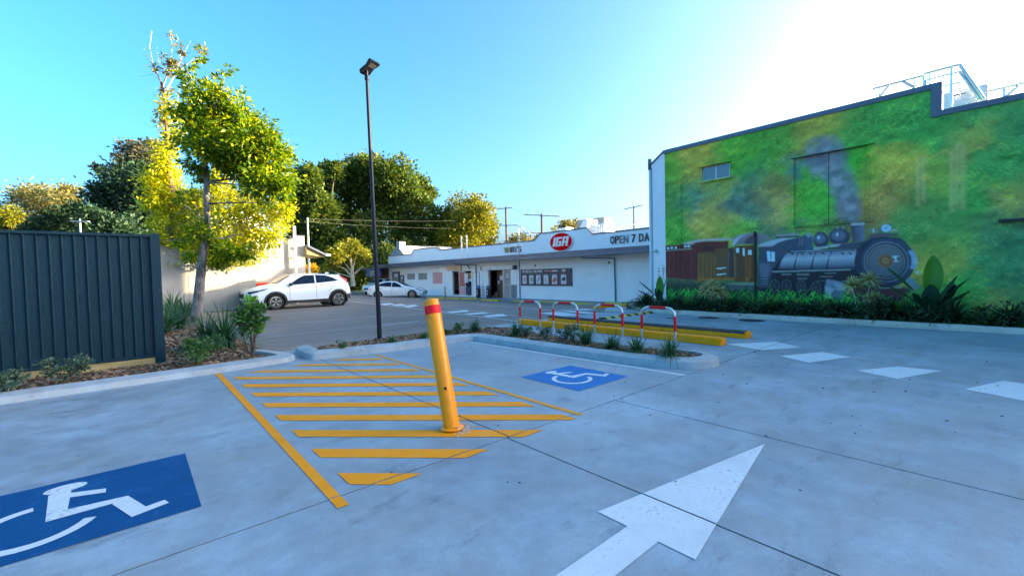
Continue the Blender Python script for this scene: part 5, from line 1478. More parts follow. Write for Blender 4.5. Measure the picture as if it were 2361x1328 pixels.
t = thing('upper_window_block', 'small pale upper storey with a window seen between the sunlit leaves', 'building', (6.6, 38, 0))
mb = MB(); mb.box(-1.6, 1.4, 0, 3, 0, 6.6); mb.build('wall', M['white_wall'], t)
mb = MB(); mb.box(-1.0, .2, -.03, -.002, 4.6, 5.9); w = mb.build('window_frame', M['sign_white'], t); mb = MB(); mb.box(-.92, .12, -.04, -.031, 4.7, 5.8); mb.build('pane', M['glass'], w)
# rubbish bin
t = thing('rubbish_bin', 'large dark green rubbish bin with a red lid by the block wall', 'bin', (5.05, 27.2, 0))
mb = MB(); mb.faces([(-.50, -.38, .12), (.50, -.38, .12), (.50, .38, .12), (-.50, .38, .12), (-.64, -.52, 1.18), (.64, -.52, 1.18), (.64, .52, 1.18), (-.64, .52, 1.18)], [(0, 3, 2, 1), (4, 5, 6, 7), (0, 1, 5, 4), (1, 2, 6, 5), (2, 3, 7, 6), (3, 0, 4, 7)]); mb.build('body', M['bin_green'], t, bevel=.03)
mb = MB(); mb.box(-.68, .68, -.56, .56, 1.182, 1.23); mb.prism([(-.64, 1.23), (.64, 1.23), (.56, 1.31), (-.56, 1.31)], -.5, .5, 'y'); mb.build('lid', M['bin_red'], t, bevel=.015)
for x in (-.42, .42):
    for y in (-.3, .3): mb = MB(); mb.lathe((x - .03, y, .08), (1, 0, 0), [(.08, 0), (.08, .06)], 12); mb.build('castor', M['tyre'], t)
mb = MB(); mb.box(-.2, .1, -.50, -.47, .85, .92); mb.build('label', M['poster_paper'], t)

# ------------------------------------------------------------------ cars (nose at local x=0, tail at +x, near side is -y)
def make_car(label, loc, rz, sp):
    t = thing('parked_car', label, 'car', loc, rz, 'white cars parked in the lot')
    ip = lambda key, x: float(np.interp(x, [p[0] for p in sp[key]], [p[1] for p in sp[key]]))
    L = sp['L']

    def section(x):
        w, zl, zb, zt = ip('w', x), ip('low', x), ip('belt', x), ip('top', x)
        zt = max(zt, zb + .012); tt = min(1, (zt - zb) / .5); wr = w * (.90 - .20 * tt); rnd = .02 + .045 * tt
        return [(0, zl), (.84 * w, zl), (.965 * w, zl + .06), (w, zl + .30 * (zb - zl)), (w * 1.0, zl + .62 * (zb - zl)), (.985 * w, zl + .80 * (zb - zl)), (.95 * w, zb),
                (.95 * w + (wr - .95 * w) * .52, zb + (zt - rnd - zb) * .5), (wr, zt - rnd), (wr * .86, zt - rnd * .25), (wr * .5, zt), (0, zt + .008)]

    def sideY(x, z):
        s = section(min(max(x, 0.001), L - .001))[2:9]
        return float(np.interp(z, [p[1] for p in s], [p[0] for p in s]))

    def topZ(x, y):
        s = section(x)[8:][::-1]
        return float(np.interp(abs(y), [p[0] for p in s], [p[1] for p in s]))

    xs_ = sorted(set([round(v, 3) for v in list(np.linspace(0, L, 46))] + [p[0] for p in sp['top']]))
    mb = MB(); n = 22
    for x in xs_:
        s = section(x); loop = [(x, -a, b) for a, b in s] + [(x, a, b) for a, b in s[1:-1][::-1]]
        n = len(loop); mb.v += loop
    for i in range(len(xs_) - 1):
        for j in range(n): a = i * n + j; b = i * n + (j + 1) % n; mb.f.append((a, b, b + n, a + n)); mb.mi.append(0)
    mb.f += [tuple(range(n))[::-1], tuple(range((len(xs_) - 1) * n, len(xs_) * n))]; mb.mi += [0, 0]
    body = mb.build('body', M['carwhite'], t)
    cut = MB(); R = sp['R']
    for cx_ in sp['wheels']:
        for s in (-1, 1): cut.lathe((cx_, s * (sp['W'] - .42), R), (0, s, 0), [(R * 1.17, 0), (R * 1.17, .8)], 32)
    co_ = cut.build('cut_tmp', M['carblack'], t)
    md = body.modifiers.new('b', 'BOOLEAN'); md.object = co_; md.operation = 'DIFFERENCE'; md.solver = 'EXACT'
    bpy.context.view_layer.update()
    dg = bpy.context.evaluated_depsgraph_get(); me = bpy.data.meshes.new_from_object(body.evaluated_get(dg)); body.modifiers.clear(); body.data = me
    me.materials.clear(); me.materials.append(M['carwhite']); me.name = 'body'
    me.polygons.foreach_set('material_index', [0] * len(me.polygons))
    bpy.data.objects.remove(co_)
    me.polygons.foreach_set('use_smooth', [True] * len(me.polygons))
    try: me.set_sharp_from_angle(angle=radians(32))
    except Exception: pass

    def side_panel(name, poly, m_, both=True, o=.006, par=t, cell=.13):
        for s in ((-1, 1) if both else (-1,)):
            mb = MB(); x0, x1 = min(p[0] for p in poly), max(p[0] for p in poly); z0, z1 = min(p[1] for p in poly), max(p[1] for p in poly)
            for gx in np.arange(x0, x1, cell):
                for gz_ in np.arange(z0, z1, .09):
                    q = clip(list(poly), (gx, min(gx + cell, x1), gz_, min(gz_ + .09, z1)))
                    if len(q) > 2: mb.poly([(x, s * (sideY(x, z) + o), z) for x, z in q])
            mb.build(name, M[m_], par, fix=False)

    def top_panel(name, poly, m_, o=.018):
        mb = MB(); x0, x1 = min(p[0] for p in poly), max(p[0] for p in poly); y0, y1 = min(p[1] for p in poly), max(p[1] for p in poly)
        for gx in np.arange(x0, x1, .12):
            for gy in np.arange(y0, y1, .12):
                q = clip(list(poly), (gx, min(gx + .12, x1), gy, min(gy + .12, y1)))
                if len(q) > 2: mb.poly([(x - o, y, topZ(x, y) + o) for x, y in q])
        mb.build(name, M[m_], t, fix=False)

    for nm, poly, m_ in sp['side']: side_panel(nm, poly, m_, o=.010 if m_ != 'seam' else .004)
    for nm, poly, m_ in sp['topp']: top_panel(nm, poly, m_)
    for nm, bx, m_ in sp['boxes']:
        mb = MB(); mb.box(*bx); mb.build(nm, M[m_], t, bevel=.01)
    # wheel wells, arches, wheels
    for cx_ in sp['wheels']:
        for s in (-1, 1):
            mb = MB(); mb.lathe((cx_, s * (sp['W'] - .40), R), (0, s, 0), [(R * 1.15, 0), (R * 1.16, .02), (R * 1.16, .34)], 28)
            mb.f.pop(); mb.mi.pop(); mb.build('wheel_well', M['carblack'], t, fix=False)
            if sp.get('arch'):
                mb = MB(); n_ = 22; r0, r1 = R * 1.14, R * 1.14 + sp['arch']
                for i in range(n_):
                    a, b = [radians(-22 + 224 * k / n_) for k in (i, i + 1)]
                    q = [(cx_ + r * cos(g), R + r * sin(g)) for r, g in ((r0, a), (r1, a), (r1, b), (r0, b))]
                    mb.poly([(x, s * (min(sp['W'], sideY(x, max(z, .32)) + .0) + .018), z) for x, z in q]); mb.poly([(x, s * y, z) for (x, z), y in zip([q[3], q[0], q[0], q[3]], (sp['W'] + .018, sp['W'] + .018, sp['W'] - .1, sp['W'] - .1))])
                mb.build('wheel_arch', M['carblack'], t, fix=False)
            wh = empty('wheel', (cx_, s * (sp['W'] - .135), R)); wh.parent = t
            mb = MB(); mb.lathe((0, -.10 * s, 0), (0, s, 0), [(R * .66, 0), (R * .93, 0), (R, .03), (R, .18), (R * .93, .215), (R * .70, .215), (R * .66, .19)], 32); mb.f = mb.f[:-2]; mb.mi = mb.mi[:-2]; mb.build('tyre', M['tyre'], wh, smooth=True)
            mb = MB(); mb.lathe((0, .095 * s, 0), (0, s, 0), [(R * .69, .0), (R * .69, .016), (R * .63, .018), (R * .61, -.02)], 32); mb.f = mb.f[:-2]; mb.mi = mb.mi[:-2]
            for k in range(sp['spokes']):
                a0 = 2 * pi * k / sp['spokes'] + .3
                for d_ in (-.16, .16):
                    a = a0 + d_; p = Vector((cos(a0) * R * .10, 0, sin(a0) * R * .10)); q = Vector((cos(a) * R * .64, 0, sin(a) * R * .64)); dd_ = (q - p).normalized(); nn_2 = dd_.cross(Vector((0, 1, 0)))
                    mb.obox((p + q) / 2 + Vector((0, .10 * s, 0)), dd_ * (q - p).length / 2, nn_2 * R * .045, (0, .012, 0))
            mb.lathe((0, .10 * s, 0), (0, s, 0), [(R * .15, 0), (R * .13, .02)], 14); mb.build('rim', M['rim'], wh, fix=False)
            mb = MB(); mb.lathe((0, .06 * s, 0), (0, s, 0), [(R * .66, 0), (R * .66, .01)], 24); mb.build('brake_disc', M['carblack'], wh)
    for s in (-1, 1):
        mx, mz = sp['mirror']; mb = MB(); c = Vector((mx, s * (sideY(mx, mz) + .10), mz))
        vs = []
        for k, (dx, sc) in enumerate(((-.09, .55), (-.04, 1), (.05, 1.05), (.08, .9))):
            for a in range(10): an = 2 * pi * a / 10; mb.v.append(tuple(c + Vector((dx, cos(an) * .10 * sc, sin(an) * .065 * sc))))
        for k in range(3):
            for a in range(10): mb.f.append((k * 10 + a, k * 10 + (a + 1) % 10, (k + 1) * 10 + (a + 1) % 10, (k + 1) * 10 + a)); mb.mi.append(0)
        mb.f += [tuple(range(10))[::-1], tuple(range(30, 40))]; mb.mi += [0, 0]; mb.obox(c + Vector((0, -s * .08, -.04)), (.02, 0, 0), (0, .05, 0), (0, 0, .015))
        mb.build('mirror', M[sp['mirror_mat']], t, smooth=True)
    return t


suv = dict(L=5.05, W=1.0, R=.375, wheels=(1.28, 4.30), spokes=5, arch=.10, mirror=(1.98, 1.22), mirror_mat='carblack',
           top=[(0, .74), (.04, .93), (.14, 1.02), (.6, 1.14), (1.26, 1.24), (1.36, 1.28), (1.7, 1.50), (2.09, 1.71), (2.4, 1.755), (2.8, 1.77), (3.4, 1.765), (3.9, 1.73), (4.40, 1.67), (4.50, 1.64), (4.66, 1.50), (4.86, 1.36), (4.90, 1.22), (5.02, 1.0), (5.05, .8)],
           belt=[(0, .70), (.05, .86), (.15, .96), (1.3, 1.14), (1.9, 1.16), (4.0, 1.28), (4.45, 1.34), (4.8, 1.24), (5.0, .95), (5.05, .75)],
           low=[(0, .42), (.3, .31), (1.0, .26), (4.2, .26), (4.8, .32), (5.05, .42)],
           w=[(0, .62), (.06, .74), (.2, .86), (.5, .95), (1.1, 1.0), (4.3, 1.0), (4.7, .96), (4.95, .86), (5.05, .74)],
           side=[('side_glass', [(1.86, 1.185), (2.05, 1.30), (2.43, 1.55), (2.66, 1.66), (3.15, 1.68), (3.13, 1.245)], 'carglass'), ('side_glass', [(3.20, 1.25), (3.22, 1.68), (3.72, 1.645), (4.02, 1.54), (4.33, 1.345)], 'carglass'),
                 ('sill_cladding', [(1.72, .27), (1.66, .42), (3.92, .42), (3.86, .27)], 'carblack'), ('bumper_cladding', [(4.70, .34), (4.74, .62), (5.02, .66), (5.04, .42)], 'carblack'),
                 ('tail_lamp', [(4.42, 1.60), (4.52, 1.585), (4.86, 1.40), (4.88, 1.20), (4.74, 1.20), (4.70, 1.34)], 'lamp_red'),
                 ('headlamp', [(.12, .90), (.30, .93), (1.02, 1.06), (.70, .93), (.16, .80)], 'carglass'), ('lamp_lens', [(.42, .90), (.60, .945), (.72, .98), (.62, .93), (.46, .86)], 'lamp_clear'),
                 ('fog_surround', [(.22, .50), (.30, .72), (.50, .72), (.52, .52)], 'chrome'), ('fog_lamp', [(.36, .56), (.36, .66), (.46, .68), (.47, .58)], 'carblack'), ('lower_grille', [(.06, .46), (.12, .50), (.46, .46), (.46, .42), (.14, .42)], 'carblack'),
                 ('door_seam', [(1.90, .44), (1.905, 1.14), (1.92, 1.14), (1.915, .44)], 'seam'), ('door_seam', [(3.17, .44), (3.17, 1.26), (3.185, 1.26), (3.185, .44)], 'seam'),
                 ('door_seam', [(3.80, .80), (4.10, 1.22), (4.115, 1.22), (3.815, .80)], 'seam'), ('crease', [(2.28, 1.005), (2.30, 1.02), (4.40, 1.235), (4.40, 1.222)], 'seam'),
                 ('door_handle', [(2.86, 1.05), (2.86, 1.08), (3.06, 1.10), (3.06, 1.07)], 'chrome'), ('door_handle', [(3.88, 1.16), (3.88, 1.19), (4.06, 1.21), (4.06, 1.18)], 'chrome')],
           topp=[('windscreen', [(1.40, -.78), (2.02, -.62), (2.02, .62), (1.40, .78)], 'carglass'), ('roof_rail', [(2.3, -.70), (4.1, -.68), (4.1, -.64), (2.3, -.66)], 'carblack'), ('roof_rail', [(2.3, .66), (4.1, .64), (4.1, .68), (2.3, .70)], 'carblack'), ('rear_glass', [(4.52, -.60), (4.84, -.66), (4.84, .66), (4.52, .60)], 'carglass')],
           boxes=[('grille', (-.02, .03, -.52, .52, .60, .80), 'carblack'), ('chrome_bar', (-.035, -.021, -.55, .55, .70, .715), 'chrome'), ('chrome_bar', (-.035, -.021, -.52, .52, .76, .775), 'chrome'), ('number_plate', (-.05, -.036, -.19, .19, .50, .59), 'sign_white'),
                  ('skid_plate', (.0, .06, -.55, .55, .41, .47), 'carblack'), ('spoiler', (4.36, 4.56, -.62, .62, 1.655, 1.69), 'carwhite'), ('shark_fin', (3.95, 4.15, -.03, .03, 1.73, 1.80), 'carwhite')])
make_car('largest white car, side on with its nose to the left, by the block building', (3.98, 24.57, 0), 0, suv)
# hatchback: nose to the right
hat = dict(L=4.95, W=.99, R=.355, wheels=(1.02, 3.98), spokes=7, arch=0, mirror=(1.86, 1.06), mirror_mat='carwhite',
           top=[(0, .60), (.05, .74), (.3, .86), (.9, .98), (1.45, 1.06), (1.6, 1.12), (2.1, 1.38), (2.45, 1.50), (2.9, 1.55), (3.4, 1.53), (3.9, 1.44), (4.35, 1.27), (4.7, 1.12), (4.86, 1.03), (4.93, .92), (4.95, .75)],
           belt=[(0, .58), (.1, .72), (1.5, .98), (3.0, 1.04), (4.0, 1.12), (4.6, 1.05), (4.85, .88), (4.95, .66)],
           low=[(0, .30), (.3, .22), (1.0, .20), (4.0, .20), (4.6, .26), (4.95, .38)],
           w=[(0, .55), (.08, .72), (.25, .86), (.6, .95), (1.1, .99), (4.0, .99), (4.6, .96), (4.88, .88), (4.95, .78)],
           side=[('side_glass', [(1.75, 1.0), (2.15, 1.25), (2.5, 1.42), (2.75, 1.45), (2.78, 1.045)], 'carglass'), ('side_glass', [(2.83, 1.05), (2.82, 1.455), (3.3, 1.45), (3.75, 1.36), (4.15, 1.16)], 'carglass'),
                 ('headlamp', [(.20, .74), (.75, .88), (.70, .82), (.25, .68)], 'carglass'), ('tail_lamp', [(4.50, .96), (4.88, .86), (4.88, .80), (4.62, .86)], 'lamp_red'), ('grille_side', [(.03, .40), (.03, .66), (.16, .70), (.10, .42)], 'carblack'),
                 ('lower_bumper', [(4.50, .27), (4.52, .36), (4.90, .46), (4.93, .38)], 'carblack'), ('sill', [(1.50, .21), (1.50, .27), (3.5, .27), (3.5, .21)], 'carblack'),
                 ('door_seam', [(1.62, .30), (1.55, .9), (1.565, .9), (1.635, .30)], 'seam'), ('door_seam', [(2.80, .30), (2.80, 1.04), (2.815, 1.04), (2.815, .30)], 'seam'), ('door_handle', [(2.55, .88), (2.55, .905), (2.72, .915), (2.72, .89)], 'seam'), ('door_handle', [(3.6, .92), (3.6, .945), (3.78, .955), (3.78, .93)], 'seam')],
           topp=[('windscreen', [(1.62, -.76), (2.40, -.60), (2.40, .60), (1.62, .76)], 'carglass'), ('rear_glass', [(4.05, -.56), (4.6, -.62), (4.6, .62), (4.05, .56)], 'carglass')],
           boxes=[('grille', (-.02, .03, -.50, .50, .36, .62), 'carblack'), ('number_plate', (-.04, -.021, -.19, .19, .36, .46), 'sign_white')])
ca, cb = ptd(887, 684.5, 39.5), ptd(961.5, 684.5, 39.5)   # wheel feet
d = (ca - cb); d.z = 0; ang = math.atan2(d.y, d.x)        # local +x runs nose -> tail
d.normalize(); nrm = Vector((sin(ang), -cos(ang), 0))     # near side (-y local)
o = cb - d * 1.02 - nrm * .95
make_car('white hatchback parked side on beside the supermarket wall, nose to the right', (o.x, o.y, -.455), ang, hat)
o2 = ptd(850, 672, 46); v = dict(suv); v['arch'] = 0; v['side'] = [s for s in suv['side'] if s[0] not in ('sill_cladding', 'bumper_cladding')]
make_car('white car seen nose on behind the white hatchback, partly behind the lamp post', (o2.x, o2.y, -.46), radians(38), v)

# ------------------------------------------------------------------ power poles and wires
def pole(px, py_top, py_b, d, lab, arms, r=.16, group='timber power poles', mt='timberpole', cat='power pole'):
    a = ptd(px, py_b, d); b = ptd(px, py_top, d); t = thing('power_pole', lab, cat, (a.x, a.y, -.5), 0, group); h = b.z + .5
    mb = MB(); mb.tube([(0, 0, 0), (0, 0, h)], [r, r * .72], 10); mb.build('pole', M[mt], t, smooth=True)
    rt_ = Vector((RM[0][0], RM[0][1], 0)).normalized()
    for z, l, tilt in arms:
        mb = MB(); mb.obox((0, 0, h - z), rt_ * l + Vector((0, 0, tilt)), (rt_.y * .06, -rt_.x * .06, 0), (0, 0, .07 if d > 30 else .02)); ar = mb.build('crossarm', M[mt], t)
        for s in ((-.95, -.5, .5, .95) if d > 30 else ()):
            mb = MB(); q = rt_ * l * s + Vector((0, 0, h - z + tilt * s)); mb.lathe(q, (0, 0, 1), [(.05, .05), (.09, .12), (.05, .2), (.09, .25), (.04, .32)], 8); mb.build('insulator', M['insul'], ar)
    return t, a, h


pole(1169, 478, 600, 95, 'dark power pole with three crossarms beside the golden round tree', [(.3, 1.4, .1), (4.0, 2.6, 0), (8.0, 2.6, .05)], .28)
pole(1250, 493, 560, 80, 'power pole with one wide crossarm behind the oval sign', [(.35, 3.3, -.25)], .26)
pole(1224, 535, 570, 110, 'small distant power pole just left of the oval sign', [(.3, 2.6, 0)], .2)
pole(1462, 476, 540, 85, 'thin dark power pole above the OPEN lettering', [(.2, 1.8, .35)], .17)
pole(714, 503, 640, 34, 'pale concrete pole with a small lamp beside the porch of the block building', [], .085, None, 'paleconc', 'pole')
pole(187, 505, 560, 22, 'pale antenna mast above the dark fence', [(.12, .45, -.02), (.75, .50, .02)], .05, None, 'paleconc', 'mast')
def wire(lab, pts, sag, r=.02):
    P = [ptd(*p) for p in pts]; mb = MB()
    for a, b in zip(P, P[1:]):
        q = []
        for i in range(17):
            t_ = i / 16; c = a.lerp(b, t_); c.z -= sag * 4 * t_ * (1 - t_); q.append(c)
        mb.tube(q, r, 4, cap=False)
    tag(mb.build('power_line', M['wire'], fix=False), lab, 'wire', 'power lines')
wire('power line low across the fig trees, upper of the pair', [(380, 492, 40), (714, 505, 34), (1169, 500, 95)], .5, .012)
wire('power line low across the fig trees, lower of the pair', [(380, 500, 40), (714, 512, 34), (1169, 522, 95)], .5, .011)
wire('power line from the three armed pole to the wide crossarm pole', [(1180, 481, 95), (1250, 494, 80)], .6, .014)
wire('power line running high to the thin pole on the right', [(1180, 481, 95), (1462, 478, 85)], 1.0, .012)
wire('second power line running to the thin pole on the right', [(1262, 494, 80), (1470, 476, 85)], 1.2, .012)
wire('power line leaving the thin pole behind the mural building', [(1462, 478, 85), (1600, 440, 60)], 1.2, .012)

# ------------------------------------------------------------------ foliage engine
def leaves(name, blobs, n, size, material, parent, seed=0, aspect=.45, cl=.16, shell=.55, droop=.25, flat=1.0):
    """blobs: (Vector centre, (rx,ry,rz), weight). Leaves gather in small sprays through each blob."""
    r = np.random.default_rng(seed)
    w = np.array([b[2] * (b[1][0] * b[1][1] * b[1][2]) ** (2 / 3) for b in blobs]); w = w / w.sum()
    Vs = []
    for (c, rad, _), ww in zip(blobs, w):
        k = int(n * ww)
        if k < 3: continue
        ns = max(2, k // 22)
        d = r.normal(size=(ns, 3)); d /= np.linalg.norm(d, axis=1)[:, None]
        rr_ = r.random(ns) ** (1 / (1 + 3 * shell)) * (1 + .16 * r.normal(size=ns))
        sc_ = np.array(c)[None] + d * np.array(rad)[None] * rr_[:, None]
        out_ = d.copy()
        idx = r.integers(0, ns, k)
        off_ = r.normal(size=(k, 3)) * cl * np.mean(rad) * np.array([1, 1, .6 * flat]) * r.uniform(.4, 1.3, ns)[idx][:, None]
        P = sc_[idx] + off_
        dirn = off_ / (np.linalg.norm(off_, axis=1)[:, None] + 1e-6) * .8 + out_[idx] * .6 + r.normal(size=(k, 3)) * .5; dirn[:, 2] -= droop
        dirn /= np.linalg.norm(dirn, axis=1)[:, None] + 1e-6
        up = r.normal(size=(k, 3)) * .6 + np.array([0, 0, 1.0]); sd_ = np.cross(dirn, up); sd_ /= np.linalg.norm(sd_, axis=1)[:, None] + 1e-6
        nm = np.cross(sd_, dirn); s = size * r.uniform(.6, 1.3, k)[:, None]
        a = P; tip = P + dirn * s; mid_ = P + dirn * s * .45 - nm * s * .07
        l = mid_ + sd_ * s * aspect * .5 + nm * s * .10; q = mid_ - sd_ * s * aspect * .5 + nm * s * .10
        Vs.append(np.stack([a, l, tip, q], 1).reshape(-1, 3))
    V = np.concatenate(Vs); m_ = len(V) // 4
    b4 = np.arange(m_)[:, None] * 4
    T = np.concatenate([b4 + np.array([[0, 1, 2]]), b4 + np.array([[0, 2, 3]])], 1).reshape(-1, 3)
    return np_mesh(name, V, T, material, parent)


def branchy(mb, a, b, r0, r1, rnd, n=7, wob=.06, sides=8):
    a, b = Vector(a), Vector(b); L = (b - a).length; pts = []; rad = []
    o1 = Vector((rnd.uniform(-1, 1), rnd.uniform(-1, 1), rnd.uniform(0, 1))) * wob * L
    for i in range(n + 1):
        t = i / n; p = a.lerp(b, t) + o1 * 4 * t * (1 - t) + Vector((rnd.uniform(-1, 1), rnd.uniform(-1, 1), 0)) * wob * .2 * L * (0 < i < n)
        pts.append(p); rad.append(r0 + (r1 - r0) * t)
    mb.tube(pts, rad, sides)
    return pts


def blob(px, py, r, d, w=1.0, ry=None, zoff=0.0, deep=1.0):
    """crown mass at depth d; r in sight units converted to metres"""
    c = ptd(px, py, d + zoff); k = d / F
    return (c, (r * k * deep, r * k * deep, (ry or r) * k), w)


def crown_blobs(lst, d, seed=0, spread=.0, deep=1.0, k=1.0):
    rn = random.Random(seed); return [blob(p[0], p[1], p[2] * k, d, p[3] if len(p) > 3 else 1.0, p[4] if len(p) > 4 else None, rn.uniform(-spread, spread), deep) for p in lst]


# front tree
rnd = random.Random(5)
tf = thing('street_tree', 'tall broad leaved tree with grey lichen trunk standing nearer to the fence end', 'tree', (1.30, 15.2, .08)); O = Vector(tf.location)
DF = 15.6
pl = [ptd(px, py, DF) for px, py in ((450, 768), (452, 740), (458, 690), (462, 640), (466, 600), (473, 560), (480, 520), (476, 470), (477, 420), (473, 380), (474, 340), (468, 300), (455, 240), (430, 180))]
pl[0].z = 0
mb = MB(); mb.tube([p - O for p in pl], [.205, .185, .165, .15, .135, .115, .105, .095, .088, .08, .07, .055, .04, .02], 14); mb.build('trunk', M['bark_grey'], tf, smooth=True)
mb = MB()
for i, (tx, ty, zo, r0) in enumerate(((530, 280, 0, .045), (590, 330, .6, .045), (640, 400, .8, .04), (600, 430, -.8, .035), (440, 280, .5, .035), (430, 380, -.5, .035), (560, 540, .6, .05), (410, 130, 0, .03), (520, 170, .3, .02), (650, 470, .4, .03), (500, 230, -.7, .035), (420, 470, .5, .03))):
    j = (9, 9, 8, 8, 10, 8, 5, 12, 11, 7, 10, 6)[i]
    q = branchy(mb, pl[j] - O, ptd(tx, ty, DF + zo) - O, r0, .012, rnd, wob=.09)
    for _ in range(3):
        s = q[rnd.randint(3, 6)]; e = s + Vector((rnd.uniform(-.6, .6), rnd.uniform(-.6, .6), rnd.uniform(0, .7))); branchy(mb, s, e, .012, .004, rnd, 4, .08, 5)
mb.build('branch', M['bark_grey'], tf, smooth=True)
fb = [(440, 262, 34), (462, 215, 34, .8), (430, 178, 20, .6), (500, 225, 34), (545, 258, 36), (478, 265, 50), (530, 300, 52), (590, 285, 34), (622, 318, 32), (580, 335, 50), (648, 352, 24), (610, 375, 48), (655, 395, 28), (475, 330, 52), (535, 360, 50), (438, 330, 28),
      (446, 385, 26, .7), (470, 400, 24, .7), (575, 395, 46), (610, 425, 46), (655, 425, 26), (650, 450, 22, .8), (530, 385, 30), (430, 455, 18, .5), (520, 170, 12, .5), (532, 163, 8, .5), (455, 140, 12, .5), (462, 118, 8, .4), (440, 150, 12, .4), (563, 215, 9, .4), (500, 190, 15, .5), (680, 372, 12, .4), (672, 350, 8, .4)]
leaves('crown', [(c - O, r, w) for c, r, w in crown_blobs(fb, DF, 1, .5, 1.0, .84)], 21000, .165, M['leaf_a'], tf, 1, .5, .34, .35, .35)
lf = [(490, 560, 26, .6), (440, 590, 20, .4), (455, 530, 24, .5), (415, 565, 16, .4), (520, 590, 26, .6), (560, 585, 22, .6), (500, 600, 18, .5)]
leaves('lower_foliage', [(c - O, r, w) for c, r, w in crown_blobs(lf, DF, 2, .3)], 2600, .16, M['leaf_a'], tf, 2, .5, .3, .3, .35)

# rear tree
tb = thing('street_tree', 'taller thin topped tree with brown sunlit trunk and yellow green leaves behind the front tree', 'tree', (1.13, 20.9, .05)); O = Vector(tb.location)
DB = 20.6
pl = [ptd(px, py, DB) for px, py in ((401, 745), (402, 700), (398, 650), (394, 600), (388, 560), (398, 500), (396, 440), (388, 370), (385, 300), (380, 240), (372, 190))]
pl[0].z = 0
mb = MB(); mb.tube([p - O for p in pl], [.36, .30, .27, .24, .19, .15, .12, .10, .08, .065, .05], 14); mb.build('trunk', M['bark_brown'], tb, smooth=True)
mb = MB()
tw = lambda l: [ptd(px, py, DB) - O for px, py in l]
for l, r0 in (([(394, 600), (375, 575), (366, 550)], .13), ([(372, 190), (352, 150), (345, 110), (350, 72)], .04), ([(375, 200), (390, 160), (397, 110), (392, 72)], .035), ([(380, 215), (402, 175), (420, 130), (440, 95)], .035), ([(402, 175), (430, 150), (465, 120)], .022),
              ([(352, 150), (338, 135), (332, 112)], .015), ([(372, 190), (352, 172), (320, 178)], .015), ([(397, 110), (412, 90), (405, 78)], .012), ([(420, 130), (445, 118), (470, 125)], .012), ([(360, 170), (365, 140), (362, 110)], .015), ([(388, 300), (405, 260), (415, 200)], .03),
              ([(398, 500), (450, 470), (520, 450), (600, 455)], .08), ([(394, 590), (450, 560), (520, 540), (600, 520), (660, 490)], .08), ([(520, 540), (570, 570), (600, 600)], .05), ([(388, 370), (372, 330), (360, 300)], .03), ([(398, 640), (410, 590), (412, 540)], .06)):
    p = tw(l); mb = MB(); mb.tube(p, [r0 * (1 - .8 * i / (len(p) - 1)) for i in range(len(p))], 8); mb.build('branch', M['bark_pale'], tb, smooth=True)
bb = [(352, 425, 22), (350, 468, 20), (372, 380, 26), (345, 400, 10, .5), (360, 530, 20), (370, 555, 18), (392, 330, 22), (376, 305, 15, .6), (385, 265, 18, .8), (400, 245, 22), (400, 300, 24), (380, 360, 28), (366, 330, 12, .5), (362, 408, 28), (385, 420, 32), (362, 455, 28), (400, 470, 40), (372, 500, 26), (430, 510, 42), (468, 470, 34), (510, 450, 40), (520, 500, 48), (560, 460, 36), (600, 480, 42), (640, 490, 34), (668, 485, 18), (570, 530, 50), (620, 545, 34), (485, 540, 44), (530, 570, 44), (590, 585, 28),
      (550, 600, 22), (430, 560, 34), (392, 555, 22), (412, 600, 26, .8), (376, 585, 14, .7), (640, 520, 22), (500, 415, 26), (520, 405, 16), (480, 590, 26), (390, 400, 26)]
leaves('crown', [(c - O, r, w) for c, r, w in crown_blobs(bb, DB, 3, .9, 1.0, .92)], 27000, .165, M['leaf_b'], tb, 3, .5, .32, .35, .3)
tp_ = [(393, 85, 5, .5), (371, 128, 5, .4), (397, 140, 8, .5), (378, 145, 6, .3), (352, 160, 8, .4), (420, 118, 9, .4), (463, 117, 10, .4), (385, 205, 12, .4), (402, 150, 12, .5), (410, 105, 6, .3), (388, 165, 10, .4), (365, 262, 7, .5), (364, 285, 8, .5), (350, 330, 12, .5)]
leaves('top_foliage', [(c - O, r, w) for c, r, w in crown_blobs(tp_, DB, 4, .2)], 900, .19, M['leaf_gum'], tb, 4, .4, .4, .2, .2)
# small leaning stem
ts = thing('sapling', 'thin leaning pale stem between the two tall trees, beside the block wall', 'sapling', (1.9, 21.5, .05)); O = Vector(ts.location)
mb = MB(); mb.tube([ptd(px, py, 21.3) - O for px, py in ((424, 722), (430, 690), (434, 660), (444, 630), (452, 600))], [.05, .05, .045, .035, .02], 8); mb.tube([ptd(px, py, 21.3) - O for px, py in ((427, 705), (424, 680), (425, 672))], .04, 7)
mb.build('stem', M['bark_pale'], ts, smooth=True)
leaves('leaves', [(c - O, r, w) for c, r, w in crown_blobs([(452, 605, 22), (440, 618, 14), (460, 590, 16)], 21.3, 5, .2)], 700, .17, M['leaf_b'], ts, 5, .5, .3, .3, .3)


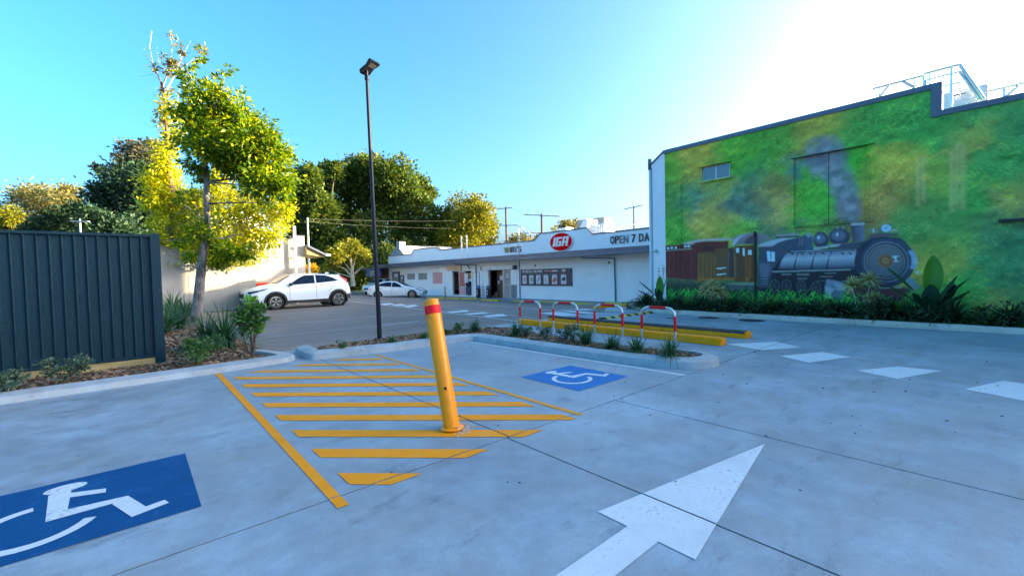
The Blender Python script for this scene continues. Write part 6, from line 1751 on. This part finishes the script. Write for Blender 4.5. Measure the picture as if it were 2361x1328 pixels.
def bg_tree(label, blobs_, d, n, size, m_, trunk=None, bark='bark_dark', group='trees beyond the car park', seed=0, deep=.8, extra=None, name='tree', droop=.1, cl=.2, shell=.55, r0=.4):
    cx_ = sum(b[0] for b in blobs_) / len(blobs_); a = ptd(cx_, 650, d); t = thing(name, label, 'tree', (a.x, a.y, -.5), 0, group); O = Vector(t.location)
    rn = random.Random(seed); B_ = [(c - O, r, w) for c, r, w in crown_blobs(blobs_, d, seed, d * .05, deep)]
    mb = MB()
    if trunk:
        for l, rr_ in trunk:
            p = [ptd(px, py, d) - O for px, py in l]; mb.tube(p, [rr_ * (1 - .75 * i / (len(p) - 1)) for i in range(len(p))], 8)
    else:
        for c, r, w in B_[::max(1, len(B_) // 7)]: branchy(mb, (rn.uniform(-.4, .4), rn.uniform(-.4, .4), 0), c, r0, .06, rn, 7, .05, 8)
    mb.build('trunk', M[bark], t, smooth=True)
    leaves('crown', B_, n, size, M[m_], t, seed, .55, cl, shell, droop)
    return t


bg_tree('broad dark fig tree with sunlit crown, between the lamp post and the white gable', [(740, 470, 60), (800, 430, 55), (860, 420, 60), (900, 460, 60), (930, 420, 50), (960, 440, 42), (850, 490, 70), (780, 520, 65), (930, 500, 60), (975, 480, 36), (850, 570, 70), (930, 560, 55), (980, 540, 40), (1005, 505, 30), (990, 450, 26), (1015, 540, 34), (1010, 560, 36), (700, 450, 34), (735, 425, 34), (765, 405, 32), (1000, 595, 36), (960, 590, 40), (895, 400, 38), (845, 385, 34), (820, 405, 34), (950, 600, 50), (870, 620, 50)], 75, 60000, .60, 'leaf_fig', [([(830, 650), (838, 560), (836, 480), (840, 400)], .45), ([(838, 500), (880, 470), (905, 450)], .2), ([(836, 520), (800, 470), (770, 450)], .2), ([(838, 560), (860, 500), (900, 490)], .15)], seed=21, deep=.6)
bg_tree('dark dense tree behind the left block building and the porch', [(700, 410, 34), (690, 450, 40), (720, 420, 34), (750, 405, 32), (700, 500, 45), (740, 500, 55), (700, 560, 50), (760, 570, 55), (680, 500, 36), (715, 395, 20), (740, 610, 50), (800, 600, 50), (775, 395, 24), (800, 640, 40), (860, 645, 40)], 68, 34000, .55, 'leaf_fig', seed=22, deep=.6)
bg_tree('feathery tall tree poking above the fig crown', [(810, 372, 14, .5), (840, 370, 16, .5), (870, 368, 14, .5), (888, 385, 12, .4), (800, 385, 12, .5), (825, 392, 18, .6), (780, 392, 10, .3), (855, 385, 16, .5)], 80, 3600, .5, 'leaf_blue', [([(840, 640), (842, 500), (840, 380)], .35), ([(842, 440), (812, 375)], .15), ([(842, 420), (872, 372)], .15), ([(842, 450), (800, 390)], .1)], 'bark_pale', seed=23, deep=1.0, cl=.5, shell=.2)
bg_tree('rounded olive tree glowing gold on its right side beside the power pole', [(1060, 490, 40), (1090, 478, 34), (1110, 500, 42), (1045, 520, 40), (1080, 530, 50), (1125, 535, 30), (1060, 560, 45), (1110, 560, 40), (1035, 550, 30), (1030, 500, 22), (1018, 525, 24), (1135, 515, 20)], 70, 26000, .42, 'leaf_round', [([(1078, 650), (1080, 560), (1078, 500)], .35), ([(1080, 590), (1055, 520)], .15), ([(1080, 580), (1110, 520)], .15), ([(1080, 560), (1040, 510)], .12)], 'bark_grey', seed=24, deep=.75)
bg_tree('small spreading tree with bare pale limbs and sunlit right side, left of the lamp post', [(775, 590, 20), (800, 578, 24), (825, 590, 22), (840, 600, 16), (785, 610, 18), (760, 605, 14), (815, 568, 14), (845, 585, 12), (752, 618, 10, .6)], 46, 9000, .26, 'leaf_round', [([(814, 660), (813, 640), (812, 620), (808, 595)], .28), ([(813, 638), (795, 620), (775, 612), (760, 605)], .12), ([(813, 635), (835, 615), (845, 600)], .12), ([(812, 628), (790, 600)], .09), ([(812, 625), (820, 595)], .09), ([(813, 640), (780, 630), (755, 622)], .08)], 'bark_pale', seed=25, deep=.9, cl=.3, shell=.4)
bg_tree('dense dark conifer like tree behind the fence and the tall street trees', [(290, 430, 50), (330, 440, 50), (250, 445, 32), (230, 460, 30), (350, 470, 45), (300, 470, 45), (270, 415, 22), (350, 420, 36), (240, 478, 18, .6), (280, 510, 30, .6), (340, 520, 40), (380, 500, 50), (430, 480, 50), (210, 440, 8, .5), (205, 455, 8, .5), (420, 540, 50)], 50, 26000, .42, 'leaf_dark', [([(330, 640), (330, 500), (310, 440)], .4), ([(345, 470), (310, 440), (265, 420)], .14), ([(340, 500), (300, 460), (270, 440)], .12)], 'bark_grey', seed=26, deep=.9, cl=.3, shell=.3, droop=-.05)
bg_tree('low dark spreading tree just above the fence top', [(110, 520, 30), (150, 512, 30), (190, 505, 34), (230, 520, 34), (270, 535, 36), (165, 488, 20, .8), (80, 532, 20), (215, 488, 18, .6), (310, 550, 30), (60, 545, 16)], 44, 15000, .36, 'leaf_dark', seed=27, deep=1.0, cl=.3, shell=.3, r0=.25, droop=-.05)
bg_tree('sparse grey green gum rising above the dark conifer', [(300, 345, 18, .6), (330, 350, 20, .6), (275, 360, 14, .5), (345, 370, 22, .7), (310, 375, 20, .6), (285, 390, 18, .6), (240, 392, 14, .5), (262, 398, 16, .5), (222, 388, 8, .4), (330, 395, 24, .7), (360, 385, 18, .6)], 62, 5200, .46, 'leaf_blue', [([(335, 640), (335, 450), (325, 370)], .3), ([(333, 430), (280, 380)], .12), ([(333, 440), (250, 400)], .1), ([(330, 400), (345, 370)], .1)], 'bark_pale', seed=28, deep=1.0, cl=.55, shell=.2)
bg_tree('wide pale olive gum at the far left above the fence', [(60, 445, 22, .7), (35, 455, 18, .7), (85, 445, 24, .8), (110, 458, 26, .8), (130, 470, 22, .7), (70, 470, 22, .6), (95, 480, 24, .6), (45, 475, 16, .5), (20, 480, 12, .4), (125, 490, 22, .6), (10, 475, 10, .4)], 95, 5200, .62, 'leaf_gum', [([(78, 640), (76, 520), (72, 460)], .4), ([(76, 510), (40, 460)], .15), ([(77, 500), (120, 465)], .15)], 'bark_pale', seed=29, deep=1.0, cl=.5, shell=.35)
bg_tree('slim pale gum between the far left gum and the dark conifer', [(150, 438, 14, .6), (165, 448, 15, .6), (142, 455, 12, .5), (172, 465, 14, .5), (155, 470, 16, .6), (165, 485, 14, .5), (180, 470, 8, .4)], 90, 3200, .52, 'leaf_gum', [([(158, 640), (157, 520), (155, 440)], .3)], 'bark_pale', seed=30, deep=1.0, cl=.5, shell=.3)
bg_tree('golden lit rounded tree at the left edge just above the fence', [(30, 500, 22), (10, 505, 22), (45, 510, 18), (25, 520, 24), (50, 520, 14), (-20, 510, 30), (0, 525, 20)], 58, 9000, .34, 'leaf_round', seed=31, deep=.8, r0=.2)
bg_tree('small leafy tree top showing behind the parapet left of the oval sign', [(1205, 550, 12, .5), (1190, 552, 12, .5), (1178, 558, 10, .5), (1240, 548, 10, .6), (1215, 556, 10, .6), (1282, 530, 7, .4), (1278, 534, 7, .4)], 75, 1500, .42, 'leaf_gum', seed=32, deep=1.0, cl=.5, shell=.2, r0=.1)
bg_tree('small leafy tree top showing above the grey roof box', [(1296, 520, 9, .6), (1308, 518, 8, .5), (1318, 524, 9, .5), (1328, 519, 8, .5), (1325, 527, 8, .5), (1300, 530, 8, .5)], 60, 1400, .36, 'leaf_gum', seed=33, deep=1.0, cl=.4, shell=.2, r0=.08)
bg_tree('dark undergrowth tree behind the parked cars', [(760, 640, 34), (830, 650, 30), (880, 640, 40), (720, 640, 30), (870, 600, 34), (900, 600, 30), (940, 590, 30)], 62, 14000, .45, 'leaf_fig', seed=34, deep=.8, r0=.15)
bg_tree('small golden flowering shrub above the crossover roof', [(708, 620, 9), (718, 616, 9), (725, 624, 8), (710, 627, 6)], 36, 1500, .15, 'leaf_yellow', [([(716, 690), (716, 620)], .05)], seed=35, deep=1.0, name='shrub', cl=.35)


# ------------------------------------------------------------------ planting
def tuft(label, x, y, z, h, n, seed, spread=1.0, w=.010, mname='grass', group=None, name='grass_tuft', cat='grass clump'):
    t = thing(name, label, cat, (x, y, z), 0, group); r = random.Random(seed); V = []; Fq = []
    for i in range(n):
        a = r.uniform(0, 2 * pi); l = h * r.uniform(.6, 1.25); lean = r.uniform(.10, 1.15) * spread; px, py = r.gauss(0, .025), r.gauss(0, .025)
        sx, sy = -sin(a), cos(a); pts = []; ang = .12 + .25 * lean; X = 0; Z = 0
        for k in range(6):
            pts.append((X, Z)); ang += lean * .38; X += l / 5 * sin(ang); Z += l / 5 * cos(ang)
        k0 = len(V)
        for k, (X, Z) in enumerate(pts):
            ww = w * (1 - (k / 5) ** 2.2) * r.uniform(.9, 1.1) + .0008
            for s in (-1, 1): V.append((px + cos(a) * X + s * sx * ww, py + sin(a) * X + s * sy * ww, Z))
        for k in range(5): b = k0 + 2 * k; Fq.append((b, b + 1, b + 3, b + 2))
    np_mesh('blades', V, Fq, M[mname], t)
    return t


def shrub(label, x, y, z, h, r_, n, seed, mname='leaf_shrub', leaf=.05, top=None, group=None, cat='shrub', name='shrub', bare=.0):
    t = thing(name, label, cat, (x, y, z), 0, group); rn = random.Random(seed); mb = MB(); tips = []
    for i in range(7):
        a = rn.uniform(0, 2 * pi); e = Vector((cos(a) * r_ * rn.uniform(.3, .9), sin(a) * r_ * rn.uniform(.3, .9), h * rn.uniform(.45, .95))); branchy(mb, (0, 0, 0), e, .009 + .006 * h, .003, rn, 5, .08, 6); tips.append(e)
    mb.build('stems', M['bark_dark'], t, smooth=True)
    B_ = [(e, (r_ * .38, r_ * .38, h * .17), 1) for e in tips] + [(Vector((0, 0, h * (.45 + bare * .2))), (r_ * .6, r_ * .6, h * .3), 1.0)]
    leaves('leaves', B_, n, leaf, M[mname], t, seed, .45, .30, .4, .0)
    if top: leaves('young_leaves', [(Vector((0, 0, h * .85)), (r_ * .4, r_ * .4, h * .2), 1), (Vector((r_ * .5, 0, h * .5)), (r_ * .4, r_ * .4, h * .12), 1)], n // 3, leaf, M[top], t, seed + 50, .45, .3, .4, -.3)
    return t


# garden bed by the hoops (positions from the survey)
bedp = [('tuft', 1095, 765, .34, .95), ('shrub', 1057, 770, .26, 0), ('tuft', 1190, 775, .36, 1.0), ('shrub', 1212, 778, .27, 0), ('shrub', 1256, 784, .30, 0), ('shrub', 1300, 790, .32, 0), ('shrub', 1322, 789, .36, 0),
        ('tuft', 1350, 795, .42, 1.0), ('tuft', 1411, 805, .36, 1.1), ('tuft', 1468, 814, .36, 1.15), ('tuft', 1543, 824, .42, 1.15), ('tuft', 978, 783, .20, .8), ('shrub', 1030, 772, .14, 0), ('tuft', 903, 792, .22, 1.0)]
where = ['at the inner corner of the garden bed', 'left of the grassy clump at the bed corner', 'below the first hoop barrier', 'right of the clump below the first hoop', 'below the second hoop barrier, left leg', 'below the second hoop barrier, right leg', 'touching the big grassy clump below the third hoop',
         'below the left leg of the third hoop', 'below the right leg of the third hoop', 'below the left leg of the nearest hoop', 'largest, at the nose of the garden bed', 'small, just behind the leaning bollard', 'tiny, between the bollard and the bed corner', 'low, right of the lamp post foot']
for i, (k, px, py, h, s) in enumerate(bedp):
    x, y = onz(px, py, .11)
    if k == 'tuft': tuft('strappy green grass clump, ' + where[i], x, y, .10, h, 150 if h > .3 else 90, 100 + i, s, .008, group='grass clumps in the garden bed')
    else: shrub('small dark leafy shrub, ' + where[i], x, y, .10, h, h * .48, int(2600 * h), 200 + i, 'leaf_grey' if i in (4, 5, 6, 3) else 'leaf_shrub', .038, group='small shrubs in the garden bed')
x, y = onz(791, 806, .11); shrub('tiny sprouting plant in the mulch left of the lamp post', x, y, .10, .16, .09, 160, 230, 'leaf_shrub', .05)
# left bed
x, y = onz(582, 818, .09); t = shrub('knee high glossy leaved shrub with pale stem at the end of the fence bed', x, y, .03, 1.12, .24, 1000, 240, 'leaf_shrub', .10, 'leaf_lime', bare=1)
x, y = onz(520, 800, .09); tuft('long arching dark grass clump at the foot of the grey trunk', x, y + .1, .08, .95, 240, 241, 1.15, .014)
x, y = onz(480, 800, .09); tuft('upright dark grass clump beside the grey trunk', x, y + .25, .08, .75, 160, 242, .8, .013)
x, y = onz(455, 835, .09); shrub('low fine leaved green shrub by the fence post', x, y, .08, .42, .36, 1500, 243, 'leaf_shrub', .06)
x, y = onz(150, 880, .09); shrub('small grey green juniper against the sleeper below the fence', x, y, .07, .40, .26, 1600, 244, 'leaf_grey', .045)
x, y = onz(8, 905, .09); shrub('small juniper at the far left below the fence', x, y, .07, .28, .24, 1200, 245, 'leaf_grey', .045)
for i, (px, py, d_, h, sp_) in enumerate(((400, 745, 14.2, .85, .9), (385, 790, 12.2, .8, .8), (425, 720, 16.8, .9, .9), (395, 700, 18.5, 1.1, .8), (415, 760, 13.2, .7, 1.1), (440, 745, 17.5, .7, 1.0))):
    p = ptd(px, py, d_); tuft('dark strappy clump behind the fence end, ' + ['second from the front', 'nearest the fence post', 'below the leaning stem', 'tallest, at the brown trunk', 'between fence post and grey trunk', 'behind the grey trunk'][i], p.x, p.y, .06, h, 130, 250 + i, sp_, .02, group='strappy clumps behind the fence')

# mural bed: dark groundcover mounds
gl = [(1500, 'at the far corner of the mural building'), (1560, 'under the far end of the red carriage'), (1620, 'left of the first spiky plant'), (1700, 'right of the first spiky plant'), (1790, 'below the engine cab'), (1870, 'below the engine boiler'), (1950, 'below the painted cylinders'),
      (2040, 'left of the big paddle plant'), (2100, 'right below the big paddle plant'), (2190, 'right of the big paddle plant'), (2330, 'at the right edge of the mural wall')]
for i, (px, wh_) in enumerate(gl):
    a = ray(px, 600); y = a[1] / a[0] * 14.35 if px > 1530 else 9.0; x = 14.35 if px > 1530 else 14.55
    big = px in (2040, 2190, 1500)
    tuft('dark arching groundcover mound, ' + wh_, x, y, .10, .66 if big else .50, 260, 300 + i, 1.35, .024, 'groundcover', 'groundcover mounds along the mural', 'groundcover_plant', 'groundcover')
for i, (px, wh_) in enumerate(((1585, 'under the red painted carriage'), (1725, 'left of the engine cab post'), (1775, 'right of the engine cab post'), (1835, 'under the painted boiler'), (1905, 'under the painted wheels'), (2075, 'right of the pale spiky plant'))):
    y = ray(px, 600)[1] / ray(px, 600)[0] * 14.55
    tuft('bright green strappy clump, ' + wh_, 14.55, y, .10, .62, 90, 340 + i, .9, .014, 'leaf_lime', 'green strappy clumps along the mural')
rn = random.Random(77)
cov = []
for k in range(60):
    y = rn.uniform(-1.6, 8.6); hh_ = rn.uniform(.08, .26); cov.append((Vector((rn.uniform(14.1, 14.8), y, .12 + hh_ * .7)), (.26, .28, hh_), 1))
for k in range(8): cov.append((Vector((rn.uniform(14.2, 15.4), 8.6 + rn.uniform(0, 1.0), .2)), (.28, .28, .16), 1))
o = leaves('groundcover', cov, 19000, .11, M['groundcover'], None, 55, .35, .4, .4, .2)
tag(o, 'low dark leafy groundcover filling the bed along the mural wall', 'groundcover', kind='stuff')


def paddle(label, x, y, z, ls, seed, group='paddle leaved plants along the mural'):
    """ls: list of (height, azimuth deg, lean, blade length, width, material)"""
    t = thing('paddle_plant', label, 'plant', (x, y, z), 0, group)
    for h, az, lean, bl_, w, mn in ls:
        a = radians(az); dx, dy = cos(a), sin(a); P = []
        tot = h
        for k in range(13):
            s = k / 12; r_ = lean * tot * s ** 1.7; P.append(Vector((dx * r_, dy * r_, tot * s * (1 - .18 * lean * s))))
        mb = MB(); mb.tube(P[:9], [.018 - .0012 * k for k in range(9)], 6); st = mb.build('stalk', M['stalk'], t, smooth=True)
        s0 = 1 - bl_ / tot; mb = MB(); n_ = 12; side = Vector((-dy, dx, 0)).normalized()
        pc = lambda s: Vector((dx * lean * tot * s ** 1.7, dy * lean * tot * s ** 1.7, tot * s * (1 - .18 * lean * s)))
        for k in range(n_ + 1):
            u_ = k / n_; c = pc(s0 + (1 - s0) * u_); ww = w * (sin(pi * min(1, u_ * .96 + .02)) ** .62); tn = (pc(s0 + (1 - s0) * u_ + .01) - c).normalized(); nn_ = side.cross(tn)
            for q in (-1, -.5, 0, .5, 1): mb.v.append(tuple(c + side * ww * q * .5 + nn_ * (abs(q) * ww * .22)))
        for k in range(n_):
            for q in range(4): b = k * 5 + q; mb.f.append((b, b + 1, b + 6, b + 5)); mb.mi.append(0)
        mb.build('leaf', M[mn], t, smooth=True, fix=False)


g = lambda px, X=14.45: (X, ray(px, 600)[1] / ray(px, 600)[0] * X)
x, y = g(2145); paddle('large paddle leaved plant with one bright upright leaf beside the painted engine', x, y, .1, [(1.62, 205, .08, 1.02, .38, 'paddle'), (.95, 190, .2, .65, .34, 'paddle_dark'), (1.20, -75, .38, .75, .26, 'paddle_dark'), (.7, 180, .5, .5, .30, 'paddle_dark'), (.75, 95, .3, .55, .28, 'paddle_dark'), (.9, -95, .75, .6, .34, 'paddle_dark'), (1.50, 80, .55, .7, .20, 'paddle_dark'), (1.05, 100, .75, .55, .24, 'paddle_dark'), (1.15, -80, .55, .60, .20, 'paddle_dark'), (1.0, -60, .45, .6, .42, 'paddle_dark'), (.85, -100, .35, .5, .34, 'paddle_dark'), (.8, 140, .5, .4, .2, 'paddle_dark')], 1)
x, y = 14.75, 9.25
y = ray(1522, 640)[1] / ray(1522, 640)[0] * 14.6; x = 14.6
paddle('paddle leaved plant in front of the white end wall', x, y, .1, [(1.20, 205, .08, .85, .28, 'paddle'), (.75, 200, .3, .5, .22, 'paddle_dark'), (.8, 60, .4, .5, .2, 'paddle_dark'), (1.15, 100, .70, .55, .16, 'paddle_dark'), (.85, 110, 1.0, .5, .18, 'paddle_dark'), (1.12, -60, .18, .6, .16, 'paddle_dark')], 2)
x, y = g(1752); paddle('young paddle leaved plant with narrow leaves below the engine cab', x, y, .1, [(.95, 100, .45, .6, .10, 'paddle'), (1.05, -70, .30, .7, .10, 'paddle'), (.85, -90, .75, .5, .12, 'paddle'), (.7, 90, .9, .5, .12, 'paddle_dark'), (.75, -80, .25, .4, .16, 'paddle_dark')], 3)


def spiky(label, x, y, heads, seed):
    t = thing('spiky_plant', label, 'plant', (x, y, .1), 0, 'spiky variegated plants along the mural'); r = random.Random(seed)
    for hx, hy, hz, hr, n in heads:
        mb = MB(); branchy(mb, (0, 0, 0), (hx, hy, hz), .018, .012, r, 6, .05, 6); st = mb.build('stem', M['bark_pale'], t, smooth=True)
        V = []; Fq = []
        for i in range(n):
            a = r.uniform(0, 2 * pi); el = r.uniform(-.75, 1.5); l = hr * r.uniform(.75, 1.15); d = Vector((cos(a) * cos(el), sin(a) * cos(el), sin(el))); s = d.cross(Vector((r.uniform(-1, 1), r.uniform(-1, 1), 1))).normalized(); k0 = len(V)
            for k in range(5):
                u_ = k / 4; p = Vector((hx, hy, hz)) + d * l * u_ - Vector((0, 0, .22 * l * u_ * u_)); w = .019 * (1 - u_ ** 2) + .001
                V += [tuple(p + s * w), tuple(p - s * w)]
            for k in range(4): b = k0 + 2 * k; Fq.append((b, b + 1, b + 3, b + 2))
        np_mesh('leaf_head', V, Fq, M['spiky'], t)


def head(px, py, X=14.45): y_, z_ = onx(px, py, X); return y_, z_
x, y = g(1672)
hs_ = []
for px, py, r_, n in ((1628, 668, .34, 150), (1656, 672, .36, 150), (1646, 690, .30, 110), (1642, 658, .30, 90), (1668, 682, .28, 80)):
    y_, z_ = head(px, py); hs_.append((random.uniform(-.08, .08), y_ - y, z_ - .1, r_, n))
spiky('dense spiky plant with reddish green leaves in front of the tan carriage', x, y, hs_, 1)
x, y = g(1985)
hs_ = []
for px, py, r_, n in ((1967, 657, .31, 150), (2003, 645, .31, 150), (2013, 690, .31, 160)):
    y_, z_ = head(px, py); hs_.append((random.uniform(-.1, .1), y_ - y, z_ - .1, r_, n))
spiky('three headed pale spiky plant in front of the engine face', x, y, hs_, 2)

bpy.context.view_layer.update()

rn = random.Random(9); mb = MB()
for i in range(260):
    x, y = rn.uniform(-2.5, 12), rn.uniform(-2.5, 8); a_ = rn.uniform(0, 6.28); s_ = rn.uniform(.003, .0085) * (1 + .06 * max(0, x))
    if x > 5.6 and y > 3 and x < 7.3: continue
    mb.obox((x, y, s_ * .35), (s_ * cos(a_), s_ * sin(a_), 0), (-s_ * .5 * sin(a_), s_ * .5 * cos(a_), s_ * .1), (0, 0, s_ * .3))
tag(mb.build('pavement_grit', mat('dark grit', (0.06, 0.055, 0.05), 0.9, 0.5, 30), fix=False), 'scattered dark grit and leaf crumbs on the concrete', 'grit', kind='stuff')
